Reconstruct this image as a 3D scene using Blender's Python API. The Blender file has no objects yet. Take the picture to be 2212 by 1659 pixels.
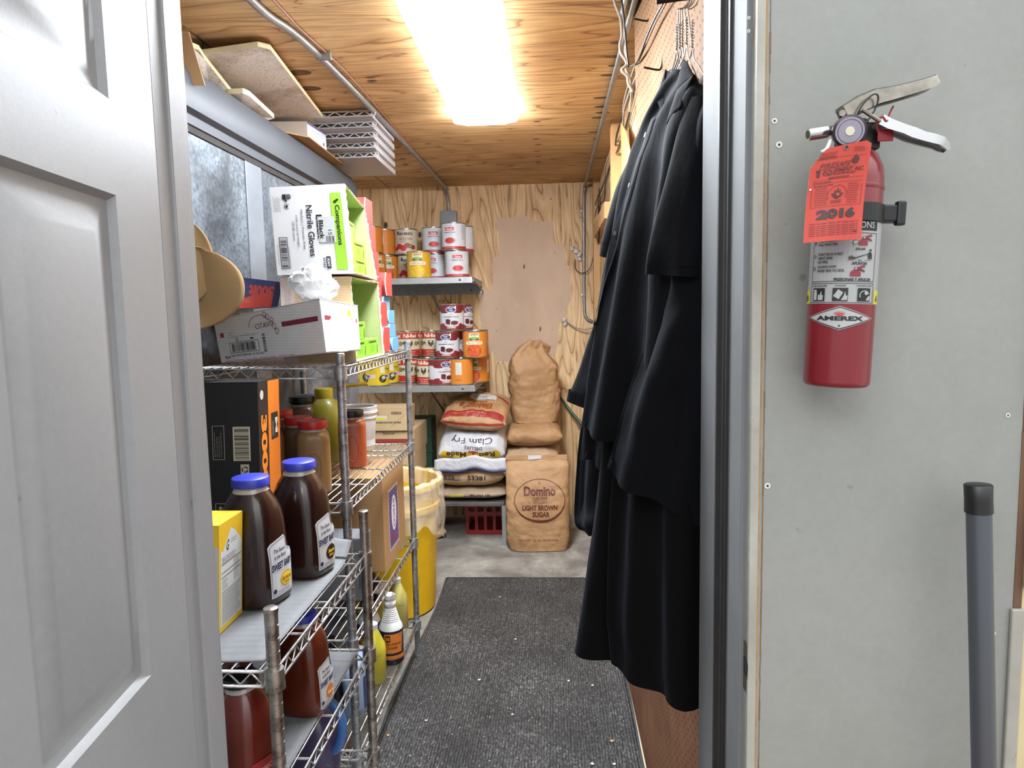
import bpy, bmesh, math, random, mathutils
import mathutils.geometry
from mathutils import Vector, Matrix, noise
from mathutils.bvhtree import BVHTree
random.seed(7)
scn = bpy.context.scene
C = scn.collection
PI = math.pi

# ------------------------------------------------------------------ camera
cd = bpy.data.cameras.new('camera')
cam = bpy.data.objects.new('camera', cd)
C.objects.link(cam)
cd.sensor_fit = 'HORIZONTAL'
cd.sensor_width = 36.0
cd.lens = 36.0 * 1500 / 2212
cd.clip_start = 0.02
cam.matrix_world = Matrix((
    (0.998258171, 0.014040199, 0.057301797, 0.0),
    (0.055637604, 0.099021688, -0.993528642, 0.0),
    (-0.019623461, 0.994986220, 0.098067946, 1.5),
    (0, 0, 0, 1)))
scn.camera = cam

# ------------------------------------------------------------------ world and exposure
w = bpy.data.worlds.new('world')
scn.world = w
w.use_nodes = True
wn = w.node_tree.nodes
wb = wn['Background']
wb.inputs[1].default_value = 2.4
wtc, wsx, wrp = wn.new('ShaderNodeTexCoord'), wn.new('ShaderNodeSeparateXYZ'), wn.new('ShaderNodeValToRGB')
w.node_tree.links.new(wtc.outputs['Generated'], wsx.inputs[0])
w.node_tree.links.new(wsx.outputs[2], wrp.inputs['Fac'])
w.node_tree.links.new(wrp.outputs['Color'], wb.inputs[0])
# dim lower half of the surroundings, bright ceiling
for i_, (p_, c_) in enumerate(((0.0, 0.30), (0.25, 0.55), (0.6, 1.15))):
    e_ = wrp.color_ramp.elements[i_] if i_ < 2 else wrp.color_ramp.elements.new(p_)
    e_.position = p_
    e_.color = (c_ * 0.95, c_ * 0.98, c_, 1)
vs = scn.view_settings
vs.view_transform = 'Standard'
vs.look = 'None'
vs.exposure = 0.42
vs.gamma = 1.0
vs.use_curve_mapping = False


def area(name, loc, target, sx, sy, power, col=(1, 1, 1)):
    l = bpy.data.lights.new(name, 'AREA')
    l.shape = 'RECTANGLE'
    l.size, l.size_y, l.energy, l.color = sx, sy, power, col
    o = bpy.data.objects.new(name, l)
    o.location = loc
    o.rotation_euler = (Vector(target) - Vector(loc)).to_track_quat('-Z', 'Y').to_euler()
    C.objects.link(o)
    return o


# ceiling fluorescents of the room the photographer stands in
area('kitchen_ceiling_light', (-0.45, -0.75, 2.55), (-0.1, 0.5, 1.0), 1.2, 0.6, 9, (1.0, 0.985, 0.94))


# ------------------------------------------------------------------ materials
def lin(h):
    if isinstance(h, (tuple, list)):
        return (h[0], h[1], h[2], 1)
    h = h.lstrip('#')
    v = [int(h[i:i + 2], 16) / 255 for i in (0, 2, 4)]
    return tuple((c / 12.92 if c <= 0.04045 else ((c + 0.055) / 1.055) ** 2.4) for c in v) + (1,)


MATS = {}


class NT:
    def __init__(s, name):
        s.m = bpy.data.materials.new(name)
        s.m.use_nodes = True
        s.t = s.m.node_tree
        s.b = s.t.nodes['Principled BSDF']

    def n(s, typ, **kw):
        o = s.t.nodes.new(typ)
        for k, v in kw.items():
            setattr(o, k, v)
        return o

    def l(s, a, b):
        s.t.links.new(a, b)

    def coord(s, scale=(1, 1, 1), rot=(0, 0, 0), loc=(0, 0, 0)):
        tc = s.n('ShaderNodeTexCoord')
        mp = s.n('ShaderNodeMapping')
        mp.inputs['Scale'].default_value = scale
        mp.inputs['Rotation'].default_value = rot
        mp.inputs['Location'].default_value = loc
        s.l(tc.outputs['Object'], mp.inputs['Vector'])
        return mp.outputs['Vector']

    def noise(s, vec, scale, detail=4, rough=0.55, dist=0.0):
        o = s.n('ShaderNodeTexNoise')
        o.inputs['Scale'].default_value = scale
        o.inputs['Detail'].default_value = detail
        o.inputs['Roughness'].default_value = rough
        o.inputs['Distortion'].default_value = dist
        s.l(vec, o.inputs['Vector'])
        return o.outputs['Fac']

    def ramp(s, fac, stops, interp='LINEAR'):
        o = s.n('ShaderNodeValToRGB')
        o.color_ramp.interpolation = interp
        e = o.color_ramp.elements
        while len(e) < len(stops):
            e.new(0.5)
        for i, (p, c) in enumerate(stops):
            e[i].position = p
            e[i].color = lin(c) if not isinstance(c, (int, float)) else (c, c, c, 1)
        s.l(fac, o.inputs['Fac'])
        return o.outputs['Color']

    def mix(s, fac, a, b, mode='MIX'):
        o = s.n('ShaderNodeMix', data_type='RGBA', blend_type=mode)
        for sock, v in ((o.inputs[0], fac), (o.inputs[6], a), (o.inputs[7], b)):
            if hasattr(v, 'is_linked') or isinstance(v, bpy.types.NodeSocket):
                s.l(v, sock)
            elif isinstance(v, (int, float)):
                sock.default_value = v if sock == o.inputs[0] else (v, v, v, 1)
            else:
                sock.default_value = lin(v)
        return o.outputs[2]

    def math(s, op, a, b=0.0):
        o = s.n('ShaderNodeMath', operation=op)
        for i, v in enumerate((a, b)):
            if isinstance(v, (int, float)):
                o.inputs[i].default_value = v
            else:
                s.l(v, o.inputs[i])
        return o.outputs[0]

    def bump(s, h, strength, dist=0.01):
        o = s.n('ShaderNodeBump')
        o.inputs['Strength'].default_value = strength
        o.inputs['Distance'].default_value = dist
        s.l(h, o.inputs['Height'])
        s.l(o.outputs['Normal'], s.b.inputs['Normal'])

    def set(s, **kw):
        for k, v in kw.items():
            s.b.inputs[k].default_value = v


def M(key, col=None, rough=0.5, metal=0.0, var=0.0, vscale=8, bump=0.0, bscale=40, spec=0.5, coat=0.0,
      alpha=None, trans=0.0, stretch=(1, 1, 1), emis=0.0, dist=0.01):
    """plain procedural material: colour with noise variation and noise bump"""
    if key in MATS:
        return MATS[key]
    t = NT(key)
    t.set(Roughness=rough, Metallic=metal)
    t.b.inputs['Specular IOR Level'].default_value = spec
    t.b.inputs['Coat Weight'].default_value = coat
    c = lin(col)
    if var:
        v = t.coord(stretch)
        f = t.noise(v, vscale, 5, 0.6)
        dk = tuple(x * (1 - var) for x in c[:3])
        lt = tuple(min(1, x * (1 + var * 0.7)) for x in c[:3])
        t.l(t.ramp(f, [(0.3, dk), (0.7, lt)]), t.b.inputs['Base Color'])
    else:
        t.b.inputs['Base Color'].default_value = c
    if bump:
        v = t.coord(stretch)
        t.bump(t.noise(v, bscale, 5, 0.6), bump, dist)
    if alpha is not None:
        t.b.inputs['Alpha'].default_value = alpha
    if trans:
        t.b.inputs['Transmission Weight'].default_value = trans
    if emis:
        t.b.inputs['Emission Color'].default_value = c
        t.b.inputs['Emission Strength'].default_value = emis
    MATS[key] = t.m
    return t.m


def plywood(key, grain, light, mid, dark, ring=1.0, seed=0.0, knots=False):
    """grain = axis index along which the fibres run"""
    t = NT(key)
    sc = [1.0, 1.0, 1.0]
    sc[grain] = 0.16
    v = t.coord(tuple(sc), loc=(seed, seed * 0.7, seed * 1.3))
    big = t.noise(v, 2.6 * ring, 3, 0.5, 0.6)
    rings = t.math('FRACT', t.math('MULTIPLY', big, 19.0))
    ringc = t.ramp(rings, [(0.0, dark), (0.05, mid), (0.35, light), (0.92, mid), (1.0, dark)])
    sc2 = [14.0, 14.0, 14.0]
    sc2[grain] = 0.55
    v2 = t.coord(tuple(sc2), loc=(seed, 1, 2))
    fine = t.noise(v2, 5, 5, 0.65)
    finec = t.ramp(fine, [(0.28, 0.62), (0.55, 1.0), (0.8, 1.06)])
    c1 = t.mix(1.0, ringc, finec, 'MULTIPLY')
    v3 = t.coord((1, 1, 1), loc=(4 + seed, 0, 0))
    st = t.ramp(t.noise(v3, 1.3, 5, 0.6), [(0.32, '#c8b4a2'), (0.6, '#ffffff')])
    c2 = t.mix(0.75, c1, st, 'MULTIPLY')
    vk = t.coord(tuple(3.2 if i != grain else 1.7 for i in range(3)), loc=(seed * 2, 3, 1))
    vo = t.n('ShaderNodeTexVoronoi')
    vo.inputs['Scale'].default_value = 1.4
    t.l(vk, vo.inputs['Vector'])
    kn = t.ramp(vo.outputs['Distance'], [(0.0, '#2a1509'), (0.045, '#4a2a14'), (0.075, '#ffffff')])
    c3 = t.mix(1.0 if knots else 0.0, c2, kn, 'MULTIPLY')
    t.l(c3, t.b.inputs['Base Color'])
    t.set(Roughness=0.62)
    t.bump(fine, 0.25, 0.002)
    MATS[key] = t.m
    return t.m


# ceiling fibres run across the room, wall fibres run up
PLY_CEIL = plywood('plywood_ceiling', 0, '#d8b37f', '#c39a67', '#875c35', 1.1, 3.0)
PLY_WALL = plywood('plywood_wall', 2, '#e6c99c', '#d2ae7e', '#946b42', 1.0, 5.3, True)
PLY_FRESH = M('fresh_wood', '#bd9362', 0.7, var=0.15, vscale=20, stretch=(1, 1, 0.1), bump=0.1)


def concrete():
    t = NT('concrete_floor')
    v = t.coord()
    a = t.ramp(t.noise(v, 3.0, 10, 0.72, 0.4), [(0.3, '#58534b'), (0.48, '#86817a'), (0.62, '#aaa69c'), (0.75, '#cbc7ba')])
    b = t.ramp(t.noise(v, 130, 4, 0.6), [(0.35, 0.62), (0.6, 1.0)])
    t.l(t.mix(1.0, a, b, 'MULTIPLY'), t.b.inputs['Base Color'])
    t.set(Roughness=0.6)
    t.bump(t.noise(v, 40, 8, 0.7), 0.35, 0.006)
    return t.m


def mat_rug():
    t = NT('ribbed_rubber_mat')
    v = t.coord()
    sx = t.n('ShaderNodeSeparateXYZ')
    t.l(v, sx.inputs[0])
    rib = t.math('ABSOLUTE', t.math('SINE', t.math('MULTIPLY', sx.outputs[0], PI / 0.0105)))
    vs_ = t.coord((1, 0.35, 1))
    sp = t.ramp(t.noise(vs_, 230, 3, 0.7), [(0.34, '#141415'), (0.47, '#2e2d2d'), (0.6, '#5c5a57'), (0.72, '#9d9a95')])
    big = t.ramp(t.noise(v, 3.2, 5, 0.6, 0.3), [(0.32, 0.42), (0.66, 1.1)])
    c = t.mix(1.0, sp, big, 'MULTIPLY')
    r2 = t.ramp(rib, [(0.0, 0.35), (0.45, 1.0)])
    c = t.mix(0.8, c, r2, 'MULTIPLY')
    t.l(c, t.b.inputs['Base Color'])
    t.set(Roughness=0.75)
    t.bump(rib, 0.9, 0.003)
    return t.m


def galvanised():
    t = NT('galvanised_panel')
    v = t.coord()
    vo = t.n('ShaderNodeTexVoronoi')
    vo.inputs['Scale'].default_value = 95
    t.l(v, vo.inputs['Vector'])
    a = t.ramp(vo.outputs['Color'], [(0.0, '#5f666b'), (1.0, '#949ba1')])
    blot = t.noise(t.coord((1, 1, 0.7)), 3.4, 7, 0.62, 0.6)
    b = t.ramp(blot, [(0.36, '#3f4347'), (0.5, '#aeb4b9'), (0.7, '#ffffff')])
    t.l(t.mix(0.85, a, b, 'MULTIPLY'), t.b.inputs['Base Color'])
    t.set(Roughness=0.48, Metallic=0.55)
    return t.m


def pegboard(key, base, varc):
    t = NT(key)
    v = t.coord()
    sp = t.n('ShaderNodeSeparateXYZ')
    t.l(v, sp.inputs[0])

    def cell(sock):
        return t.math('SUBTRACT', t.math('FRACT', t.math('MULTIPLY', sock, 1 / 0.0254)), 0.5)
    a, b = cell(sp.outputs[1]), cell(sp.outputs[2])
    d = t.math('SQRT', t.math('ADD', t.math('MULTIPLY', a, a), t.math('MULTIPLY', b, b)))
    hole = t.ramp(d, [(0.115, 0.0), (0.135, 1.0)])
    col = t.ramp(t.noise(v, 5, 5, 0.6), [(0.3, varc), (0.65, base)])
    t.l(t.mix(hole, '#120b06', col), t.b.inputs['Base Color'])
    t.set(Roughness=0.75)
    t.b.inputs['Specular IOR Level'].default_value = 0.12
    t.bump(hole, 0.8, 0.004)
    return t.m


def painted(key, base, stain, chip=None, sc=2.2, rough=0.45):
    t = NT(key)
    v = t.coord()
    a = t.ramp(t.noise(v, sc, 8, 0.6, 0.3), [(0.3, stain), (0.62, base)])
    f = t.ramp(t.noise(v, 90, 4, 0.7), [(0.3, 0.93), (0.7, 1.0)])
    c = t.mix(1.0, a, f, 'MULTIPLY')
    dots = t.noise(t.coord(loc=(3, 1, 2)), 34, 2, 0.4)
    c = t.mix(t.ramp(dots, [(0.76, 0.0), (0.79, 0.55)]), c, '#5b5a55')
    if chip:
        ch = t.noise(t.coord((1, 1, 0.35), loc=(7, 2, 5)), 22, 6, 0.7)
        c = t.mix(t.ramp(ch, [(0.63, 0.0), (0.65, 1.0)]), c, chip)
    t.l(c, t.b.inputs['Base Color'])
    t.set(Roughness=rough)
    t.bump(t.noise(v, 160, 4, 0.6), 0.12, 0.001)
    MATS[key] = t.m
    return t.m


def cardboard(key, base, rib_axis=2):
    t = NT(key)
    v = t.coord()
    a = t.ramp(t.noise(v, 6, 6, 0.6), [(0.3, tuple(x * 0.82 for x in lin(base)[:3])), (0.65, base)])
    sp = t.n('ShaderNodeSeparateXYZ')
    t.l(v, sp.inputs[0])
    rib = t.math('SINE', t.math('MULTIPLY', sp.outputs[rib_axis], 2 * PI / 0.008))
    rc = t.ramp(rib, [(0.0, 0.9), (1.0, 1.0)])
    t.l(t.mix(1.0, a, rc, 'MULTIPLY'), t.b.inputs['Base Color'])
    t.set(Roughness=0.8)
    t.b.inputs['Specular IOR Level'].default_value = 0.25
    t.bump(t.noise(v, 60, 5, 0.6), 0.12, 0.002)
    MATS[key] = t.m
    return t.m


def kraft(key, base, dark, rough=0.62):
    t = NT(key)
    v = t.coord()
    a = t.ramp(t.noise(v, 4, 7, 0.6), [(0.3, dark), (0.65, base)])
    t.l(a, t.b.inputs['Base Color'])
    t.set(Roughness=rough)
    vo = t.n('ShaderNodeTexVoronoi', feature='DISTANCE_TO_EDGE')
    vo.inputs['Scale'].default_value = 13
    nz = t.n('ShaderNodeTexNoise')
    nz.inputs['Scale'].default_value = 6
    t.l(v, nz.inputs['Vector'])
    ad = t.n('ShaderNodeVectorMath', operation='ADD')
    t.l(v, ad.inputs[0])
    sc = t.n('ShaderNodeVectorMath', operation='SCALE')
    sc.inputs['Scale'].default_value = 0.12
    t.l(nz.outputs['Color'], sc.inputs[0])
    t.l(sc.outputs[0], ad.inputs[1])
    t.l(ad.outputs[0], vo.inputs['Vector'])
    h = t.math('ADD', t.math('MULTIPLY', vo.outputs['Distance'], 1.2), t.noise(v, 22, 6, 0.65))
    t.bump(h, 0.55, 0.012)
    MATS[key] = t.m
    return t.m


def ceiling_tile():
    t = NT('speckled_ceiling_tile')
    v = t.coord((1, 1, 1))
    d = t.noise(v, 170, 2, 0.4, 1.2)
    b = t.ramp(t.noise(v, 4, 4), [(0.33, '#a58f78'), (0.5, '#d6cfc6')])
    t.l(t.mix(t.ramp(d, [(0.645, 0.0), (0.67, 1.0)]), b, '#2c2724'), t.b.inputs['Base Color'])
    t.set(Roughness=0.9)
    return t.m


def chrome(key, col, rough, dirt='#55504a'):
    t = NT(key)
    v = t.coord()
    t.l(t.ramp(t.noise(v, 30, 6, 0.65), [(0.3, dirt), (0.55, col)]), t.b.inputs['Base Color'])
    t.set(Roughness=rough, Metallic=0.9)
    MATS[key] = t.m
    return t.m


def cloth(key, col):
    t = NT(key)
    t.b.inputs['Base Color'].default_value = lin(col)
    t.set(Roughness=0.85)
    t.b.inputs['Sheen Weight'].default_value = 0.025
    t.b.inputs['Sheen Tint'].default_value = (0.5, 0.58, 0.8, 1)
    t.b.inputs['Specular IOR Level'].default_value = 0.1
    v = t.coord((1, 1, 0.4))
    t.bump(t.noise(v, 30, 6, 0.6), 0.25, 0.01)
    MATS[key] = t.m
    return t.m


CONC, RUG, GALV = concrete(), mat_rug(), galvanised()
PEG = pegboard('pegboard', '#7f5f40', '#6e5034')
TILE = ceiling_tile()
DOORW = painted('door_paint', '#8b8c8e', '#7f8080', sc=1.6)
WALLW = painted('wall_paint', '#868884', '#7b7d78', sc=3.0)
TRIMW = painted('trim_paint', '#9c9c94', '#8b8980', '#8b775c', sc=9)
JAMBW = painted('jamb_paint', '#6a6d70', '#606365', sc=4, rough=0.7)
CHROME = chrome('chrome_wire', '#d0d3d6', 0.35, '#8a867f')
POST = chrome('chrome_post', '#b3b8be', 0.38, '#77736d')
POSTOLD = chrome('tarnished_post', '#a9a69f', 0.32, '#50453a')
CLOTH = cloth('black_twill', '#050608')
CLOTH2 = cloth('black_cotton', '#040405')
KRAFT = kraft('kraft_sack', '#b08a61', '#94704b')
KRAFT2 = kraft('pale_kraft_sack', '#b59a78', '#9c8162')
CARD = cardboard('brown_cardboard', '#a98358')
CARDT = cardboard('tan_cardboard', '#c4ab84')
CARDW = cardboard('white_cardboard', '#dedbd9')
TANB = M('tan_board', '#b08f66', 0.75, var=0.08, bump=0.05)
BLACK = M('black_plastic', '#0d0d0f', 0.4)
WHITE = M('white_print', '#dcdcdc', 0.5)
DARK = M('dark_print', '#1c1b20', 0.55)
STEEL = M('shelf_steel', '#a4a6a6', 0.4, 0.6, var=0.15, vscale=20)


def ink(h, rough=0.5):
    return M('print_' + h.lstrip('#'), h, rough)


# ------------------------------------------------------------------ object helpers
def link(o, parent=None):
    C.objects.link(o)
    if parent is not None:
        o.parent = parent
    return o


def tag(o, label=None, cat=None, group=None, kind=None):
    for k, v in (('label', label), ('category', cat), ('group', group), ('kind', kind)):
        if v:
            o[k] = v
    return o


def thing(name, label, cat, loc=(0, 0, 0), rot=(0, 0, 0), group=None):
    o = bpy.data.objects.new(name, None)
    o.location = loc
    o.rotation_euler = rot
    o.empty_display_size = 0.05
    link(o)
    return tag(o, label, cat, group)


def dup(root, loc, rot=None, label=None):
    r = root.copy()
    C.objects.link(r)
    r.location = loc
    if rot is not None:
        r.rotation_euler = rot
    if label:
        r['label'] = label
    for ch in list(root.children):
        c = ch.copy()
        C.objects.link(c)
        c.parent = r
        for g in list(ch.children):
            d = g.copy()
            C.objects.link(d)
            d.parent = c
    return r


class MB:
    def __init__(s):
        s.bm = bmesh.new()

    def face(s, pts, mi=0):
        f = s.bm.faces.new([s.bm.verts.new(p) for p in pts])
        f.material_index = mi
        return f

    def hexa(s, p, mi=0):
        """8 corners: bottom ring 0-3, top ring 4-7"""
        v = [s.bm.verts.new(q) for q in p]
        for a in ((3, 2, 1, 0), (4, 5, 6, 7), (0, 1, 5, 4), (1, 2, 6, 5), (2, 3, 7, 6), (3, 0, 4, 7)):
            s.bm.faces.new([v[i] for i in a]).material_index = mi
        return v

    def box(s, x0, x1, y0, y1, z0, z1, mi=0, bev=0.0, mat=None, seg=2):
        v = s.hexa([(x0, y0, z0), (x1, y0, z0), (x1, y1, z0), (x0, y1, z0),
                    (x0, y0, z1), (x1, y0, z1), (x1, y1, z1), (x0, y1, z1)], mi)
        if bev:
            es = list({e for q in v for e in q.link_edges})
            r = bmesh.ops.bevel(s.bm, geom=es, offset=bev, segments=seg, affect='EDGES', profile=0.5)
            v = list({q for f in r['faces'] for q in f.verts} | {q for q in v if q.is_valid})
            for f in r['faces']:
                f.material_index = mi
        if mat is not None:
            fs = {f for q in v for f in q.link_faces}
            v = list({q for f in fs for q in f.verts})
            bmesh.ops.transform(s.bm, matrix=mat, verts=v)
        return v

    def loft(s, rings, mi=0, cap0=True, cap1=True, closed=True):
        vr = [[s.bm.verts.new(p) for p in r] for r in rings]
        n = len(vr[0])
        for a, b in zip(vr, vr[1:]):
            for i in range(n if closed else n - 1):
                j = (i + 1) % n
                s.bm.faces.new((a[i], a[j], b[j], b[i])).material_index = mi
        if cap0:
            s.bm.faces.new(vr[0][::-1]).material_index = mi
        if cap1:
            s.bm.faces.new(vr[-1]).material_index = mi
        return vr

    def lathe(s, prof, seg=32, mi=0, cx=0, cy=0, cap0=True, cap1=True, mat=None):
        rings = [[(cx + r * math.cos(2 * PI * i / seg), cy + r * math.sin(2 * PI * i / seg), z) for i in range(seg)]
                 for r, z in prof]
        if mat is not None:
            rings = [[tuple(mat @ Vector(p)) for p in r] for r in rings]
        return s.loft(rings, mi, cap0, cap1)

    def tube(s, path, r, seg=8, mi=0, cap=True):
        path = [Vector(p) for p in path]
        rr = r if isinstance(r, (list, tuple)) else [r] * len(path)
        up = None
        rings = []
        for i, p in enumerate(path):
            a = path[max(i - 1, 0)]
            b = path[min(i + 1, len(path) - 1)]
            t = (b - a).normalized()
            if up is None:
                up = Vector((0, 0, 1)) if abs(t.z) < 0.9 else Vector((1, 0, 0))
            x = t.cross(up).normalized()
            up = x.cross(t).normalized()
            rings.append([p + (x * math.cos(2 * PI * k / seg) + up * math.sin(2 * PI * k / seg)) * rr[i] for k in range(seg)])
        return s.loft(rings, mi, cap, cap)

    def grid(s, fn, nu, nv, mi=0):
        vs_ = [[s.bm.verts.new(fn(i / nu, j / nv)) for i in range(nu + 1)] for j in range(nv + 1)]
        for j in range(nv):
            for i in range(nu):
                s.bm.faces.new((vs_[j][i], vs_[j][i + 1], vs_[j + 1][i + 1], vs_[j + 1][i])).material_index = mi

    def build(s, name, mats, parent=None, smooth=None, solid=0.0, bevel=0.0, loc=None, rot=None, sub=0, recalc=True):
        if recalc:
            bmesh.ops.recalc_face_normals(s.bm, faces=s.bm.faces)
        me = bpy.data.meshes.new(name)
        s.bm.to_mesh(me)
        s.bm.free()
        for m in (mats if isinstance(mats, (list, tuple)) else [mats]):
            me.materials.append(m)
        o = bpy.data.objects.new(name, me)
        if smooth is not None:
            me.polygons.foreach_set('use_smooth', [True] * len(me.polygons))
            if smooth < 179:
                me.set_sharp_from_angle(angle=math.radians(smooth))
        link(o, parent)
        if loc is not None:
            o.location = loc
        if rot is not None:
            o.rotation_euler = rot
        if sub:
            md = o.modifiers.new('sub', 'SUBSURF')
            md.levels = md.render_levels = sub
        if bevel:
            md = o.modifiers.new('bevel', 'BEVEL')
            md.width = bevel
            md.segments = 2
            md.limit_method = 'ANGLE'
        if solid:
            md = o.modifiers.new('solid', 'SOLIDIFY')
            md.thickness = solid
            md.offset = 0
        return o


def smooth_path(pts, n=6):
    """Catmull-Rom through pts"""
    P_ = [Vector(p) for p in pts]
    P_ = [P_[0] * 2 - P_[1]] + P_ + [P_[-1] * 2 - P_[-2]]
    out = []
    for i in range(1, len(P_) - 2):
        for k in range(n):
            t = k / n
            a, b, c, d = P_[i - 1:i + 3]
            out.append(0.5 * ((2 * b) + (c - a) * t + (2 * a - 5 * b + 4 * c - d) * t * t + (3 * b - a - 3 * c + d) * t ** 3))
    out.append(P_[-2])
    return out


# ------------------------------------------------------------------ printing (lettering and artwork on surfaces)
_TXT = {}


def glyphs(s, bold, shear, serif=False):
    key = (s, bold, shear)
    if key in _TXT:
        return _TXT[key]
    cu = bpy.data.curves.new('t', 'FONT')
    cu.body = s
    cu.size = 1.0
    cu.offset = bold
    cu.shear = shear
    cu.resolution_u = 3
    ob = bpy.data.objects.new('t', cu)
    C.objects.link(ob)
    bpy.context.view_layer.update()
    me = ob.to_mesh()
    vs_ = [(v.co.x, v.co.y) for v in me.vertices]
    fs = [tuple(p.vertices) for p in me.polygons]
    ob.to_mesh_clear()
    bpy.data.objects.remove(ob)
    bpy.data.curves.remove(cu)
    xs, ys = [v[0] for v in vs_], [v[1] for v in vs_]
    x0, x1, y0, y1 = min(xs), max(xs), min(ys), max(ys)
    vs_ = [((x - x0) / (x1 - x0) - 0.5, (y - y0) / max(y1 - y0, 1e-6) - 0.5) for x, y in vs_]
    _TXT[key] = (vs_, fs)
    return _TXT[key]


class Print:
    """flat artwork in (u, v) metres that is wrapped on a surface by fn(u, v, lift)"""

    def __init__(s, cut=None):
        s.bm = bmesh.new()
        s.mats = []
        s.ly = s.bm.verts.layers.float.new('lift')
        s.cut = cut

    def mi(s, m):
        if isinstance(m, str):
            m = ink(m)
        if m not in s.mats:
            s.mats.append(m)
        return s.mats.index(m)

    def poly(s, pts, m, lay=1):
        vs_ = []
        for u, v in pts:
            q = s.bm.verts.new((u, v, 0))
            q[s.ly] = lay
            vs_.append(q)
        s.bm.faces.new(vs_).material_index = s.mi(m)

    def rect(s, u0, u1, v0, v1, m, lay=1):
        s.poly([(u0, v0), (u1, v0), (u1, v1), (u0, v1)], m, lay)

    def frame(s, u0, u1, v0, v1, t, m, lay=1):
        for a in ((u0, u1, v0, v0 + t), (u0, u1, v1 - t, v1), (u0, u0 + t, v0 + t, v1 - t), (u1 - t, u1, v0 + t, v1 - t)):
            s.rect(*a, m, lay)

    def disc(s, u, v, ru, rv, m, lay=1, n=20, a0=0.0):
        s.poly([(u + ru * math.cos(a0 + 2 * PI * i / n), v + rv * math.sin(a0 + 2 * PI * i / n)) for i in range(n)], m, lay)

    def ring(s, u, v, ru, rv, t, m, lay=1, n=28, a0=0.0, a1=2 * PI, tv=None):
        for i in range(n):
            p = []
            for a, k in ((i, 0), (i + 1, 0), (i + 1, 1), (i, 1)):
                g = a0 + (a1 - a0) * a / n
                tt = (tv(g) if tv else t) * k
                p.append((u + (ru - tt) * math.cos(g), v + (rv - tt) * math.sin(g)))
            s.poly(p, m, lay)

    def text(s, txt, u, v, w_, h, m, lay=2, rot=0.0, bold=0.015, shear=0.0):
        vs_, fs = glyphs(txt, bold, shear)
        c, sn = math.cos(rot), math.sin(rot)
        k = s.mi(m)
        nv = []
        for x, y in vs_:
            x, y = x * w_, y * h
            q = s.bm.verts.new((u + x * c - y * sn, v + x * sn + y * c, 0))
            q[s.ly] = lay
            nv.append(q)
        for f in fs:
            try:
                s.bm.faces.new([nv[i] for i in f]).material_index = k
            except ValueError:
                pass

    def lines(s, u, v, w_, dv, n, m, lay=2, t=0.0012, jit=0.3, rot=0.0):
        """small unreadable body copy: rows of short dashes"""
        rg = random.Random(n * 7 + int(abs(u) * 1e4))
        c, sn = math.cos(rot), math.sin(rot)
        for i in range(n):
            x = 0.0
            end = w_ * (1 - rg.random() * jit)
            while x < end:
                l = w_ * rg.uniform(0.05, 0.16)
                x2 = min(x + l, end)
                y = -i * dv
                p = [(x, y), (x2, y), (x2, y + t), (x, y + t)]
                s.poly([(u + a * c - b * sn, v + a * sn + b * c) for a, b in p], m, lay)
                x = x2 + w_ * 0.025

    def barcode(s, u, v, w_, h, m, lay=2, n=26, rot=0.0):
        rg = random.Random(int(abs(u) * 1e4) + n)
        c, sn = math.cos(rot), math.sin(rot)
        for i in range(n):
            x = -w_ / 2 + w_ * i / n
            x2 = x + w_ / n * rg.choice((0.3, 0.5, 0.75))
            p = [(x, -h / 2), (x2, -h / 2), (x2, h / 2), (x, h / 2)]
            s.poly([(u + a * c - b * sn, v + a * sn + b * c) for a, b in p], m, lay)

    def build(s, name, fn, parent, step=0.0004, loc=None, rot=None, label=None):
        if s.cut:
            for ax in (0, 1):
                c = s.cut[ax] if isinstance(s.cut, tuple) else s.cut
                if not c:
                    continue
                vals = [v.co[ax] for v in s.bm.verts]
                a, b = min(vals), max(vals)
                k = math.ceil(a / c)
                while k * c < b:
                    no = (1, 0, 0) if ax == 0 else (0, 1, 0)
                    co = tuple(k * c if i == ax else 0 for i in range(3))
                    bmesh.ops.bisect_plane(s.bm, geom=s.bm.verts[:] + s.bm.edges[:] + s.bm.faces[:], dist=1e-7,
                                           plane_co=co, plane_no=no)
                    k += 1
        bad = []
        for v in s.bm.verts:
            p = fn(v.co.x, v.co.y, v[s.ly] * step)
            if p is None:
                bad.append(v)
            else:
                v.co = p
        if bad:
            bmesh.ops.delete(s.bm, geom=bad, context='VERTS')
        me = bpy.data.meshes.new(name)
        s.bm.to_mesh(me)
        s.bm.free()
        for m in s.mats:
            me.materials.append(m)
        o = bpy.data.objects.new(name, me)
        link(o, parent)
        if loc is not None:
            o.location = loc
        if rot is not None:
            o.rotation_euler = rot
        if label:
            o['label'] = label
        return o


def flat(org, ux, vx):
    """artwork plane: origin, u direction, v direction"""
    org, ux, vx = Vector(org), Vector(ux).normalized(), Vector(vx).normalized()
    n = ux.cross(vx).normalized()
    return lambda u, v, l: org + ux * u + vx * v + n * l


def cylwrap(r, z0=0.0, a0=-PI / 2, cx=0, cy=0):
    """u = arc length measured from angle a0 (default faces -y), v = height"""
    def f(u, v, l):
        a = a0 + u / r
        return Vector((cx + (r + l) * math.cos(a), cy + (r + l) * math.sin(a), z0 + v))
    return f


def project(obj, org, ux, vx):
    """projects the artwork plane on obj's mesh (local space), against the plane's normal"""
    bm = bmesh.new()
    bm.from_mesh(obj.data)
    bvh = BVHTree.FromBMesh(bm)
    bm.free()
    org, ux, vx = Vector(org), Vector(ux).normalized(), Vector(vx).normalized()
    n = ux.cross(vx).normalized()

    def f(u, v, l):
        o = org + ux * u + vx * v + n * 0.5
        h, nn, _, _ = bvh.ray_cast(o, -n)
        if h is None:
            return None
        return h + n * (l * 1.3 + 0.0014)
    return f


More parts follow.
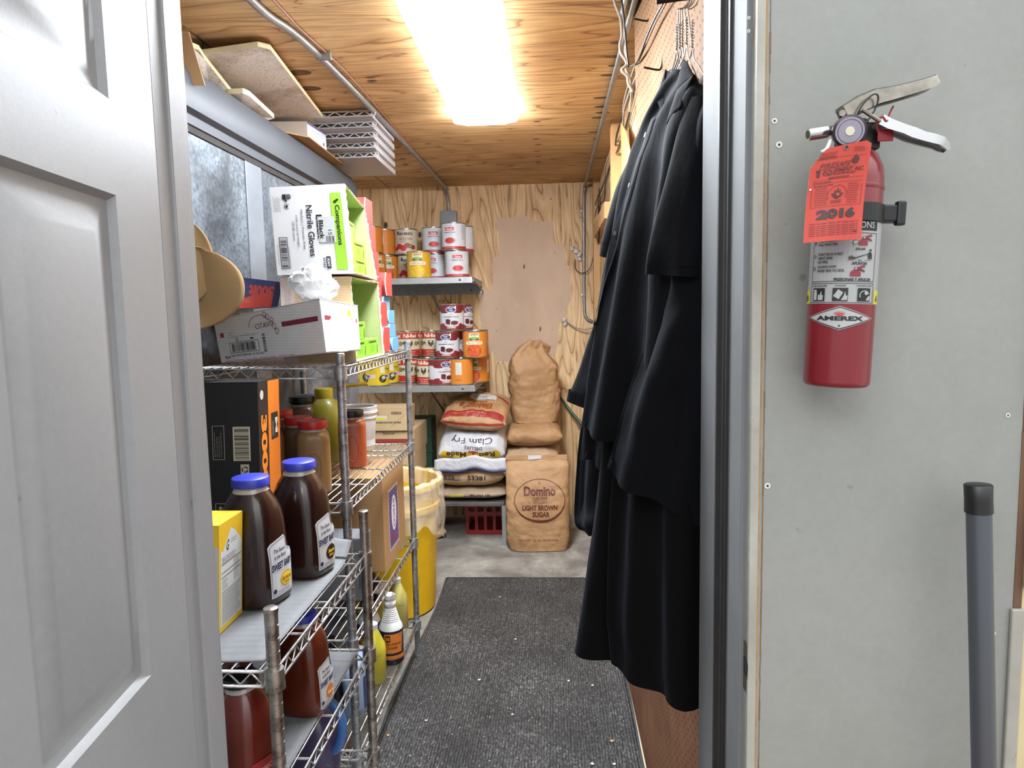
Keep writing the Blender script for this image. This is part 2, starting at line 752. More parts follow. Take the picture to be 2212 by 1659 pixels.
def quadmap(p00, p10, p11, p01, w_, h):
    """artwork (0..w, 0..h) stretched over a quad given by its corners"""
    a, b, c, d = (Vector(p) for p in (p00, p10, p11, p01))
    n = (b - a).cross(d - a).normalized()

    def f(u, v, l):
        s, t = u / w_, v / h
        return (a * (1 - s) + b * s) * (1 - t) + (d * (1 - s) + c * s) * t + n * l
    return f


def struct(name, mb, mats, **kw):
    o = mb.build(name, mats, **kw)
    o['kind'] = 'structure'
    return o


# ------------------------------------------------------------------ the room
YB, ZC, XR = 5.12, 2.44, 0.352      # back wall, ceiling, right wall
m = MB(); m.box(-2.6, XR + 0.1, 0.88, YB + 0.1, -0.1, 0.0)
struct('floor', m, CONC)
m = MB(); m.box(-2.6, 2.2, -1.6, 0.88, -0.1, 0.0)
o = struct('floor', m, M('kitchen_tile', '#7a5a4a', 0.5, var=0.2)); o.name = 'floor_kitchen'
# ceiling: two sheets of plywood with a seam, and oval plugs
m = MB(); m.box(-1.155, XR + 0.1, 0.96, YB + 0.1, ZC, ZC + 0.02); m.box(-2.6, -1.165, 0.96, YB + 0.1, ZC + 0.002, ZC + 0.02)
m.box(-2.6, XR + 0.1, 0.96, YB + 0.1, ZC + 0.02, ZC + 0.06, 2)
rg = random.Random(3)
plugs = [(0.17, 3.0, 6), (0.13, 4.05, 7), (-0.62, 3.9, 5), (-1.0, 3.0, 3), (-0.5, 4.55, 3)]
ov = [(0.252, 2.545, 2.44), (0.244, 2.675, 2.44), (0.263, 2.768, 2.44), (0.242, 2.873, 2.44), (0.231, 3.161, 2.44), (0.243, 3.292, 2.44), (0.256, 3.388, 2.44),
      (0.242, 3.471, 2.44), (0.239, 3.735, 2.44), (0.255, 3.87, 2.44), (-0.054, 3.497, 2.44), (-0.066, 3.836, 2.44), (-0.056, 3.96, 2.44), (-0.067, 4.111, 2.44),
      (-0.064, 4.253, 2.44), (-0.061, 4.392, 2.44), (-0.95, 2.71, 2.44), (-0.973, 2.893, 2.44), (-0.693, 2.792, 2.44), (-0.696, 2.83, 2.44),
      (-0.866, 4.197, 2.44), (-0.884, 4.362, 2.44), (-0.488, 4.278, 2.44), (-0.501, 4.432, 2.44), (-1.118, 4.915, 2.44), (-0.839, 4.564, 2.44),
      (-0.832, 3.915, 2.44), (-0.799, 4.076, 2.44), (-0.653, 3.856, 2.44)]
for i, (px, py, pz) in enumerate(ov):
    ru, rv = (0.034, 0.0085) if i < 9 else (0.020, 0.007)
    if i in (16, 17):
        ru = 0.05; rv = 0.02
    m.face([(px + ru * math.cos(2 * PI * k / 16), py + rv * 1.4 * math.sin(2 * PI * k / 16), ZC - 0.0012) for k in range(16)], 1)
struct('ceiling', m, [PLY_CEIL, M('plug_brown', '#5f4434', 0.7, var=0.2, vscale=40), M('joist_dark', '#2a2019', 0.9)], recalc=False)
# thin dark streak and nail heads are part of the boards
m = MB(); m.box(-2.6, XR + 0.1, YB, YB + 0.02, 0, ZC)
bw = struct('wall_back', m, PLY_WALL)
m = MB()
for x in (-0.735, -0.47):
    m.box(x, x + 0.003, YB - 0.001, YB, 0.0, 1.69 if x < -0.5 else 0.0)
for px in ((-1.398, 5.119, 2.443), (-1.131, 5.119, 2.445), (-0.809, 5.119, 2.426), (0.226, 5.119, 2.193), (0.32, 5.119, 2.321), (0.315, 5.119, 2.076), (0.311, 5.119, 1.544),
           (-0.817, 5.119, 1.618), (-0.789, 5.119, 1.617), (0.012, 5.119, 2.33)):
    m.face([(px[0] + 0.005 * math.cos(k), YB - 0.0015, px[2] + 0.005 * math.sin(k)) for k in (0, 1, 2, 3, 4, 5)])
m.build('nail_hole', DARK, bw)
# beige primer rolled on the back wall
m = MB()
pp = [(1073, 472), (1140, 467), (1141, 475), (1195, 478), (1195, 527), (1219, 528), (1222, 572), (1230, 575), (1233, 650), (1222, 668),
      (1222, 690), (1206, 700), (1206, 740), (1199, 765), (1160, 782), (1118, 783), (1070, 780), (1067, 760), (1044, 757), (1038, 700),
      (1034, 640), (1052, 626), (1062, 625), (1064, 558), (1080, 553), (1076, 500), (1069, 494)]
patch = [(-0.382, 5.11, 2.202), (-0.157, 5.11, 2.212), (-0.154, 5.11, 2.186), (0.026, 5.11, 2.171), (0.024, 5.11, 2.01), (0.104, 5.11, 2.004), (0.112, 5.11, 1.859), (0.139, 5.11, 1.848),
         (0.146, 5.11, 1.598), (0.108, 5.11, 1.538), (0.108, 5.11, 1.464), (0.053, 5.11, 1.432), (0.051, 5.11, 1.296), (0.027, 5.11, 1.212), (-0.107, 5.11, 1.156), (-0.251, 5.11, 1.155),
         (-0.415, 5.11, 1.168), (-0.424, 5.11, 1.236), (-0.502, 5.11, 1.248), (-0.518, 5.11, 1.442), (-0.527, 5.11, 1.646), (-0.464, 5.11, 1.691), (-0.43, 5.11, 1.694), (-0.419, 5.11, 1.918),
         (-0.364, 5.11, 1.933), (-0.374, 5.11, 2.109), (-0.397, 5.11, 2.13)]
rg = random.Random(5)
edge = []
for i, a in enumerate(patch):
    b = patch[(i + 1) % len(patch)]
    L = math.dist(a, b)
    n = max(1, int(L / 0.012))
    for k in range(n):
        t = k / n
        j = 0.0035 if k else 0
        edge.append((a[0] + (b[0] - a[0]) * t + rg.uniform(-j, j), YB - 0.002, a[2] + (b[2] - a[2]) * t + rg.uniform(-j, j)))
pv = [m.bm.verts.new(p) for p in edge]
for tri in mathutils.geometry.tessellate_polygon([[Vector((p[0], p[2], 0)) for p in edge]]):
    m.bm.faces.new([pv[i] for i in tri])
hol = [(-0.19, 5.11, 1.856), (-0.079, 5.11, 1.4)]
for i, h in enumerate(hol):
    s = 0.017
    m.face([(h[0] + s * a, YB - 0.0035, h[2] + s * b) for a, b in ((-.5, -1), (.2, -1.1), (.5, .2), (-.1, 1.2), (-.3, .3))], 1)
for h in ((-0.243, 5.11, 1.572), (0.001, 5.11, 1.561)):
    m.face([(h[0] + 0.012 * math.cos(k), YB - 0.003, h[2] + 0.010 * math.sin(k)) for k in (0, 1, 2, 3, 4, 5)], 2)
    m.face([(h[0] + 0.004 * math.cos(k), YB - 0.004, h[2] + 0.004 * math.sin(k)) for k in (0, 1, 2, 3, 4, 5)], 1)
for h in ((-0.393, 5.11, 1.552), (-0.4, 5.11, 1.389), (0.009, 5.11, 1.392), (0.036, 5.11, 1.947)):
    m.face([(h[0] + 0.004 * math.cos(k), YB - 0.003, h[2] + 0.004 * math.sin(k)) for k in (0, 1, 2, 3, 4, 5)], 1)
m.build('primer_patch', [M('beige_primer', '#bfa68f', 0.8, var=0.12, vscale=5, bump=0.3, bscale=70, stretch=(1, 1, 0.4)),
                         M('torn_wood', '#7a5430', 0.9), M('primer_light', '#cbb7a2', 0.8)], bw)
# right wall: studs and ply with pegboard mounted in front
m = MB(); m.box(XR, XR + 0.02, 0.96, YB, 0, ZC)
wr = struct('wall_right', m, PLY_WALL)
m = MB()
for y in (4.98, 3.5, 2.4):
    m.box(XR - 0.0, XR - 0.045, y, y + 0.09, 0, ZC - 0.001, bev=0.002)
m.build('stud', PLY_FRESH, wr)
m = MB(); m.box(XR - 0.052, XR, 1.12, 2.40, 1.52, 1.60); m.box(XR - 0.052, XR, 1.12, 2.4, 2.3, 2.38); m.box(XR - 0.052, XR, 1.12, 2.9, 0.0, 0.06)
m.build('batten', PLY_FRESH, wr)
XP = 0.296
m = MB()
m.grid(lambda u, v: (XP + 0.006 * math.sin(v * 5) * u - 0.012 * max(0, u - .8) * 5 * (0.3 + v), 1.12 + u * 1.16, 1.20 + v * 1.235), 24, 24)
tag(m.build('pegboard_sheet', PEG, None, solid=0.005), 'tan perforated pegboard sheet on the wall above the hanging shirts', 'pegboard')
m = MB(); m.box(XP - 0.003, XP + 0.003, 1.12, 2.95, 0.0, 1.19)
tag(m.build('pegboard_sheet', pegboard('brown_pegboard', '#7f5a42', '#5f4130')), 'brown perforated pegboard low on the wall below the black shirts', 'pegboard')
m = MB(); m.box(XP - 0.008, XP - 0.0035, 1.12, 2.95, 0.0, 0.012); m.box(XR-.03, XR, 2.95, YB, 0, .06)
struct('baseboard_right', m, M('pale_trim', '#c4b79c', 0.6, var=0.15))

# front wall with the door opening
DL, DR, YF = -0.505, 0.262, 0.88
m = MB(); m.box(DR, 0.578, YF, YF + 0.09, 0, ZC)
wf = struct('wall_front', m, WALLW)
m = MB(); m.box(-1.9, DL - 0.07, YF + 0.02, YF + 0.09, 0, ZC)
struct('wall_front_left', m, WALLW)
m = MB(); m.box(DL - 0.07, DR, YF + 0.02, YF + 0.09, 2.06, ZC)
struct('wall_front_header', m, WALLW)
m = MB(); m.box(0.588, 1.6, YF, YF + 0.09, 0, ZC)
struct('wall_front_right', m, M('cream_wall', '#b9ac86', 0.6, var=0.1))
# screws, holes and scuffs on the front wall
m = MB()
for (x, z, r) in ((0.272, 0.88, 1.727)[::2] + (0.0035,), (0.278, 0.88, 1.699)[::2] + (0.004,), (0.271, 0.88, 1.279)[::2] + (0.004,), (0.56, 0.88, 1.366)[::2] + (0.003,),
                  (0.556, 0.88, 1.086)[::2] + (0.003,), (0.24, 0.88, 1.847)[::2] + (0.002,), (0.24, 0.88, 1.832)[::2] + (0.002,)):
    m.face([(x + r * math.cos(k * PI / 4), YF - 0.0006, z + r * math.sin(k * PI / 4)) for k in range(8)], 0)
    m.face([(x + r * .4 * math.cos(k * PI / 4), YF - 0.001, z + r * .4 * math.sin(k * PI / 4)) for k in range(8)], 1)
m.build('screw_hole', [M('screw_rim', '#c0c0ba', 0.5), DARK], wf)
# cracked left border of the panel
rg = random.Random(11)
m = MB()
z = 0.0
while z < ZC - 0.02:
    dz = rg.uniform(0.012, 0.03)
    a, b = rg.uniform(0.0002, 0.0010), rg.uniform(0.0002, 0.0012)
    m.face([(DR + 0.0035 - a, YF - 0.0006, z), (DR + 0.0035 + b, YF - 0.0006, z), (DR + 0.0035 + a, YF - 0.0006, z + dz), (DR + 0.0035 - b, YF - 0.0006, z + dz)], 0)
    z += dz * 0.98
m.build('paint_crack', M('crack_brown', '#6d5336', 0.8), wf)
# right jamb: painted trim, weather strip, reveal
m = MB()
m.box(DR - 0.013, DR - 0.003, YF - 0.004, YF + 0.035, 0, 2.06)
m.box(DR - 0.0035, DR, YF - 0.001, YF + 0.02, 0, 2.06, 1)
struct('trim_1', m, [TRIMW, M('bare_wood', '#9b7c55', 0.8, var=0.2, vscale=60)])
XJ = 0.242
m = MB(); m.box(XJ, DR - 0.003, YF + 0.014, 1.14, 0, 2.06, bev=0.002)
jr = struct('trim_2', m, JAMBW)
m = MB()
m.tube([(XJ + 0.001, 0.985, 0), (XJ + 0.001, 0.985, 2.06)], 0.013, 10); m.box(XJ - 0.004, XJ + 0.006, 0.96, 1.012, 0, 2.06)
m.build('weather_strip', M('black_rubber', '#1c1c1c', 0.55, var=0.3, vscale=25), jr)
m = MB()
zc = (0.248, 0.963, 1.036)
pts = []
for k in range(13):
    a = -PI / 2 + PI * k / 12
    pts.append((XJ + 0.004 + 0.001 - 0.004, YF + 0.012 - 0.0, zc[2] + 0.036 * math.sin(a)))
m.face([(DR - 0.0135 - 0.0006, YF + 0.002 + 0.026 * (math.cos(a) ** 0.7 if math.cos(a) > 0 else 0), zc[2] + 0.034 * math.sin(a)) for a in [(-PI / 2 + PI * k / 14) for k in range(15)]])
m.face([(DR - 0.0142, YF + 0.006 + 0.010 * math.cos(2 * PI * k / 12), zc[2] + 0.014 * math.sin(2 * PI * k / 12)) for k in range(12)], 1)
m.build('strike_plate', [M('aged_brass', '#7a6a48', 0.4, 0.8, var=0.4, vscale=60), DARK], jr)
# left jamb
m = MB(); m.box(DL - 0.07, DL, YF + 0.012, YF + 0.10, 0, 2.06, bev=0.002); m.box(DL - 0.02, DL + 0.004, YF + 0.045, YF + 0.085, 0, 2.06, bev=0.002)
struct('trim_3', m, DOORW)
m = MB(); m.box(DL, DR, YF + 0.014, YF + 0.1, 2.04, 2.06)
struct('trim_4', m, JAMBW)
# far right trim of the next opening
m = MB(); m.box(0.574, 0.590, YF - 0.006, YF, 0.0, 1.12, bev=0.002)
struct('trim_5', m, TRIMW)
m = MB(); m.box(0.578, 0.588, YF - 0.001, YF + 0.02, 1.12, 1.345); m.box(0.580, 0.588, YF + 0.004, YF + 0.02, 1.345, ZC)
struct('trim_6', m, M('stained_wood', '#5d4330', 0.55, var=0.4, vscale=30, stretch=(1, 1, 0.15)))
m = MB(); m.box(0.588, 0.62, YF - 0.012, YF, 1.145, 1.35, bev=0.003); m.box(0.59, 0.66, YF - 0.012, YF, 1.36, ZC)
struct('trim_7', m, TRIMW)

# ------------------------------------------------------------------ open door (six panels), hinged on the left jamb
# local: x = distance from hinge, y = thickness away from view, z up
DW, DT = 0.76, 0.035


def door_mesh():
    m = MB()
    s, mu = 0.114, 0.10
    pw = (DW - 2 * s - mu) / 2
    cols = [(s, s + pw), (s + pw + mu, DW - s)]
    rows = [(0.24, 0.90), (1.068, 1.636), (1.741, 1.93)]
    xs = [0, cols[0][0], cols[0][1], cols[1][0], cols[1][1], DW]
    zs = [0, rows[0][0], rows[0][1], rows[1][0], rows[1][1], rows[2][0], rows[2][1], 2.03]
    for side in (0, 1):
        y0 = 0.0 if side == 0 else -DT
        sg = -1 if side == 0 else 1
        for i in range(5):
            for j in range(7):
                x0, x1, z0, z1 = xs[i], xs[i + 1], zs[j], zs[j + 1]
                if i in (1, 3) and j in (1, 3, 5):
                    prof = [(0, 0), (0.003, 0.003), (0.007, 0.0075), (0.016, 0.0095), (0.020, 0.0095), (0.044, 0.003), (0.048, 0.002)]
                    pr = None
                    for d, h in prof:
                        r = [m.bm.verts.new((a, y0 + sg * h, b)) for a, b in
                             ((x0 + d, z0 + d), (x1 - d, z0 + d), (x1 - d, z1 - d), (x0 + d, z1 - d))]
                        if pr:
                            for k in range(4):
                                m.bm.faces.new((pr[k], pr[(k + 1) % 4], r[(k + 1) % 4], r[k]))
                        pr = r
                    m.bm.faces.new(pr)
                else:
                    m.face([(x0, y0, z0), (x1, y0, z0), (x1, y0, z1), (x0, y0, z1)])
    for a, b in (((0, 0), (0, 2.03)), ((DW, 0), (DW, 2.03))):
        m.face([(a[0], 0, 0), (a[0], -DT, 0), (a[0], -DT, 2.03), (a[0], 0, 2.03)])
    m.face([(0, 0, 0), (DW, 0, 0), (DW, -DT, 0), (0, -DT, 0)])
    m.face([(0, 0, 2.03), (DW, 0, 2.03), (DW, -DT, 2.03), (0, -DT, 2.03)])
    bmesh.ops.remove_doubles(m.bm, verts=m.bm.verts, dist=1e-5)
    return m


ang = math.atan2(-0.99216, 0.125)
d = door_mesh().build('door_1', DOORW, smooth=22, loc=(DL + 0.0025, YF + 0.008, 0.008), rot=(0, 0, ang))
d['kind'] = 'structure'
d['label'] = 'open grey-white six panel door swung towards the viewer'

# ------------------------------------------------------------------ walk-in cooler on the left
XCL = -1.10
m = MB(); m.box(-1.9, XCL, 1.25, 3.86, 0, 2.26)
cw = MB()
root = thing('walk_in_cooler', 'galvanised metal walk-in cooler wall behind the wire racks on the left', 'cooler', (-1.5, 2.5, 0))
def rel(mb, o):
    bmesh.ops.transform(mb.bm, matrix=Matrix.Translation(-o.location), verts=mb.bm.verts)
    return mb
rel(m, root).build('panel', GALV, root)
m = MB()
m.box(XCL, XCL + 0.004, 2.52, 2.66, 0, 2.11, bev=0.001); m.box(XCL, XCL + 0.004, 3.70, 3.862, 0, 2.11, bev=0.001)
rel(m, root).build('seam_cover', M('bright_galvanised', '#8d949b', 0.4, 0.6, var=0.18, vscale=5), root)
m = MB()
# stepped cornice profile extruded along the wall
prof = [(XCL, 2.10), (XCL + 0.012, 2.10), (XCL + 0.016, 2.128), (XCL + 0.040, 2.135), (XCL + 0.046, 2.165), (XCL + 0.043, 2.20), (XCL + 0.034, 2.24), (XCL + 0.014, 2.272), (XCL - 0.01, 2.275)]
m.loft([[(x, y, z) for x, z in prof] for y in (1.25, 1.9, 2.6, 3.3, 3.86)], closed=False, cap0=False, cap1=False)
m.face([(x, 3.86, z) for x, z in prof])
rel(m, root).build('cornice', M('cornice_metal', '#4b4f54', 0.5, 0.0, var=0.08, vscale=6), root, smooth=25)
m = MB(); m.box(XCL, XCL + 0.006, 1.25, 3.86, 2.078, 2.10)
rel(m, root).build('dark_gap', M('gap_dark', '#24211d', 0.8, var=0.5, vscale=15), root)

# ------------------------------------------------------------------ fluorescent fixture
root = thing('ceiling_light', 'glowing white fluorescent wraparound fixture on the plywood ceiling', 'light', (-0.288, 2.67, ZC))
def wrap_profile(y, s=1.0, dz=0.0):
    W = 0.152 * s
    return [(-W, y, 0), (-W, y, -0.018), (-W * 0.93, y, -0.05 - dz), (-W * 0.55, y, -0.063 - dz), (W * 0.55, y, -0.063 - dz), (W * 0.93, y, -0.05 - dz), (W, y, -0.018), (W, y, 0)]
m = MB(); m.loft([wrap_profile(-0.98, .985), wrap_profile(0.60, .985)], closed=False, cap0=False, cap1=False)
DIFF = [M('diffuser_glow', '#eef6ff', 0.4, emis=66.0), M('diffuser_side', '#eef6ff', 0.4, emis=15.0)]
for f_ in m.bm.faces:
    f_.material_index = 1 if (f_.calc_center_median().z > -0.048) else 0
m.build('diffuser', DIFF, root, smooth=40)
FIXW = M('fixture_white', '#f2f4f6', 0.4, emis=0.5)
m = MB()
for y0, y1 in ((0.60, 0.617), (-0.997, -0.98)):
    m = MB()
    m.loft([wrap_profile(y0, 1.03, .002), wrap_profile(y1, 1.03, .002)])
    m.build('end_cap', M('end_cap_glow', '#f2f7ff', 0.4, emis=110.0), root)  # cap glow boosted above the diffuser to brighten the back wall and cans
m = MB()
for sx in (-1, 1):
    m.tube([(sx * 0.152, -0.98, -0.012), (sx * 0.152, 0.6, -0.012)], 0.004, 6)
m.build('side_rail', FIXW, root)

# ------------------------------------------------------------------ electrical runs
CON = M('conduit_metal', '#8e8d8a', 0.42, 0.6, var=0.2, vscale=30)
m = MB()
p = [(-0.855, 1.4, ZC - 0.014), (-0.855, 2.1, ZC - 0.014), (-0.80, 2.6, ZC - 0.014), (-0.742, 4.9, ZC - 0.016), (-0.735, 5.04, ZC - 0.04), (-0.728, 5.085, ZC - 0.1), (-0.728, 5.095, 2.275)]
m.tube(smooth_path(p, 8), 0.0125, 12)
root = thing('conduit', 'grey metal conduit running along the ceiling to the junction box', 'conduit', (0, 0, 0))
m.build('pipe', CON, root, smooth=60)
m = MB()
for q in ((-0.795, 2.514, 2.43),):
    m.box(q[0] - 0.02, q[0] + 0.035, q[1] - 0.008, q[1] + 0.008, ZC - 0.029, ZC - 0.001, bev=0.003)
m.build('strap', CON, root)
root = thing('junction_box', 'small grey metal junction box on the plywood back wall', 'electrical box', (-0.728, YB, 2.20))
m = MB(); m.box(-0.058, 0.058, -0.05, 0, -0.062, 0.062, bev=0.004)
m.build('box_body', M('grey_enamel', '#85888c', 0.5, 0.3, var=0.12, vscale=30), root)
m = MB(); m.lathe([(0.016, 0.062), (0.016, 0.08)], 12, cy=-0.025); m.box(-0.05, 0.05, -0.052, -0.05, -0.054, 0.054, bev=0.001)
m.build('cover', M('grey_enamel_2', '#7c7f83', 0.5, 0.3), root)
m = MB()
m.tube(smooth_path([(-0.83, 1.4, ZC - .006), (-0.80, 2.1, ZC - .006), (-0.796, 2.291, 2.433), (-0.778, 2.49, 2.433), (-0.763, 2.779, 2.433), (-0.758, 3.287, 2.433), (-0.759, 3.812, 2.433)], 6), 0.0035, 6)
tag(m.build('ceiling_wire', M('copper_wire', '#8a5a42', 0.5)), 'thin reddish wire stapled to the ceiling beside the conduit', 'wire')
root = thing('conduit', 'grey conduit pair along the ceiling near the pegboard wall', 'conduit', (0, 0, 0))
m = MB()
m.tube(smooth_path([(0.262, 1.3, ZC - .016), (0.262, 3.0, ZC - .016), (0.258, 4.9, ZC - .02), (0.25, 5.07, ZC - .06), (0.247, 5.10, ZC - .16), (0.245, 5.105, 2.0), (0.243, 5.105, 1.56), (0.26, 5.1, 1.47), (0.30, 5.1, 1.445)], 8), 0.011, 10)
m.build('pipe', CON, root, smooth=60)
m = MB()
m.tube([(0.232, 1.3, ZC - .012), (0.236, 2.3, ZC - .012)], 0.009, 8)
m.build('pipe', M('conduit_light', '#b5b5b3', 0.4, 0.4), root, smooth=60)
m = MB()
for q in ((0.229, 5.1, 2.239), (0.227, 5.1, 1.639)):
    m = MB()
    m.box(q[0] - 0.008, q[0] + 0.03, YB - 0.018, YB, q[2] - 0.008, q[2] + 0.008, bev=0.003)
    m.build('strap', M('zinc', '#b8b8b6', 0.4, 0.6), root)
# white foam blobs and cable tails
rg = random.Random(2)
def blob(name, pts, label):
    m = MB()
    for (x, y, z, r) in pts:
        bmesh.ops.create_icosphere(m.bm, subdivisions=2, radius=r, matrix=Matrix.Translation((x, y, z)))
    for v in m.bm.verts:
        v.co += Vector((noise.noise(v.co * 60), noise.noise(v.co * 60 + Vector((5, 0, 0))), noise.noise(v.co * 60 + Vector((0, 5, 0))))) * 0.012
    tag(m.build(name, M('foam_white', '#c9c1bc', 0.8, bump=0.3), smooth=180), label, 'foam')
a, b = (0.19, 5.1, 1.955), (0.094, 5.1, 1.465)
blob('foam_patch', [(a[0], 5.11, a[2], 0.022), (a[0] + 0.02, 5.11, a[2] - 0.03, 0.02), (a[0] - 0.03, 5.112, a[2] + 0.02, 0.018), (a[0] + .025, 5.11, a[2] - 0.06, 0.014)], 'upper torn white sealant blob beside the conduit on the back wall')
blob('foam_patch', [(b[0], 5.11, b[2], 0.02), (b[0] + 0.01, 5.112, b[2] - 0.035, 0.018)], 'lower white sealant blob where a cable leaves the back wall')
m = MB(); m.tube(smooth_path([(0.104, 5.1, 1.458), (0.167, 5.08, 1.41), (0.239, 5.06, 1.389), (0.30, 5.06, 1.40)], 6), 0.005, 6)
tag(m.build('cable', M('grey_cable', '#8d877c', 0.5)), 'grey cable leaving the lower sealant blob towards the right', 'cable')
m = MB(); m.tube(smooth_path([(0.179, 5.09, 1.895), (0.181, 5.08, 1.828), (0.231, 5.08, 1.794), (0.288, 5.08, 1.833), (0.322, 5.08, 1.989), (0.34, 5.08, 2.185), (0.341, 5.08, 2.379)], 6), 0.003, 6)
tag(m.build('cable', BLACK), 'thin black cable looping down beside the conduit on the back wall', 'cable')
m = MB(); m.tube(smooth_path([(0.059, 5.08, 0.896), (0.126, 5.06, 0.805), (0.207, 5, 0.711), (0.316, 4.9, 0.576)], 6), 0.011, 8)
tag(m.build('garden_hose', M('hose_green', '#1d4a30', 0.5)), 'green hose sloping down the back wall behind the black shirts', 'hose')

# cables bundled at the top of the pegboard
TW = M('twine', '#9c8f7e', 0.7)
m = MB()
m.tube(smooth_path([(0.202, 2.2, 2.436), (0.209, 2.2, 2.415), (0.221, 2.2, 2.384), (0.225, 2.2, 2.335), (0.219, 2.2, 2.308), (0.222, 2.2, 2.282), (0.236, 2.2, 2.261), (0.238, 2.2, 2.247), (0.224, 2.2, 2.232), (0.241, 2.2, 2.214), (0.244, 2.2, 2.193), (0.259, 2.2, 2.166)], 5), 0.0045, 6)
m.tube(smooth_path([(0.212, 2.25, 2.457), (0.226, 2.25, 2.402), (0.243, 2.25, 2.347), (0.24, 2.25, 2.306), (0.248, 2.25, 2.278), (0.242, 2.25, 2.251), (0.256, 2.25, 2.216), (0.265, 2.3, 2.182), (0.283, 2.5, 2.195)], 5), 0.004, 6)
tag(m.build('cable_bundle', TW, smooth=180), 'tangled pale cables hanging from the ceiling corner by the pegboard', 'cable')
m = MB()
m.tube(smooth_path([(0.215, 2.1, 2.392), (0.221, 2.1, 2.341), (0.225, 2.1, 2.29), (0.229, 2.1, 2.245), (0.234, 2.1, 2.207)], 5), 0.003, 6)
m.tube(smooth_path([(0.27, 1.684, 2.211), (0.27, 1.856, 2.235), (0.27, 2.003, 2.245), (0.27, 2.176, 2.251), (0.27, 2.317, 2.284), (0.26, 2.359, 2.301)], 5), 0.0028, 6)
m.tube(smooth_path([(0.275, 1.676, 2.207), (0.275, 1.843, 2.229), (0.275, 2.003, 2.241), (0.275, 2.194, 2.255)], 5), 0.0022, 6)
tag(m.build('cable', BLACK, smooth=180), 'black cable looped over a hook high on the pegboard', 'cable')
m = MB()
rg = random.Random(9)
for k in range(4):
    pts = []
    for i in range(9):
        t = i / 8
        y = 2.3 + t * 2.6
        pts.append((0.325 + rg.uniform(-.015, .015), y, 2.28 + 0.10 * (1 - t) - 0.05 * k * t + rg.uniform(-.02, .02)))
    m.tube(smooth_path(pts, 4), 0.0045, 6, mi=k % 2)
for z0 in (2.15, 2.05):
    m.tube(smooth_path([(0.30, 4.3, z0 + .1), (0.31, 4.35, z0), (0.30, 4.4, z0 - .12), (0.31, 4.5, z0 - .02), (0.3, 4.4, z0 + .08)], 5), 0.003, 6, mi=1)
tag(m.build('cable_bundle', [TW, BLACK], smooth=180), 'tangle of old cables sagging along the top of the right wall', 'cable')
# pegboard hooks
def hook(p, label, s=1.0):
    r = thing('pegboard_hook', label, 'hook', p, group='dark hooks on the pegboard')
    m = MB()
    m.tube(smooth_path([(0.002, 0.004, 0.050 * s), (-0.001, 0, 0.02 * s), (-0.004, -0.001, 0.004), (-0.012, -0.002, -0.001), (-0.048 * s, -0.004, 0.006)], 5), 0.0026, 8)
    m.build('prong', M('dark_steel', '#2c221c', 0.4, 0.6), r, smooth=180)

hook((0.292, 2.079, 2.324), 'dark bent hook holding the black cable high on the pegboard', 1.0)
hook((0.292, 1.855, 2.115), 'empty dark bent hook beside the shirt hangers', 1.0)


# ------------------------------------------------------------------ wire racks
def rack(name, label, x0, x1, y0, y1, posts_h, shelves, foot=0.0, post_mat=POST, wires=True, rp=0.0127):
    root = thing(name, label, 'wire rack', ((x0 + x1) / 2, (y0 + y1) / 2, 0))
    ox, oy = root.location.x, root.location.y
    hx, hy = (x1 - x0) / 2, (y1 - y0) / 2
    for sx in (-1, 1):
        for sy in (-1, 1):
            m = MB()
            prof = [(rp, 0.0)]
            z = 0.0
            while z < posts_h - 0.03:
                z += 0.0254
                prof += [(rp, z - 0.0012), (rp - 0.0011, z - 0.0006), (rp - 0.0011, z + 0.0006), (rp, z + 0.0012)]
            prof += [(rp, posts_h - 0.002), (rp + 0.001, posts_h - 0.001), (rp + 0.001, posts_h + 0.006), (rp - 0.002, posts_h + 0.008)]
            m.lathe(prof, 20, cx=sx * hx, cy=sy * hy)
            m.build('post', post_mat, root, smooth=40)
    for z in shelves:
        m = MB()
        r = 0.0032
        zt, zb = z - r, z - 0.032
        for zz in (zt, zb):
            m.tube([(-hx, -hy + .01, zz), (-hx, hy - .01, zz)], r, 6)
            m.tube([(hx, -hy + .01, zz), (hx, hy - .01, zz)], r, 6)
            m.tube([(-hx + .01, -hy, zz), (hx - .01, -hy, zz)], r, 6)
            m.tube([(-hx + .01, hy, zz), (hx - .01, hy, zz)], r, 6)
        # zigzag trusses
        for (ax, bx, ay, by) in ((-hx, -hx, -hy, hy), (hx, hx, -hy, hy), (-hx, hx, -hy, -hy), (-hx, hx, hy, hy)):
            L = math.dist((ax, ay), (bx, by))
            n = int(L / 0.022)
            pts = []
            for k in range(1, n):
                t = k / n
                pts.append((ax + (bx - ax) * t, ay + (by - ay) * t, zt - 0.003 if k % 2 else zb + 0.003))
            m.tube(pts, 0.0021, 5)
        if wires:
            n = int(2 * hx / 0.026)
            for k in range(1, n):
                x = -hx + 2 * hx * k / n
                m.tube([(x, -hy, z + 0.0005), (x, hy, z + 0.0005)], 0.0019, 5)
            for k in range(1, 4):
                y = -hy + 2 * hy * k / 4
                m.tube([(-hx, y, z - 0.005), (hx, y, z - 0.005)], 0.0028, 5)
        sh = m.build('shelf', CHROME, root, smooth=180)
        for sx in (-1, 1):
            for sy in (-1, 1):
                m = MB()
                m.lathe([(rp + .001, z - 0.036), (rp + .0065, z - 0.036), (rp + .0055, z + 0.004), (rp + .001, z + 0.004)], 18, cx=sx * hx, cy=sy * hy)
                m.build('corner_collar', post_mat, sh, smooth=40)
    return root


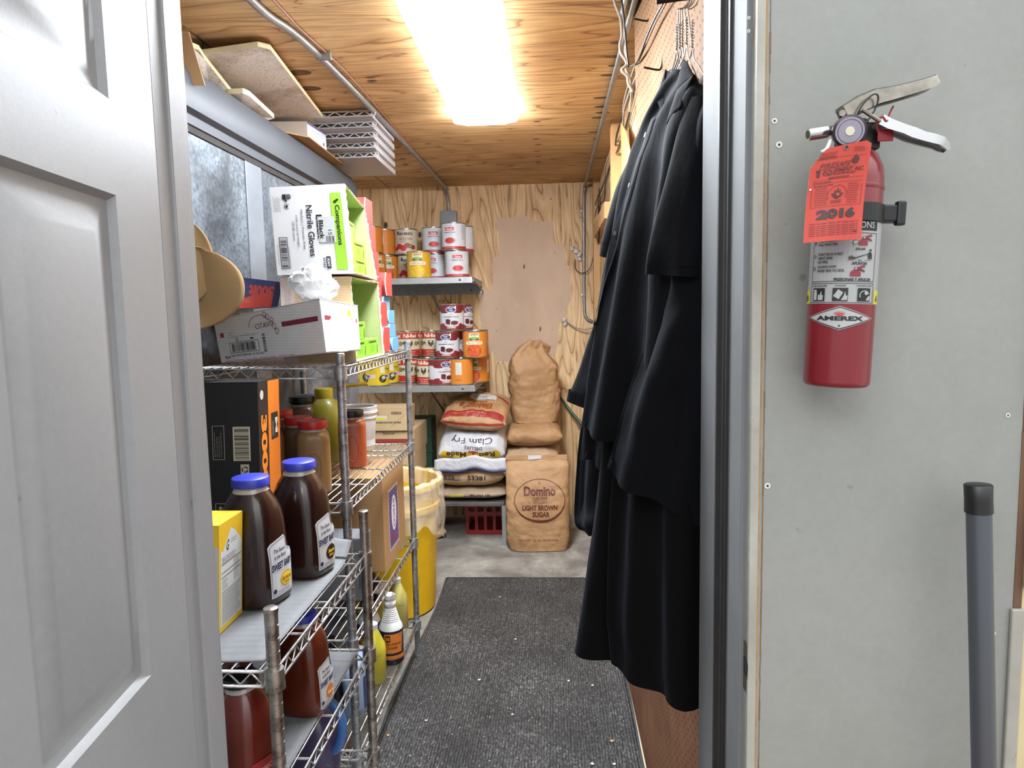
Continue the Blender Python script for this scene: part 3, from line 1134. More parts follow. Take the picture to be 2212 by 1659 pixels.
rack('wire_rack', 'tall chrome wire rack standing behind, with boxes piled on its top shelf', -1.06, -0.606, 1.96, 2.90, 1.395,
     (1.363, 0.965, 0.545, 0.175))
rack('wire_rack', 'low tarnished chrome wire rack nearest the door, holding the sauce jugs', -0.99, -0.525, 1.21, 1.85, 0.965,
     (0.85, 0.572, 0.27), post_mat=POSTOLD)

LINER = M('liner_grey', '#66686a', 0.75, var=0.2, vscale=14, bump=0.2, bscale=30, stretch=(1, 0.4, 1))


def liner(z, label, curl):
    r = thing('shelf_liner', label, 'shelf liner', (-0.757, 1.53, z), group='grey plastic liners on the low rack')
    m = MB()

    def f(u, v):
        x = -0.205 + 0.41 * u
        y = -0.30 + 0.60 * v
        zz = 0.0035 + 0.0012 * abs(math.sin(v * 24 * PI / 1)) + 0.002 * math.sin(u * 7 + v * 3)
        if curl:
            k = max(0.0, v - 0.80) / 0.2
            zz += 0.055 * k * k * (0.25 + 0.75 * (1 - abs(u - 0.55) ** 1.5))
        return (x, y + (-0.01 * (v > .9)), zz)
    m.grid(f, 20, 96)
    m.build('sheet', LINER, r, smooth=180, solid=0.0016)
    return r


liner(0.852, 'grey plastic liner under the upper sauce jugs, curling up at its far end', True)
liner(0.574, 'grey plastic liner on the lower shelf of the low rack', False)


# ------------------------------------------------------------------ sauce jugs
def sq_ring(hx, hy, z, e=3.2, n=40, twist=0.0):
    r = []
    for i in range(n):
        a = 2 * PI * i / n
        c, s = math.cos(a), math.sin(a)
        r.append((math.copysign(abs(c) ** (2 / e), c) * hx, math.copysign(abs(s) ** (2 / e), s) * hy, z))
    return r


SAUCE = M('dark_barbecue_sauce', '#26120d', 0.2, coat=0.3, var=0.25, vscale=9)
SAUCE2 = M('reddish_sauce', '#55200f', 0.22, coat=0.3, var=0.3, vscale=9)
SAUCE3 = M('red_brown_sauce', '#5a1d12', 0.25, coat=0.3, var=0.3, vscale=12)
CLEARP = M('cloudy_plastic', '#a9a39c', 0.2, coat=0.3)
LIDB = M('blue_lid', '#2b33a0', 0.4, bump=0.05)
LIDR = M('red_lid', '#b3231c', 0.4)


def jug(label, loc, rot, sauce, lid, design, sc=1.0, group='gallon jugs of sauce on the low rack'):
    r = thing('sauce_jug', label, 'jug', loc, (0, 0, rot), group)
    m = MB()
    prof = [(0.060, 0.0, 3.0), (0.068, 0.004, 3.0), (0.071, 0.012, 3.2), (0.0715, 0.055, 3.3), (0.071, 0.11, 3.3), (0.069, 0.15, 3.0),
            (0.0685, 0.165, 2.9), (0.067, 0.19, 2.7), (0.062, 0.215, 2.5), (0.054, 0.238, 2.3), (0.046, 0.253, 2.1), (0.040, 0.262, 2.0)]
    rings = [sq_ring(a * sc, a * 0.92 * sc, z * sc, e) for a, z, e in prof]
    # finger groove on the label edge
    rr = []
    for ring in rings:
        q = []
        for x, y, z in ring:
            if 0.10 * sc < z < 0.22 * sc and x > 0.03 * sc and y > 0.01:
                k = math.exp(-((z / sc - 0.165) / 0.022) ** 2) * min(1, (x / sc - 0.03) / 0.03) * max(0, min(1, (y / sc - 0.03) / 0.02))
                x -= 0.012 * k
                y -= 0.008 * k
            q.append((x, y, z))
        rr.append(q)
    m.loft(rr)
    body = m.build('bottle', sauce, r, smooth=50)
    m = MB()
    m.loft([sq_ring(a * sc, a * 0.95 * sc, z * sc, 2.0) for a, z in ((0.0415, 0.259), (0.037, 0.268), (0.034, 0.275))])
    m.build('neck', CLEARP, r, smooth=50)
    m = MB()
    prof = []
    R_ = 0.041 * sc
    n = 60
    rings = []
    for z, k in ((0.272, 1.0), (0.290, 1.0)):
        rings.append([((R_ + (0.0007 if i % 2 else 0)) * k * math.cos(2 * PI * i / n), (R_ + (0.0007 if i % 2 else 0)) * k * math.sin(2 * PI * i / n), z * sc) for i in range(n)])
    rings.append([((R_ - 0.002) * math.cos(2 * PI * i / n), (R_ - 0.002) * math.sin(2 * PI * i / n), 0.2925 * sc) for i in range(n)])
    m.loft(rings)
    m.build('lid', lid, r, smooth=50)
    if design:
        p = Print(cut=0.012)
        if design == 'red':
            p.rect(-0.04, 0.04, 0.03, 0.10, '#8c1f28', 1)
            p.text('BARBECUE', 0, 0.075, 0.07, 0.012, '#caa09a', 2)
            p.lines(-0.035, 0.06, 0.07, 0.006, 4, '#caa09a')
        else:
            k = [(-0.040, 0.022), (0.040, 0.022), (0.042, 0.12), (0.030, 0.122), (0.020, 0.13), (0.018, 0.148), (0.012, 0.158), (-0.02, 0.152), (-0.036, 0.147), (-0.042, 0.14)]
            p.poly(k, '#c9cbd0', 1)
            ins = [(u * 0.92, 0.088 + (v - 0.088) * 0.93) for u, v in k]
            for a, b in zip(ins, ins[1:] + ins[:1]):
                dx, dy = b[0] - a[0], b[1] - a[1]
                L = math.hypot(dx, dy)
                nx, ny = -dy / L * 0.0006, dx / L * 0.0006
                p.poly([(a[0] - nx, a[1] - ny), (b[0] - nx, b[1] - ny), (b[0] + nx, b[1] + ny), (a[0] + nx, a[1] + ny)], '#3b3f4b', 2)
            p.text('The Sauce', -0.008, 0.128, 0.040, 0.009, '#22242e', 2, rot=0.03, shear=0.25)
            p.text('is the Boss!', -0.006, 0.114, 0.044, 0.009, '#22242e', 2, rot=0.03, shear=0.25)
            p.text('SWEET BABY', 0.0, 0.092, 0.074, 0.0165, '#23264a', 2, rot=0.05, bold=0.04, shear=0.1)
            p.lines(-0.03, 0.078, 0.06, 0.004, 1, '#8a8d96', t=0.001)
            if design == 'yellow':
                p.disc(0.012, 0.056, 0.0235, 0.0175, '#c2a21c', 2)
                p.disc(0.012, 0.056, 0.021, 0.0152, '#e3c42c', 3)
                p.text('Barbecue', 0.012, 0.058, 0.037, 0.009, '#99610e', 4, bold=0.03, shear=0.2)
                p.text('Sauce', 0.012, 0.048, 0.018, 0.006, '#99610e', 4, bold=0.03, shear=0.2)
            elif design == 'dark':
                p.disc(0.012, 0.056, 0.0235, 0.0195, '#5a1a1c', 2)
                p.disc(0.012, 0.056, 0.021, 0.017, '#1e1512', 3)
                p.text('Sauce', 0.012, 0.060, 0.030, 0.010, '#d8b41e', 4, bold=0.05, shear=0.2)
                p.text('BBQ', 0.012, 0.048, 0.02, 0.007, '#d8b41e', 4, bold=0.05)
            else:
                p.disc(0.008, 0.056, 0.022, 0.0205, '#d07a25', 2)
                p.text('Sauce', 0.008, 0.056, 0.030, 0.010, '#f0d9b0', 4, bold=0.05, shear=0.2)
            p.disc(-0.030, 0.036, 0.0055, 0.0055, '#23264a', 2)
            p.lines(-0.02, 0.031, 0.052, 0.004, 1, '#3b3f4b', t=0.0016)
        for v in p.bm.verts:
            v.co *= sc
        p.build('paper_label', project(body, (0.06, 0, 0), (0, 1, 0), (0, 0, 1)), r)
    return r


rj = math.radians(-12)
jug('blue-lidded dark barbecue sauce jug with a yellow emblem, nearest on the upper liner', (-0.688, 1.515, 0.858), rj, SAUCE, LIDB, 'yellow', 0.99)
jug('blue-lidded dark sauce jug with a dark round emblem, standing behind the nearest jug', (-0.640, 1.690, 0.858), rj, SAUCE, LIDB, 'dark', 0.99)
jug('reddish brown sauce jug with an orange emblem on the lower liner', (-0.595, 1.545, 0.580), math.radians(-10), SAUCE2, LIDB, 'orange', 0.80)
j = jug('black-capped red sauce jug at the door edge on the lower shelf', (-0.615, 1.262, 0.580), math.radians(-25), SAUCE3, BLACK, 'red', 0.80)
jug('dull red sauce jug behind the black-capped one, partly in shade', (-0.72, 1.43, 0.580), math.radians(-60), SAUCE3, BLACK, None, 0.80)


# ------------------------------------------------------------------ cartons
def carton(name, label, cat, pts, mats, draw=None, group=None, parent=None, flaps=True, bev=0.0015):
    """closed carton from 8 corner points: bottom ring (front-left, front-right, back-right, back-left) then top ring"""
    base = Vector(pts[0]) * 0.25 + Vector(pts[1]) * 0.25 + Vector(pts[2]) * 0.25 + Vector(pts[3]) * 0.25
    r = thing(name, label, cat, base, group=group)
    q = [Vector(p) - base for p in pts]
    m = MB()
    m.hexa(q)
    m.build('carton_body', mats, r, bevel=bev)
    if flaps:
        m = MB()
        a, b, c, d = q[4:8]
        up = Vector((0, 0, 0.0012))
        for u0, u1 in ((0.0, 0.494), (0.506, 1.0)):
            m.face([a.lerp(d, u0) + up, b.lerp(c, u0) + up, b.lerp(c, u1) + up, a.lerp(d, u1) + up])
        m.build('top_flap', mats, r, solid=0.002)
    if draw:
        draw(q, r)
    return r


def boxpts(x0, x1, y0, y1, z0, z1, yaw=0.0, roll=0.0):
    cx, cy = (x0 + x1) / 2, (y0 + y1) / 2
    out = []
    for z in (z0, z1):
        for x, y in ((x0, y0), (x1, y0), (x1, y1), (x0, y1)):
            dx, dy = x - cx, y - cy
            out.append((cx + dx * math.cos(yaw) - dy * math.sin(yaw) + roll * (z - z0), cy + dx * math.sin(yaw) + dy * math.cos(yaw), z))
    return out


# yellow cereal carton
def draw_cereal(q, r):
    a, b, c, d = q[0], q[1], q[2], q[3]
    e, f, g, h = q[4:8]
    W, H = 0.125, 0.235
    p = Print()
    # the white facts panel on the face towards the aisle
    p.rect(0, W, 0, H, '#d9b127', 0.5)
    p.poly([(0.008, 0.012), (W - 0.006, 0.012), (W - 0.006, 0.175), (0.085, 0.205), (0.06, 0.218), (0.045, 0.2), (0.02, 0.175), (0.008, 0.178)], '#c7cac9', 1)
    p.text('G', 0.045, 0.183, 0.014, 0.022, '#2a2a2a', 2, shear=0.3)
    p.lines(0.06, 0.19, 0.03, 0.006, 2, '#555555')
    p.lines(0.015, 0.160, 0.095, 0.0045, 4, '#3f3f3f')
    for k, z in enumerate((0.146, 0.128, 0.118, 0.085)):
        p.rect(0.012, W - 0.01, z, z + 0.0012, '#3a3a3a', 2)
    p.lines(0.015, 0.112, 0.03, 0.005, 5, '#555555')
    p.lines(0.075, 0.142, 0.03, 0.005, 10, '#555555')
    p.lines(0.015, 0.080, 0.098, 0.0042, 16, '#4a4a4a', jit=0.15)
    p.build('printed_panel', quadmap(b, c, g, f, W, H), r)
    p = Print()
    W2 = 0.07
    p.rect(0, W2, 0, H, '#b9b3a4', 0.5)
    p.rect(0, W2, H - 0.045, H, '#d9b127', 1)
    for k in range(5):
        p.disc(0.045 + 0.006 * (k % 2), 0.155 - k * 0.03, 0.014, 0.007, '#3a2f28', 2)
    p.build('front_panel', quadmap(a, b, f, e, W2, H), r)


YB0, YB1, YB2, YB3 = (-0.691, 1.345, 0.853), (-0.696, 1.45, 0.853), (-0.695, 1.46, 1.068), (-0.69, 1.352, 1.07)
zb = 0.8575
pts = [(YB0[0] - 0.075, 1.335, zb), (YB0[0], 1.335, zb), (YB1[0] + 0.004, 1.445, zb), (YB1[0] - 0.071, 1.445, zb)]
pts += [(p[0] + 0.012, p[1] + 0.004, 1.085) for p in pts]
carton('cereal_box', 'yellow cereal carton with white facts panel at the door edge', 'box', pts, M('carton_yellow', '#d9b127', 0.55), draw_cereal)


# black film carton standing on the rear left of the low rack
def draw_film(q, r):
    a, b, c, d, e, f, g, h = q
    W, H = 0.125, 0.49
    p = Print()
    p.frame(0.016, 0.044, 0.300, 0.385, 0.001, '#b5ada0')
    p.lines(0.022, 0.372, 0.0, 0.01, 1, '#b5ada0')
    for k in range(4):
        p.lines(0.022 + 0.005 * k, 0.306, 0.07, 0.1, 1, '#8d867b', rot=PI / 2)
    p.rect(0.064, 0.104, 0.297, 0.382, '#cfc4ab', 1)
    p.barcode(0.084, 0.34, 0.082, 0.034, '#141210', rot=PI / 2, n=30)
    p.rect(0.080, 0.1, 0.212, 0.288, '#bfb59d', 1)
    for k in range(3):
        z = 0.275 - 0.025 * k
        p.ring(0.090, z, 0.008, 0.008, 0.003, '#141210', 2, n=12, a0=0.3, a1=1.9)
        p.ring(0.090, z, 0.008, 0.008, 0.003, '#141210', 2, n=12, a0=2.4, a1=4.0)
        p.ring(0.090, z, 0.008, 0.008, 0.003, '#141210', 2, n=12, a0=4.5, a1=6.1)
    for k in range(3):
        z = 0.19 - 0.040 * k
        p.frame(0.018, 0.042, z - 0.034, z, 0.0012, '#b5ada0')
        p.disc(0.030, z - 0.012, 0.004, 0.004, '#b5ada0')
        p.poly([(0.022, z - 0.03), (0.036, z - 0.03), (0.038, z - 0.02), (0.024, z - 0.018)], '#8d867b')
    p.build('printed_front', quadmap(a, b, f, e, W, H), r)
    p = Print()
    W2 = 0.15
    p.rect(0.066, W2, 0, H, '#d9791c', 1)
    p.text('3000', 0.034, 0.312, 0.190, 0.040, '#e0801f', 2, rot=-PI / 2, bold=0.05)
    p.text('FT', 0.036, 0.195, 0.034, 0.026, '#e0801f', 2, rot=-PI / 2, bold=0.04)
    p.text('FILM', 0.038, 0.125, 0.085, 0.028, '#d8d5cd', 2, rot=-PI / 2, bold=0.06)
    p.disc(0.022, 0.458, 0.012, 0.012, '#b9b4a9', 2)
    p.rect(0.085, 0.135, 0.335, 0.405, '#1a1512', 2)
    p.text('M', 0.122, 0.370, 0.04, 0.018, '#d8d5cd', 3, rot=-PI / 2, bold=0.04)
    for k in range(2):
        p.lines(0.092 + k * 0.008, 0.345, 0.05, 0.1, 1, '#d8d5cd', lay=3, rot=PI / 2)
    p.build('printed_side', quadmap(b, c, g, f, W2, H), r)
    p = Print()
    p.rect(0.0, W, 0.10, W2, '#d9791c', 1)
    p.text('FOODSERVICE', 0.07, 0.035, 0.10, 0.02, '#c7c2b6', 2, bold=0.03)
    p.text('FILM', 0.06, 0.118, 0.07, 0.014, '#2a1409', 2, bold=0.03)
    p.build('printed_top', quadmap(e, f, g, h, W, W2), r)


TL, TR, RR = (-0.855, 1.655, 1.351), (-0.719, 1.655, 1.346), (-0.729, 1.815, 1.345)
zt = (TL[2] + TR[2]) / 2
pts = [(TL[0] - 0.012, 1.650, 0.857), (TR[0] - 0.012, 1.650, 0.857), (RR[0] - 0.012, 1.805, 0.857), (RR[0] - 0.137, 1.805, 0.857)]
pts += [(TL[0], 1.655, zt), (TR[0], 1.655, zt), (RR[0], 1.810, zt - 0.004), (RR[0] - 0.13, 1.810, zt - 0.004)]
carton('film_carton', 'tall black and orange plastic film carton reading 3000 FT', 'box', pts, M('carton_black', '#151214', 0.42), draw_film)


# white coffee carton lying across the post tops
def draw_coffee(q, r):
    a, b, c, d, e, f, g, h = q
    W, H = 0.44, 0.145
    p = Print()
    p.rect(0.285, 0.425, 0.088, 0.102, '#7a1f35', 1)
    p.rect(0.020, 0.036, 0.083, 0.098, '#9a2a2c', 1)
    p.lines(0.055, 0.094, 0.025, 0.006, 2, '#6a6560')
    p.lines(0.055, 0.080, 0.13, 0.006, 1, '#6a6560', jit=0)
    p.frame(0.052, 0.180, 0.028, 0.062, 0.0014, '#33302e')
    p.barcode(0.116, 0.045, 0.105, 0.026, '#33302e', n=34)
    p.ring(0.090, 0.070, 0.006, 0.006, 0.0012, '#33302e')
    p.text('U', 0.090, 0.070, 0.005, 0.006, '#33302e')
    p.rect(0.148, 0.162, 0.066, 0.071, '#33302e', 2)
    p.barcode(0.205, 0.05, 0.055, 0.012, '#33302e', n=16, rot=PI / 2)
    p.text('NET WT 6.00 LB  (2.72) KG', 0.125, 0.019, 0.145, 0.0075, '#5a5552', 2)
    p.text('Sys', 0.036, 0.016, 0.022, 0.013, '#8c2030', 2, bold=0.03)
    p.lines(0.02, 0.004, 0.30, 0.004, 1, '#8a3a40', jit=0)
    p.ring(0.195, 0.102, 0.045, 0.033, 0.0016, '#7a3a35', 2, a0=0.35, a1=PI)
    p.text('CITAVO', 0.215, 0.102, 0.075, 0.016, '#7a3a35', 2, rot=0.05, bold=0.0)
    for (u, v, a_) in ((0.222, 0.132, .6), (0.232, 0.124, .4), (0.248, 0.112, .2), (0.255, 0.094, .0), (0.262, 0.078, -.2)):
        p.ring(u, v, 0.0075, 0.0095, 0.0016, '#8a3028', 2, n=14)
    p.lines(0.03, 0.132, 0.035, 0.006, 1, '#6a6560')
    p.build('printed_front', quadmap(a, b, f, e, W, H), r)
    p = Print()
    W2 = 0.16
    p.rect(0.010, 0.060, 0.090, 0.103, '#7a1f35', 1)
    p.rect(0.105, 0.150, 0.090, 0.103, '#7a1f35', 1)
    p.poly([(0.060, 0.090), (0.060, 0.103), (0.070, 0.086), (0.075, 0.078)], '#7a1f35', 1)
    p.poly([(0.075, 0.115), (0.115, 0.100), (0.122, 0.085), (0.082, 0.083)], '#cbb52a', 2)
    p.poly([(0.108, 0.125), (0.120, 0.128), (0.128, 0.095), (0.112, 0.10)], '#cbb52a', 3)
    p.disc(0.085, 0.098, 0.018, 0.018, '#b9b9b9', 3)
    p.ring(0.085, 0.068, 0.010, 0.010, 0.002, '#9a9a9a', 2)
    p.rect(0.058, 0.095, 0.0, 0.045, '#9fa4a4', 1)
    p.lines(0.01, 0.135, 0.06, 0.005, 1, '#8a8a8a')
    p.build('printed_end', quadmap(b, c, g, f, W2, H), r)


BL, BR, CR = (-1.015, 2.08, 1.367), (-0.617, 1.875, 1.408), (-0.583, 2.1, 1.403)
tl, tr, tc = (-1.033, 2.08, 1.503), (-0.629, 1.875, 1.555), (-0.587, 2.1, 1.538)
BL = (BL[0], BL[1], max(BL[2], 1.372))
bk = tuple(Vector(CR) + Vector(BL) - Vector(BR))
tk = tuple(Vector(tc) + Vector(tl) - Vector(tr))
carton('coffee_carton', 'dusty white coffee carton with maroon stripe on top of the tall rack', 'box',
       [BL, BR, CR, bk, tl, tr, tc, tk], CARDW, draw_coffee, bev=0.003)


# open glove cartons with lime green dispenser boxes inside
def open_carton(label, pts, mats, inner, draw, lip):
    base = (Vector(pts[0]) + Vector(pts[1]) + Vector(pts[2]) + Vector(pts[3])) / 4
    r = thing('glove_carton', label, 'box', base)
    q = [Vector(p) - base for p in pts]
    cen = sum(q, Vector()) / 8
    m = MB()
    a, b, c, d, e, f, g, h = q
    m.face([a, b, c, d]); m.face([e, f, g, h]); m.face([a, b, f, e]); m.face([d, c, g, h]); m.face([a, d, h, e])
    bmesh.ops.remove_doubles(m.bm, verts=m.bm.verts, dist=1e-5)
    m.build('carton_body', mats, r, solid=0.004)
    m = MB()
    k = 0.985
    i_ = [cen + (v - cen) * 0.965 for v in q]
    a, b, c, d, e, f, g, h = i_
    m.face([a, b, c, d]); m.face([e, f, g, h]); m.face([a, b, f, e]); m.face([d, c, g, h]); m.face([a, d, h, e])
    m.build('green_lining', inner, r)
    # torn edge along the opening
    rg_ = random.Random(4)
    m = MB()
    B, C_, G, F_ = q[1], q[2], q[6], q[5]
    for s0, s1 in ((B, F_), (F_, G), (G, C_), (C_, B)):
        pr = None
        n = 26
        L = (s1 - s0)
        for t in range(n + 1):
            p = s0 + L * (t / n)
            o_ = Vector((rg_.uniform(0.0005, 0.005), rg_.uniform(-.001, .001), rg_.uniform(-.001, .001)))
            ins = (cen - p).normalized() * 0.006
            cur = (m.bm.verts.new(p), m.bm.verts.new(p + o_ + ins * 0.3), m.bm.verts.new(p + ins))
            if pr:
                m.bm.faces.new((pr[0], cur[0], cur[1], pr[1]))
                m.bm.faces.new((pr[1], cur[1], cur[2], pr[2]))
            pr = cur
    m.build('torn_edge', M('torn_paper', '#d5cdb4', 0.85), r)
    if draw:
        draw(q, r)
    return r


def draw_glove(q, r):
    a, b, c, d, e, f, g, h = q
    W, H = 0.25, 0.275
    p = Print()
    p.rect(0.198, 0.234, 0.012, 0.250, '#8fbf33', 1)
    p.text('Companions', 0.216, 0.150, 0.125, 0.020, '#1d2a12', 2, rot=-PI / 2, bold=0.03)
    p.poly([(0.205, 0.222), (0.212, 0.216), (0.226, 0.228), (0.222, 0.232), (0.21, 0.226)], '#1d2a12', 2)
    p.text('Black', 0.155, 0.147, 0.075, 0.020, '#17171b', 2, rot=-PI / 2, bold=0.02)
    p.text('Nitrile Gloves', 0.125, 0.135, 0.160, 0.021, '#17171b', 2, rot=-PI / 2, bold=0.015)
    p.text('Medium | Powder Free', 0.098, 0.14, 0.125, 0.010, '#3a3a40', 2, rot=-PI / 2, bold=0)
    p.text('1000 count by weight', 0.080, 0.135, 0.100, 0.009, '#3a3a40', 2, rot=-PI / 2, bold=0)
    p.text('10/100 count', 0.068, 0.135, 0.06, 0.009, '#3a3a40', 2, rot=-PI / 2, bold=0)
    p.rect(0.150, 0.205, 0.098, 0.178, '#b9bcbb', 3)
    p.barcode(0.186, 0.108, 0.028, 0.018, '#3a3a3c', lay=4, n=12)
    p.text('15', 0.187, 0.128, 0.017, 0.012, '#55585a', 4, rot=-PI / 2)
    p.text('Black', 0.160, 0.137, 0.060, 0.015, '#17171b', 4, rot=-PI / 2, bold=0.03)
    p.frame(0.016, 0.044, 0.018, 0.118, 0.002, '#17171b')
    p.barcode(0.030, 0.068, 0.09, 0.020, '#17171b', n=22, rot=PI / 2)
    p.lines(0.048, 0.018, 0.07, 0.1, 1, '#555558', rot=PI / 2, jit=0)
    p.lines(0.010, 0.03, 0.07, 0.1, 1, '#555558', rot=PI / 2)
    # glove pictogram
    p.rect(0.040, 0.052, 0.236, 0.252, '#17171b', 2)
    for k in range(4):
        p.rect(0.053, 0.070 - 0.002 * abs(k - 1.5), 0.2365 + k * 0.004, 0.2393 + k * 0.004, '#17171b', 2)
    p.poly([(0.044, 0.236), (0.050, 0.229), (0.055, 0.228), (0.053, 0.236)], '#17171b', 2)
    p.ring(0.052, 0.214, 0.009, 0.009, 0.0016, '#17171b', a0=0.5, a1=5.6)
    p.disc(0.052, 0.214, 0.004, 0.005, '#17171b')
    for k in range(6):
        p.lines(0.010 + k * 0.004, 0.198, 0.052, 0.1, 1, '#4a4a4e', rot=PI / 2, t=0.001)
    p.rect(0.166, 0.180, 0.016, 0.054, '#17171b', 2)
    p.text('XODY', 0.173, 0.035, 0.030, 0.008, '#c9cbcc', 3, rot=-PI / 2, bold=0.05)
    p.text('01163', 0.159, 0.035, 0.030, 0.008, '#17171b', 2, rot=-PI / 2, bold=0.02)
    p.rect(-0.0, 0.002, 0, H, '#c0bdb8', 1)
    qm_ = quadmap(a, b, f, e, W, H)
    p.build('printed_front', lambda u, v, l: qm_(u, v, l + 0.0024), r)


u0, u1, u2, u3 = (-0.831, 2.1, 1.629), (-0.595, 2.1, 1.628), (-0.632, 2.5, 1.636), (-1.007, 2.5, 1.644)
v0, v1, v2, v3 = (-0.842, 2.1, 1.877), (-0.612, 2.1, 1.883), (-0.667, 2.5, 1.908), (-1.027, 2.5, 1.902)
zz = 1.638
pts = [(u0[0], 2.10, zz), (u1[0], 2.10, zz), (u2[0] + 0.006, 2.50, zz), (u0[0] + 0.02, 2.50, zz)]
zt = 1.898
pts += [(v0[0], 2.10, zt), (v1[0], 2.10, zt + 0.004), (v2[0] + 0.006, 2.50, zt - 0.004), (v0[0] + 0.02, 2.50, zt)]
GI = cardboard('green_card', '#a9b07c')
LIM = M('lime_lining', '#97ad3c', 0.7, var=0.1)
open_carton('white open carton of black nitrile gloves, uppermost of the two', pts, M('carton_white', '#cfcfd0', 0.55, var=0.04, bump=0.05), GI, draw_glove, True)


def draw_glove2(q, r):
    a, b, c, d, e, f, g, h = q
    p = Print()
    W, H = 0.25, 0.26
    p.rect(0.0, 0.05, 0.0, H, '#b8a8a2', 1)
    for k in range(4):
        p.lines(0.016 + 0.006 * k, 0.15, 0.09, 0.1, 1, '#4a4a4e', rot=PI / 2, t=0.001)
    qm_ = quadmap(a, b, f, e, W, H)
    p.build('printed_front', lambda u, v, l: qm_(u, v, l + 0.0024), r)


pts = [(-0.832, 2.12, 1.367), (-0.604, 2.12, 1.367), (-0.610, 2.50, 1.367), (-0.82, 2.50, 1.367)]
pts += [(-0.832, 2.12, 1.628), (-0.612, 2.12, 1.628), (-0.622, 2.50, 1.628), (-0.82, 2.50, 1.628)]
open_carton('brown open glove carton underneath the white one', pts, CARDT, GI, draw_glove2, True)

LIMEB = M('lime_carton', '#6da823', 0.5)


def lime_box(loc, label, yaw=0.0):
    r = thing('glove_box', label, 'box', loc, (0, 0, yaw), group='lime green glove boxes in the open cartons')
    m = MB(); m.box(-0.17, 0.0, -0.080, 0.080, 0, 0.058, bev=0.0015)
    m.build('box_body', LIMEB, r)
    p = Print()
    p.text('Companions', 0.0, 0.047, 0.10, 0.010, '#16240c', 2, bold=0.05, shear=0.2)
    p.lines(-0.025, 0.034, 0.050, 0.006, 4, '#2c4a18', jit=0.1)
    p.rect(0.060, 0.065, 0.006, 0.036, '#16240c', 2)
    p.build('printed_end', flat((0.0, 0, 0), (0, 1, 0), (0, 0, 1)), r)
    p = Print()
    p.ring(-0.03, 0.034, 0.010, 0.010, 0.003, '#1d3a12', a0=0.5, a1=5.9)
    p.disc(-0.03, 0.034, 0.0035, 0.0035, '#1d3a12')
    p.build('printed_side', flat((0, -0.080, 0), (1, 0, 0), (0, 0, 1)), r)
    return r


lb = lime_box((-0.642, 2.205, 1.6435), 'lime glove box at the bottom of the white carton, nearer the viewer')
dup(lb, (-0.648, 2.370, 1.6435), label='lime glove box at the bottom of the white carton, farther from the viewer')
dup(lb, (-0.646, 2.205, 1.7025), label='lime glove box in the second layer of the white carton, nearer the viewer')
dup(lb, (-0.652, 2.370, 1.7025), label='lime glove box in the second layer of the white carton, farther from the viewer')
dup(lb, (-0.656, 2.30, 1.7615), rot=(0, 0, 0.12), label='single lime glove box topmost in the white carton')
dup(lb, (-0.620, 2.225, 1.3725), label='lime glove box at the bottom of the brown carton, nearer the viewer')
dup(lb, (-0.622, 2.390, 1.3725), label='lime glove box at the bottom of the brown carton, farther from the viewer')
dup(lb, (-0.622, 2.225, 1.4315), label='single lime glove box topmost in the brown carton')


# ------------------------------------------------------------------ pouches: red and blue curved-front boxes stacked behind
def pouch(col, key, label, loc, group, H=0.092):
    r = thing('dispenser_box', label, 'box', loc, group=group)
    m = MB()
    rings = []
    for x in (-0.09, 0.09):
        ring = []
        for k in range(13):
            t = k / 12
            ring.append((x, -0.045 - 0.018 * math.sin(PI * t), 0.002 + H * t))
        ring += [(x, 0.06, 0.002 + H), (x, 0.06, 0.002)]
        rings.append(ring)
    m.loft(rings)
    m.build('box_body', M(key, col, 0.5), r, smooth=40)
    m = MB()
    for sx in (-1, 1):
        x = sx * 0.0902
        m.loft([[(x, -0.045 - 0.021 * math.sin(PI * k / 12), 0.002 + H * k / 12), (x + sx * 0.0015, -0.041 - 0.018 * math.sin(PI * k / 12), 0.002 + H * k / 12)] for k in range(13)], closed=False, cap0=False, cap1=False)
    m.build('rim', M(key + '_rim', '#d7d3d0' if 'red' in key else '#9fc6ea', 0.5), r)
    if 'red' in key:
        p = Print(cut=0.012)
        p.rect(-0.012, 0.02, 0.070, 0.080, '#d9cfcf', 1)
        p.ring(0.0, 0.072, 0.010, 0.010, 0.003, '#d9cfcf')
        for k in range(3):
            p.lines(-0.03, 0.044 - 0.013 * k, 0.065, 0.01, 1, '#d9b9b5', t=0.004, jit=0.1)
        p.build('printed_front', lambda u, v, l: Vector((u + 0.045, -0.0455 - 0.018 * math.sin(PI * max(0, min(1, v / 0.094))) - l, v)), r)
    return r


RED, BLU = '#9a332c', '#4c82b8'
gR, gB = 'red curved-front boxes stacked at the rack end', 'pale blue curved-front boxes stacked at the rack end'
xr, yr = -0.775, 2.65
r0 = pouch(RED, 'carton_red', 'red curved-front box, topmost of the column behind the white carton', (xr + 0.000, yr, 1.855), gR)
r0.rotation_euler = (0, 0, 0.0)
words = ['second red box from the top behind the white glove carton', 'third red box from the top behind the white glove carton',
         'fourth red box from the top, just above the split column', 'red box beside the topmost blue box', 'lower red box squeezed beside the blue column']
for i in range(5):
    dup(r0, (xr + 0.008 * (i + 1) + (0.01 if i > 2 else 0), yr + 0.005 * (i % 2), 1.855 - 0.097 * (i + 1)), label=words[i])
r1 = dup(r0, (-0.748, 2.82, 1.588), label='red box perched alone on top of the pale blue boxes')
b0 = pouch(BLU, 'carton_blue', 'topmost pale blue box directly under a lone red box', (-0.760, 2.82, 1.5325), gB, 0.0530)
for i, (dx, dz, t) in enumerate(((0.018, 1.4770, 'second pale blue box from the top, sticking out a little'), (0.020, 1.4215, 'third pale blue box from the top of its column'), (0.030, 1.3665, 'lowest pale blue box resting on the wire shelf'))):
    dup(b0, (-0.760 + dx, 2.82, dz), label=t)

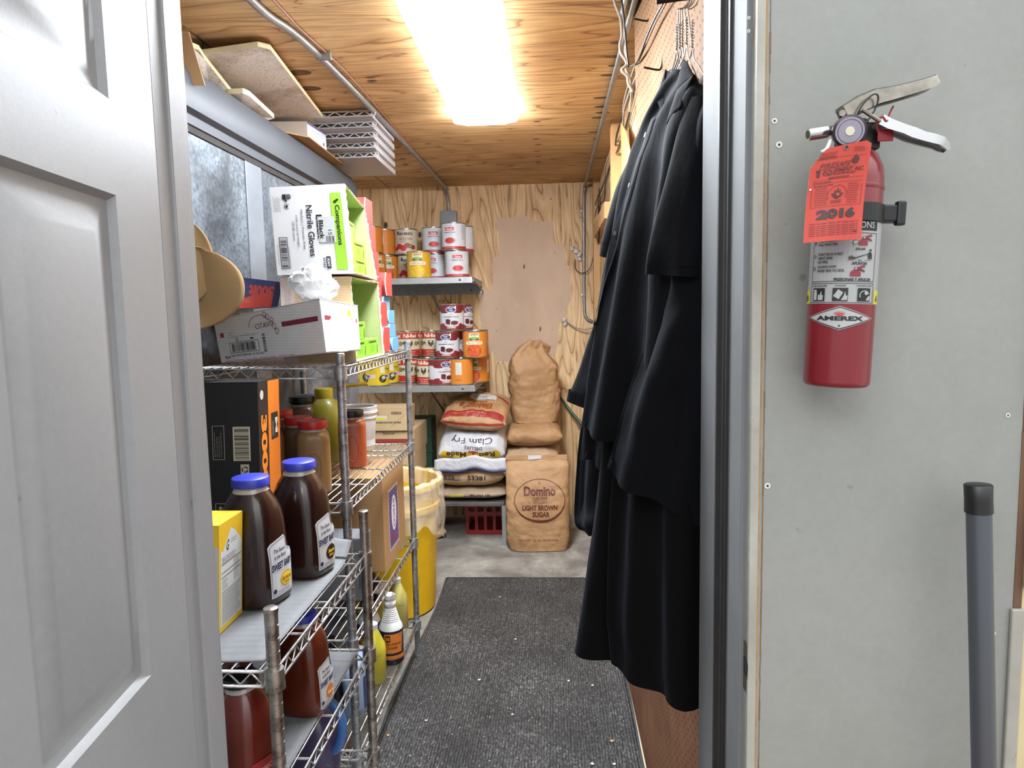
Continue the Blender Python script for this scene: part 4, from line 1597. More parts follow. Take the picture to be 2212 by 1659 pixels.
# crumpled white paper on the coffee carton
c0 = (-0.697, 2.02, 1.608)
m = MB()
bmesh.ops.create_icosphere(m.bm, subdivisions=4, radius=1.0)
for v in m.bm.verts:
    p = v.co.copy()
    n_ = noise.turbulence_vector(p * 1.6, 3, True)
    v.co = Vector((p.x * 0.074 * (1 - 0.45 * max(0, p.z)), p.y * 0.05, p.z * 0.052)) + Vector(n_) * 0.012
    v.co += Vector((noise.noise(p * 5), 0, noise.noise(p * 5 + Vector((9, 0, 0))))) * 0.012
r = thing('crumpled_paper', 'crumpled white paper lying on top of the coffee carton', 'paper', (c0[0], 2.01, c0[2] - 0.005), (0, 0.25, 0))
m.build('paper_sheet', M('white_paper', '#c4c4c5', 0.7, bump=0.5, bscale=14, dist=0.02), r, smooth=28)

# kraft paperboard sheets curling from behind the door
r = thing('paperboard_sheets', 'two curled brown paperboard sheets leaning at the door edge above the coffee carton', 'paperboard', (-0.90, 1.97, 1.50))
m = MB()


def flap(u0, z0, w_, h_, yo, bul):
    def f(u, v):
        a = (v - 0.5) * 2
        x = u0 + w_ * u * math.sqrt(max(0.0, 1 - abs(a) ** 2.2))
        return (x, yo - bul * math.sin(u * PI * 0.5) * (1 - 0.3 * a * a), z0 + h_ * (v - 0.5) - 0.02 * u * u)
    return f


m.grid(flap(-0.19, 0.115, 0.218, 0.250, 0.02, 0.035), 16, 24)
o = m.build('sheet', [M('paperboard', '#a8875c', 0.75, bump=0.08)], r, smooth=180, solid=0.0022)
m = MB()
m.grid(flap(-0.19, 0.190, 0.125, 0.270, -0.03, -0.03), 16, 24)
m.build('sheet', M('paperboard_2', '#a07f54', 0.75, bump=0.08), r, smooth=180, solid=0.0022)


# 500 ft film carton lying behind
def draw_500(q, r):
    a, b, c, d, e, f, g, h = q
    p = Print()
    W, H = 0.30, 0.10
    p.rect(0, W, 0.055, H, '#33407e', 1)
    p.rect(0, W, 0.0, 0.055, '#d0483c', 1)
    p.text('500ft', 0.215, 0.060, 0.11, 0.045, '#d0483c', 2, rot=PI, bold=0.05)
    p.lines(0.10, 0.03, 0.08, 0.008, 2, '#d9b0a8')
    p.rect(W - 0.03, W, 0, H, '#27305f', 3)
    p.build('printed_front', quadmap(a, b, f, e, W, H), r)


A0, A1, A2, A3 = (-0.976, 2.15, 1.537), (-0.898, 2.27, 1.563), (-0.881, 2.27, 1.621), (-0.964, 2.15, 1.637)
pts = [(A0[0] - .10, 2.15, A0[2]), (A1[0] + .006, 2.24, A1[2] - 0.02), (A1[0] - .05, 2.36, A1[2] - .02), (A0[0] - .15, 2.27, A0[2])]
pts += [(A3[0] - .10, 2.155, A3[2] + 0.01), (A2[0] + .006, 2.245, A2[2]), (A2[0] - .05, 2.365, A2[2] + .0), (A3[0] - .15, 2.275, A3[2] + .01)]
dz = 0.0
carton('film_carton', 'blue and red plastic film carton reading 500 ft, lying behind the coffee carton', 'box', pts, M('carton_navy', '#33407e', 0.5), draw_500)


# ------------------------------------------------------------------ jars on the middle shelf
def spice_jar(label, loc, rot, fill, lid, sc=1.0, hi=1.0, name='spice_jar', grp='plastic jars on the middle shelf of the tall rack'):
    r = thing(name, label, 'jar', loc, (0, 0, rot), grp)
    m = MB()
    prof = [(0.042, 0, 3), (0.049, 0.004, 3.4), (0.050, 0.02, 3.6), (0.050, 0.145, 3.6), (0.0485, 0.157, 3.3), (0.043, 0.166, 2.7), (0.037, 0.172, 2.0)]
    m.loft([sq_ring(a * sc, a * sc, z * sc * hi, e) for a, z, e in prof])
    m.build('jar_body', fill, r, smooth=50)
    m = MB()
    m.loft([sq_ring(0.040 * sc, 0.040 * sc, z * sc * hi, 2) for z in (0.170, 0.180)] + [sq_ring(0.0385 * sc, 0.0385 * sc, 0.176 * sc * hi, 2)])
    m.build('neck', CLEARP, r, smooth=50)
    m = MB()
    m.loft([sq_ring((a + .003) * sc, (a + .003) * sc, z * sc * hi, 2) for a, z in ((0.0405, 0.177), (0.0410, 0.179), (0.041, 0.196), (0.039, 0.199))])
    m.build('lid', lid, r, smooth=40)
    # moulded oval grip
    m = MB()
    pts = [(0.020 * sc * math.copysign(abs(math.cos(a)) ** .8, math.cos(a)), -0.0498 * sc, (0.070 + 0.045 * math.sin(a)) * sc * hi) for a in [2 * PI * k / 28 for k in range(29)]]
    m.tube(pts, 0.0018, 6, cap=False)
    m.build('grip_outline', fill, r, smooth=180)
    return r


TAN = M('tan_powder', '#8d6a3c', 0.45, var=0.1, coat=0.2)
TAN2 = M('brown_powder', '#5d4028', 0.5, var=0.2, coat=0.2)
PAP = M('paprika', '#a04a26', 0.35, var=0.15, coat=0.3)
spice_jar('tan spice jar with a red lid, beside the front post of the tall rack', (-0.740, 2.085, 0.968), 0.35, TAN, LIDR, 1.0, 1.12)
spice_jar('jar of orange paprika with a black lid on the wire shelf', (-0.722, 2.44, 0.968), 0.3, PAP, BLACK, 0.98, 1.05)
spice_jar('brown spice jar with a red lid just behind the tan jar', (-0.835, 2.22, 0.968), 0.2, TAN2, LIDR, 1.0, 1.08)
spice_jar('brown spice jar with a red lid farthest left beside the film carton', (-0.905, 2.13, 0.968), 0.2, TAN2, LIDR, 1.0, 1.08)
spice_jar('dim brown spice jar with a red lid in the back row', (-0.945, 2.34, 0.968), 0.2, TAN2, LIDR, 1.0, 1.12)
spice_jar('dark-capped jar at the back of the middle shelf', (-0.93, 2.52, 0.968), 0.2, TAN2, BLACK, 1.0, 1.25)
r = thing('oil_jug', 'round dull yellow jug with a yellow cap behind the spice jars', 'jug', (-0.86, 2.56, 0.968))
m = MB(); m.lathe([(0.07, 0), (0.078, 0.01), (0.08, 0.12), (0.078, 0.16), (0.062, 0.21), (0.035, 0.235), (0.028, 0.24)], 32)
m.build('jug_body', M('dull_yellow', '#8c8420', 0.4, coat=0.2), r, smooth=60)
m = MB(); m.lathe([(0.033, 0.236), (0.034, 0.27), (0.031, 0.274)], 24)
m.build('cap', M('yellow_cap', '#a99a1e', 0.4), r, smooth=40)
r = thing('pail', 'white plastic pail with a ribbed rim at the far end of the middle shelf', 'pail', (-0.79, 2.76, 0.968))
m = MB(); m.lathe([(0.062, 0), (0.064, 0.003), (0.072, 0.13), (0.076, 0.131), (0.076, 0.137), (0.073, 0.139), (0.074, 0.150), (0.079, 0.152), (0.079, 0.160), (0.076, 0.163), (0.078, 0.178), (0.075, 0.180), (0.070, 0.175), (0.066, 0.02), (0.0, 0.018)], 36, cap1=False)
m.build('pail_body', M('pail_white', '#c9cacc', 0.4), r, smooth=35)
r = thing('plastic_tub', 'translucent grey lidded tub in the dark back corner of the middle shelf', 'tub', (-0.985, 2.72, 0.968))
m = MB(); m.lathe([(0.055, 0), (0.062, 0.2), (0.068, 0.205), (0.068, 0.225), (0.06, 0.23)], 28)
m.build('tub_body', M('tub_grey', '#5c6064', 0.4), r, smooth=40)
q = (-0.809, 2.6, 1.22)
r = thing('yellow_ladle', 'yellow plastic scoop lying above the jars, its blade past the post', 'scoop', (-0.80, 2.66, 1.242))
m = MB()
m.grid(lambda u, v: (-0.05 + 0.135 * u, (v - .5) * 0.07 * (1 - 0.6 * u * u), -0.012 + 0.01 * abs(v - .5) * 2 + 0.010 * u), 10, 6)
m.build('blade', M('yellow_plastic', '#cba81c', 0.4), r, smooth=60, solid=0.003)

# brown cardboard box on the third shelf, right side towards the aisle
def draw_big(q, r):
    a, b, c, d, e, f, g, h = q
    p = Print()
    W, H = 0.40, 0.35
    p.rect(0.09, 0.27, 0.045, 0.285, '#b5b2b5', 1)
    p.rect(0.10, 0.26, 0.055, 0.275, '#4b3d7a', 2)
    for k in range(14):
        v = 0.06 + k * 0.0155
        p.poly([(0.10, v), (0.26, v + 0.0), (0.26, v + 0.004), (0.10, v + 0.004)], '#7a6fa0', 3)
    p.disc(0.18, 0.18, 0.045, 0.07, '#d8d4dc', 4)
    p.text('SYSCO', 0.18, 0.18, 0.11, 0.028, '#4b3d7a', 5, rot=-PI / 2, bold=0.03)
    p.text('Produce', 0.18, 0.085, 0.10, 0.03, '#b03a4a', 5, shear=0.3)
    p.build('printed_label', quadmap(b, c, g, f, W, H), r)


carton('cardboard_box', 'large brown cardboard box with a purple label on the third shelf', 'box',
       boxpts(-1.02, -0.635, 2.50, 2.865, 0.549, 0.905), CARD, draw_big)


# ------------------------------------------------------------------ lower shelves
def film_low(q, r):
    a, b, c, d, e, f, g, h = q
    p = Print()
    W, H = 0.16, 0.30
    p.lines(0.03, 0.22, 0.09, 0.018, 5, '#6d6a66', t=0.006)
    p.disc(0.08, 0.11, 0.022, 0.022, '#6d6a66')
    p.rect(0, W, 0.0, 0.055, '#3a5c8c', 2)
    p.text('181', 0.09, 0.03, 0.10, 0.04, '#d8d8d8', 3, rot=-0.2, bold=0.05)
    p.build('printed_front', quadmap(a, b, f, e, W, H), r)


carton('film_carton', 'small black carton in the shade beneath the tall rack', 'box', boxpts(-0.93, -0.70, 2.08, 2.22, 0.179, 0.50), M('carton_black', '#151214', 0.42), film_low)
r = thing('storage_case', 'grey plastic case with a latch behind the low rack post', 'case', (-0.73, 2.28, 0.549))
m = MB(); m.box(-0.10, 0.09, -0.05, 0.06, 0, 0.22, bev=0.006)
m.build('case_body', M('case_grey', '#6f7174', 0.4, bump=0.1), r)
m = MB(); m.box(0.075, 0.095, -0.055, -0.045, 0.05, 0.10, bev=0.002)
m.build('latch', M('case_grey_dark', '#505255', 0.4), r)
# white sheet between the racks
m = MB()
m.grid(lambda u, v: (-0.80 + 0.24 * u, 1.90 + 0.10 * v, 0.865 + 0.045 * v + 0.01 * math.sin(u * 4)), 8, 8)


def bottle_label(p, kind):
    if kind == 'orange':
        p.rect(-0.055, 0.055, 0.02, 0.135, '#1d1a35', 1)
        p.poly([(-0.032, 0.05), (0.034, 0.05), (0.042, 0.125), (-0.036, 0.125)], '#d07a2a', 2)
        p.rect(-0.05, 0.05, 0.024, 0.040, '#d07a2a', 2)
        p.rect(-0.030, -0.012, 0.095, 0.120, '#1a1514', 3)
        p.text('M', -0.021, 0.107, 0.012, 0.016, '#d07a2a', 4, bold=0.04)
        p.text('ALL-PURPOSE', 0.002, 0.086, 0.056, 0.009, '#2a1c1a', 3, bold=0.02)
        p.text('CLEANER', -0.004, 0.071, 0.038, 0.009, '#2a1c1a', 3, bold=0.02)
        p.text('32', 0.027, 0.117, 0.008, 0.007, '#2a1c1a', 3)
        p.lines(-0.03, 0.030, 0.06, 0.005, 2, '#5a3515', lay=3)


def spray(label, loc, rot, body, kind, top, h=0.19):
    r = thing('spray_bottle', label, 'bottle', loc, (0, 0, rot))
    m = MB()
    prof = [(0.040, 0.0), (0.044, 0.004), (0.0445, 0.12), (0.042, 0.138), (0.030, 0.165), (0.019, 0.190), (0.016, 0.2)]
    if kind == 'orange':
        prof = [(0.042, 0.0), (0.046, 0.004), (0.046, 0.135)]
        m.lathe(prof, 28)
        m.build('bottle_body', M('navy_label', '#1d1a35', 0.45), r, smooth=50)
        m = MB()
        pr = [(0.046, 0.135), (0.044, 0.145), (0.034, 0.165)]
        z = 0.165
        rad = 0.032
        for k in range(7):
            pr += [(rad, z), (rad + 0.002, z + 0.003), (rad, z + 0.006)]
            z += 0.007
            rad -= 0.0018
        pr += [(0.019, z + .002), (0.0185, z + .014)]
        m.lathe(pr, 28)
        m.build('shoulder', M('bottle_white', '#cfd0d2', 0.4), r, smooth=50)
        m = MB()
        m.lathe([(0.021, z + 0.008), (0.022, z + 0.010), (0.022, z + 0.024), (0.019, z + 0.027), (0.018, z + 0.030), (0.018, z + .036), (0.021, z + .038), (0.021, z + .052), (0.014, z + .056)], 24)
        m.build('cap', M('cap_white', '#d6d7da', 0.4), r, smooth=50)
        p = Print(cut=(0.008, 0))
        bottle_label(p, kind)
        p.build('paper_label', cylwrap(0.0462), r)
    else:
        m.lathe(prof, 28)
        m.build('bottle_body', body, r, smooth=50)
        if kind:
            p = Print(cut=(0.008, 0))
            p.text('Disinfectant', 0, 0.11, 0.05, 0.009, kind, 1)
            p.lines(-0.025, 0.095, 0.05, 0.008, 8, kind, lay=1)
            p.build('faded_print', cylwrap(0.0447), r)
        m = MB()
        m.lathe([(0.018, 0.196), (0.019, 0.215), (0.012, 0.22)], 18)
        if top == 'trigger':
            m.box(-0.014, 0.014, -0.05, 0.028, 0.220, 0.250, bev=0.006)
            m.lathe([(0.008, 0), (0.008, 0.016)], 12, mat=Matrix.Translation((0, -0.05, 0.238)) @ Matrix.Rotation(PI / 2, 4, 'X'))
            m.build('spray_head', M('cap_white', '#d6d7da', 0.4), r, smooth=50)
            m = MB()
            m.tube(smooth_path([(0, -0.028, 0.222), (0, -0.040, 0.200), (0, -0.036, 0.18)], 4), 0.004, 8)
            m.build('trigger', M('cap_white', '#d6d7da', 0.4), r, smooth=50)
        else:
            m.build('cap', M('cap_white', '#d6d7da', 0.4), r, smooth=50)
    return r


YEL = M('yellow_liquid', '#c6bd3a', 0.3, coat=0.3)
spray('navy and orange labelled cleaner bottle with a white cap on the bottom shelf', (-0.634, 2.545, 0.178), math.radians(24), None, 'orange', None)
s2 = spray('second cleaner bottle, half hidden behind the nearer white-capped one', (-0.735, 2.60, 0.178), 0.1, None, 'orange', None)
spray('yellow spray bottle without a trigger, nearest on the bottom shelf', (-0.665, 2.40, 0.178), 0.3, YEL, '#a09014', 'cap')
spray('yellow spray bottle with a white trigger head behind the orange-labelled cleaner', (-0.70, 2.70, 0.178), -0.2, YEL, '#8f8114', 'trigger')
spray('pale yellow spray bottle leaning next to the far rack post', (-0.675, 2.84, 0.178), 0.4, M('pale_yellow_liquid', '#bdb66a', 0.3, coat=0.3), '#a09014', 'cap')
r = thing('soap_bottle', 'dark purple soap bottle with a red and white label beneath the cardboard box', 'bottle', (-0.775, 2.80, 0.178))
m = MB(); m.lathe([(0.045, 0), (0.05, 0.01), (0.05, 0.19), (0.044, 0.22), (0.02, 0.25), (0.016, 0.27), (0.016, 0.29), (0.01, 0.292)], 28)
m.build('bottle_body', M('purple_liquid', '#3a1a2c', 0.25, coat=0.3), r, smooth=50)
p = Print(cut=(0.008, 0)); p.rect(-0.04, 0.045, 0.04, 0.15, '#c9c5c5', 1); p.rect(-0.04, 0.045, 0.13, 0.15, '#8f2430', 2); p.lines(-0.03, 0.11, 0.06, 0.01, 6, '#6a5a60'); p.build('paper_label', cylwrap(0.0502), r)
r = thing('sauce_jug', 'dark sauce jug on its side in the shade under the cardboard box', 'jug', (-0.84, 2.42, 0.25), (PI / 2, 0, 0.3))
m = MB(); m.loft([sq_ring(a, a * .95, z, e) for a, z, e in ((0.06, -0.1, 3), (0.068, -0.09, 3), (0.07, 0.03, 3), (0.06, 0.09, 2.5), (0.04, 0.125, 2))])
m.build('bottle', SAUCE, r, smooth=50)
m = MB(); m.lathe([(0.04, 0.122), (0.041, 0.14), (0.038, 0.143)], 24); m.build('lid', BLACK, r, smooth=40)

BLUEJ = M('blue_jug', '#3d6cb0', 0.35, coat=0.15)


def det_jug(label, loc, rot, body, labelled):
    r = thing('detergent_jug', label, 'jug', loc, (0, 0, rot))
    m = MB()
    m.loft([sq_ring(a, b, z, e) for a, b, z, e in ((0.05, 0.085, 0, 3), (0.056, 0.092, 0.006, 3), (0.057, 0.094, 0.03, 3), (0.056, 0.092, 0.14, 3), (0.05, 0.075, 0.175, 2.6), (0.032, 0.045, 0.195, 2.2), (0.024, 0.026, 0.205, 2))])
    b = m.build('jug_body', body, r, smooth=60)
    m = MB(); m.lathe([(0.026, 0.204), (0.027, 0.232), (0.022, 0.236)], 20)
    m.build('cap', M('cap_white', '#d6d7da', 0.4) if labelled else BLUEJ, r, smooth=40)
    m = MB()
    m.tube(smooth_path([(0.0, -0.024, 0.192), (0.0, -0.06, 0.215), (0.0, -0.105, 0.19), (0.0, -0.118, 0.14), (0, -0.105, 0.09), (0, -0.085, 0.07)], 6), 0.0135, 10)
    m.build('handle', BLUEJ if not labelled else body, r, smooth=180)
    if labelled:
        p = Print(cut=0.02)
        p.rect(-0.07, 0.07, 0.02, 0.13, '#2c3a70', 1)
        for k in range(12):
            p.lines(-0.06, 0.12 - 0.008 * k, 0.12, 0.01, 1, '#b9c0d4', t=0.003, jit=0.2)
        p.build('paper_label', project(b, (0.06, 0, 0), (0, 1, 0), (0, 0, 1)), r)
    return r


det_jug('blue and white jug with small-print navy label on the bottom shelf of the tall rack', (-0.70, 2.24, 0.178), 0.15, M('jug_pale', '#8fa4c4', 0.35), True)
det_jug('purple jug with a thick blue handle on the lowest shelf of the low rack', (-0.685, 1.755, 0.274), math.radians(75), M('violet_liquid', '#4a4262', 0.3, coat=0.2), False)


# ------------------------------------------------------------------ yellow bin with liner
r = thing('trash_can', 'tall yellow round bin with a clear liner folded over its rim', 'bin', (-0.830, 3.46, 0.001))
m = MB()
m.lathe([(0.195, 0), (0.205, 0.012), (0.232, 0.52), (0.245, 0.53), (0.246, 0.56), (0.238, 0.565), (0.243, 0.64), (0.256, 0.645), (0.258, 0.675), (0.25, 0.68), (0.24, 0.672), (0.232, 0.54), (0.2, 0.03), (0.0, 0.028)], 48, cap1=False)
m.build('bin_body', M('bin_yellow', '#d3a90f', 0.42, var=0.12, vscale=9, bump=0.05), r, smooth=35)
m = MB()


def linerf(u, v):
    a = 2 * PI * u
    if v < 0.35:
        t = v / 0.35
        rad, z = 0.232 - 0.0 * t, 0.60 + 0.085 * t
    elif v < 0.45:
        rad, z = 0.232 + 0.032 * (v - .35) / .1, 0.687
    else:
        t = (v - 0.45) / 0.55
        rad, z = 0.262 + 0.002 * t, 0.687 - (0.27 + 0.05 * math.sin(a * 3 + 1) + 0.015 * math.sin(a * 11)) * t
    n_ = noise.noise(Vector((math.cos(a) * 3, math.sin(a) * 3, z * 9)))
    rad += 0.010 * n_ + 0.003 * math.sin(a * 31 + z * 20)
    return (rad * math.cos(a), rad * math.sin(a), z + 0.004 * math.sin(a * 17))


m.grid(linerf, 140, 26)
m.build('bin_liner', M('clear_liner', '#efead8', 0.15, alpha=0.34, bump=0.4, bscale=12, dist=0.02), r, smooth=180)

# ------------------------------------------------------------------ cartons beyond the cooler
def draw_c1(q, r):
    a, b, c, d, e, f, g, h = q
    p = Print(); W, H = 0.30, 0.15
    p.text('00826', 0.22, 0.118, 0.07, 0.018, '#2a2622', 2, bold=0.02)
    p.rect(0.06, 0.155, 0.070, 0.1, '#c9c7b0', 1); p.rect(0.065, 0.15, 0.073, 0.085, '#d8c22a', 2)
    p.text('GRAHAM CRACKER CRUMBS', 0.16, 0.055, 0.19, 0.012, '#2a2622', 2, bold=0.02)
    p.lines(0.03, 0.12, 0.08, 0.012, 2, '#2a2622', t=0.003)
    p.poly([(0.28, 0.11), (0.283, 0.11), (0.18, 0.02), (0.177, 0.02)], '#7a6242', 1)
    p.build('printed_front', quadmap(a, b, f, e, W, H), r)


def draw_c2(q, r):
    a, b, c, d, e, f, g, h = q
    p = Print(); W, H = 0.34, 0.16
    p.rect(0.0, W, 0.075, 0.108, '#8f3a30', 1)
    p.text('Sysco', 0.17, 0.14, 0.08, 0.018, '#3a3028', 2, bold=0.02)
    p.build('printed_front', quadmap(a, b, f, e, W, H), r)


def draw_c3(q, r):
    a, b, c, d, e, f, g, h = q
    p = Print(); W, H = 0.34, 0.14
    p.frame(0.15, 0.29, 0.05, 0.09, 0.003, '#3a3028'); p.barcode(0.22, 0.07, 0.12, 0.03, '#3a3028', n=14)
    p.lines(0.02, 0.05, 0.09, 0.01, 1, '#3a3028', t=0.004)
    p.build('printed_front', quadmap(a, b, f, e, W, H), r)


def draw_c4(q, r):
    a, b, c, d, e, f, g, h = q
    p = Print(); W, H = 0.34, 0.16
    p.text('TOMATOES', 0.18, 0.07, 0.26, 0.035, '#7a4a4a', 2, bold=0.02)
    p.lines(0.02, 0.12, 0.09, 0.01, 1, '#7a4a4a', t=0.006); p.rect(0.24, 0.30, 0.115, 0.135, '#7a4a4a', 1)
    p.build('printed_front', quadmap(a, b, f, e, W, H), r)


g = 'brown cartons stacked beyond the cooler'
carton('cardboard_box', 'topmost small carton of the far stack with a yellow sticker', 'box', boxpts(-1.19, -0.91, 4.28, 4.50, 0.792, 0.935, roll=0.05), CARDT, draw_c1, group=g)
carton('cardboard_box', 'carton with a dark red stripe, second from the top of the far stack', 'box', boxpts(-1.20, -0.875, 4.30, 4.75, 0.625, 0.790), CARDT, draw_c2, group=g)
carton('cardboard_box', 'carton with a printed barcode, third from the top of the far stack', 'box', boxpts(-1.20, -0.875, 4.28, 4.70, 0.480, 0.622), CARDT, draw_c3, group=g)
carton('cardboard_box', 'wide carton printed in faded red near the bottom of the far stack', 'box', boxpts(-1.19, -0.80, 4.20, 4.62, 0.285, 0.478), CARDT, draw_c4, group=g)
carton('cardboard_box', 'lowest carton of the far stack standing on the floor', 'box', boxpts(-1.20, -0.82, 4.22, 4.66, 0.001, 0.283), CARD, None, group=g)
r = thing('green_crate', 'dark green plastic crate standing on end behind the carton stack', 'crate', (-0.96, 4.95, 0.001))
m = MB()
m.box(-0.10, 0.10, -0.1, 0.1, 0, 0.78, bev=0.006)
m.build('crate_body', M('crate_green', '#1c3a26', 0.5), r)
m = MB()
for k in range(6):
    m.box(-0.105, 0.105, -0.106, -0.1, 0.06 + k * 0.12, 0.075 + k * 0.12)
m.build('rib', M('crate_green', '#1c3a26', 0.5), r)

# ------------------------------------------------------------------ steel wall shelves
def wall_shelf(label, z, zb):
    r = thing('wall_shelf', label, 'shelf', (-0.99, YB, z))
    m = MB()
    m.box(-0.49, 0.49, -0.64, -0.004, -0.004, 0.0)
    m.box(-0.49, 0.49, -0.645, -0.64, -0.038, 0.001, bev=0.001)
    m.box(0.486, 0.49, -0.64, -0.004, -0.038, 0.0)
    m.build('shelf_plate', STEEL, r)
    m = MB()
    m.box(-0.49, 0.49, -0.012, -0.002, -0.09, -0.004)
    m.build('wall_rail', M('shelf_steel_2', '#8b8d8e', 0.4, 0.6, var=0.15, vscale=20), r)
    m = MB()
    for x in (0.41, -0.35):
        m.lathe([(0.007, 0), (0.007, 0.004), (0.003, 0.006)], 12, mat=Matrix.Translation((x, -0.645, -0.018)) @ Matrix.Rotation(PI / 2, 4, 'X'))
        m.lathe([(0.008, 0), (0.008, 0.004)], 10, mi=0, mat=Matrix.Translation((x, -0.012, -0.06)) @ Matrix.Rotation(PI / 2, 4, 'X'))
    m.build('bolt', M('dark_bolt', '#4a4a4a', 0.4, 0.6), r)
    m = MB()
    m.tube([(0.17, -0.60, -0.006), (0.235, -0.012, -0.33)], 0.0065, 8)
    m.build('brace', M('brace_grey', '#77797b', 0.4, 0.6), r, smooth=60)
    m = MB()
    m.tube(smooth_path([(0.492, -0.60, -0.02), (0.50, -0.3, -0.05), (0.497, -0.02, -0.075)], 4), 0.005, 6)
    m.build('end_bracket', M('brace_grey', '#77797b', 0.4, 0.6), r, smooth=60)
    return r


ZS1, ZS2 = 1.752, 1.050
wall_shelf('upper steel shelf of food cans on the plywood back wall', ZS1, 0)
wall_shelf('lower steel shelf of food cans on the plywood back wall', ZS2, 0)

# ------------------------------------------------------------------ #10 cans
TIN = M('tin_rim', '#9a968c', 0.3, 0.85)
RC, HC = 0.0785, 0.177
LW = PI * RC


def can(key, group):
    r = thing('food_can', key, 'can', (0, 0, 0), group=group)
    m = MB()
    m.lathe([(RC - 0.004, 0.0), (RC + 0.0008, 0.001), (RC + 0.0008, 0.005), (RC - 0.001, 0.007), (RC - 0.001, HC - 0.007), (RC + 0.0008, HC - 0.005), (RC + 0.0008, HC - 0.001),
             (RC - 0.003, HC), (RC - 0.004, HC - 0.006), (0.0, HC - 0.006)], 36, cap1=False)
    m.build('tin', TIN, r, smooth=40)
    return r


def can_label(r, base, draw):
    p = Print(cut=(0.012, 0))
    p.rect(-LW, LW, 0.0075, HC - 0.0075, base, 0)
    draw(p)
    p.build('paper_label', cylwrap(RC + 0.0003), r)


def lake(p, col, col2, word):
    for u in (0,):
        p.rect(u - 0.034, u + 0.034, 0.112, 0.160, '#d8d3b4', 1)
        p.rect(u - 0.032, u + 0.032, 0.114, 0.130, '#3c5a2a', 2)
        p.disc(u, 0.131, 0.03, 0.008, '#8aa04a', 3, n=14)
        p.text('LAKESIDE', u, 0.152, 0.055, 0.010, '#2a2a20', 3, bold=0.03)
        p.text('FOODS', u, 0.118, 0.02, 0.006, '#d8d3b4', 4)
        p.rect(u - 0.056, u + 0.056, 0.088, 0.107, '#dcd3be', 2)
        p.text(word, u, 0.0975, 0.09, 0.008, '#5a4a38', 3)
        p.disc(u, 0.046, 0.050, 0.040, col2, 1, n=26)
        rg_ = random.Random(8)
        for k in range(16):
            a = rg_.uniform(0, 2 * PI); d = math.sqrt(rg_.random())
            p.disc(u + 0.040 * d * math.cos(a), 0.046 + 0.032 * d * math.sin(a), rg_.uniform(.004, .012), rg_.uniform(.003, .008), col, 2, n=7, a0=a)
    p.rect(0.11, 0.15, 0.07, 0.15, '#cfccc4', 1)
    p.lines(0.113, 0.142, 0.034, 0.006, 12, '#55504a')
    p.text('INGREDIENTS', 0.13, 0.035, 0.05, 0.006, '#6a4a20', 2)


def d_spag(p):
    p.rect(-LW, LW, 0.008, 0.024, '#a52a2a', 1)
    p.rect(-0.032, 0.032, 0.125, 0.146, '#b8262a', 1)
    p.text('Classic', 0, 0.1355, 0.05, 0.014, '#d8cfcf', 2, bold=0.03, shear=0.2)
    p.text('Furmano', 0, 0.157, 0.035, 0.008, '#6a7a9a', 2)
    p.text('Spaghetti Sauce', -0.0, 0.113, 0.078, 0.010, '#2a2226', 2, bold=0.03, shear=0.15)
    p.lines(-0.025, 0.102, 0.05, 0.004, 1, '#77727a')
    p.disc(0.006, 0.058, 0.041, 0.023, '#b3b5bc', 1)
    p.disc(0.002, 0.061, 0.035, 0.018, '#b8382c', 2)
    p.text('restaurant quality', 0, 0.016, 0.07, 0.006, '#d9c9c9', 2)
    for k in range(8):
        p.lines(0.085, 0.155 - 0.012 * k, 0.045, 0.01, 1, '#55555c', t=0.003)
    p.lines(-0.13, 0.14, 0.045, 0.012, 7, '#55555c', t=0.003)


def d_tom(word):
    def f(p):
        p.text('SAN BENITO', 0.004, 0.140, 0.100, 0.018, '#2b2c52', 2, bold=0.05)
        p.disc(-0.055, 0.146, 0.007, 0.014, '#2b2c52', 1)
        p.text(word, 0.004, 0.108, 0.092, 0.017, '#8c3a2e', 2, bold=0.01, shear=0.3)
        p.text('in Juice', -0.012, 0.090, 0.03, 0.007, '#3a2a2a', 2, bold=0.03, shear=0.2)
        for (u, v, a, c) in ((-0.045, 0.055, .022, '#b02a30'), (-0.015, 0.045, .024, '#c23038'), (0.012, 0.062, .02, '#a02228'), (0.034, 0.056, .017, '#5d6a2a'), (0.055, 0.05, .018, '#a8262c'), (-0.07, 0.04, .016, '#8c1f26')):
            p.disc(u, v, a, a * 0.85, c, 2)
        p.disc(-0.015, 0.066, 0.004, 0.004, '#d8c8b8', 3); p.disc(0.034, 0.056, .008, .008, '#9aa04a', 3)
    return f


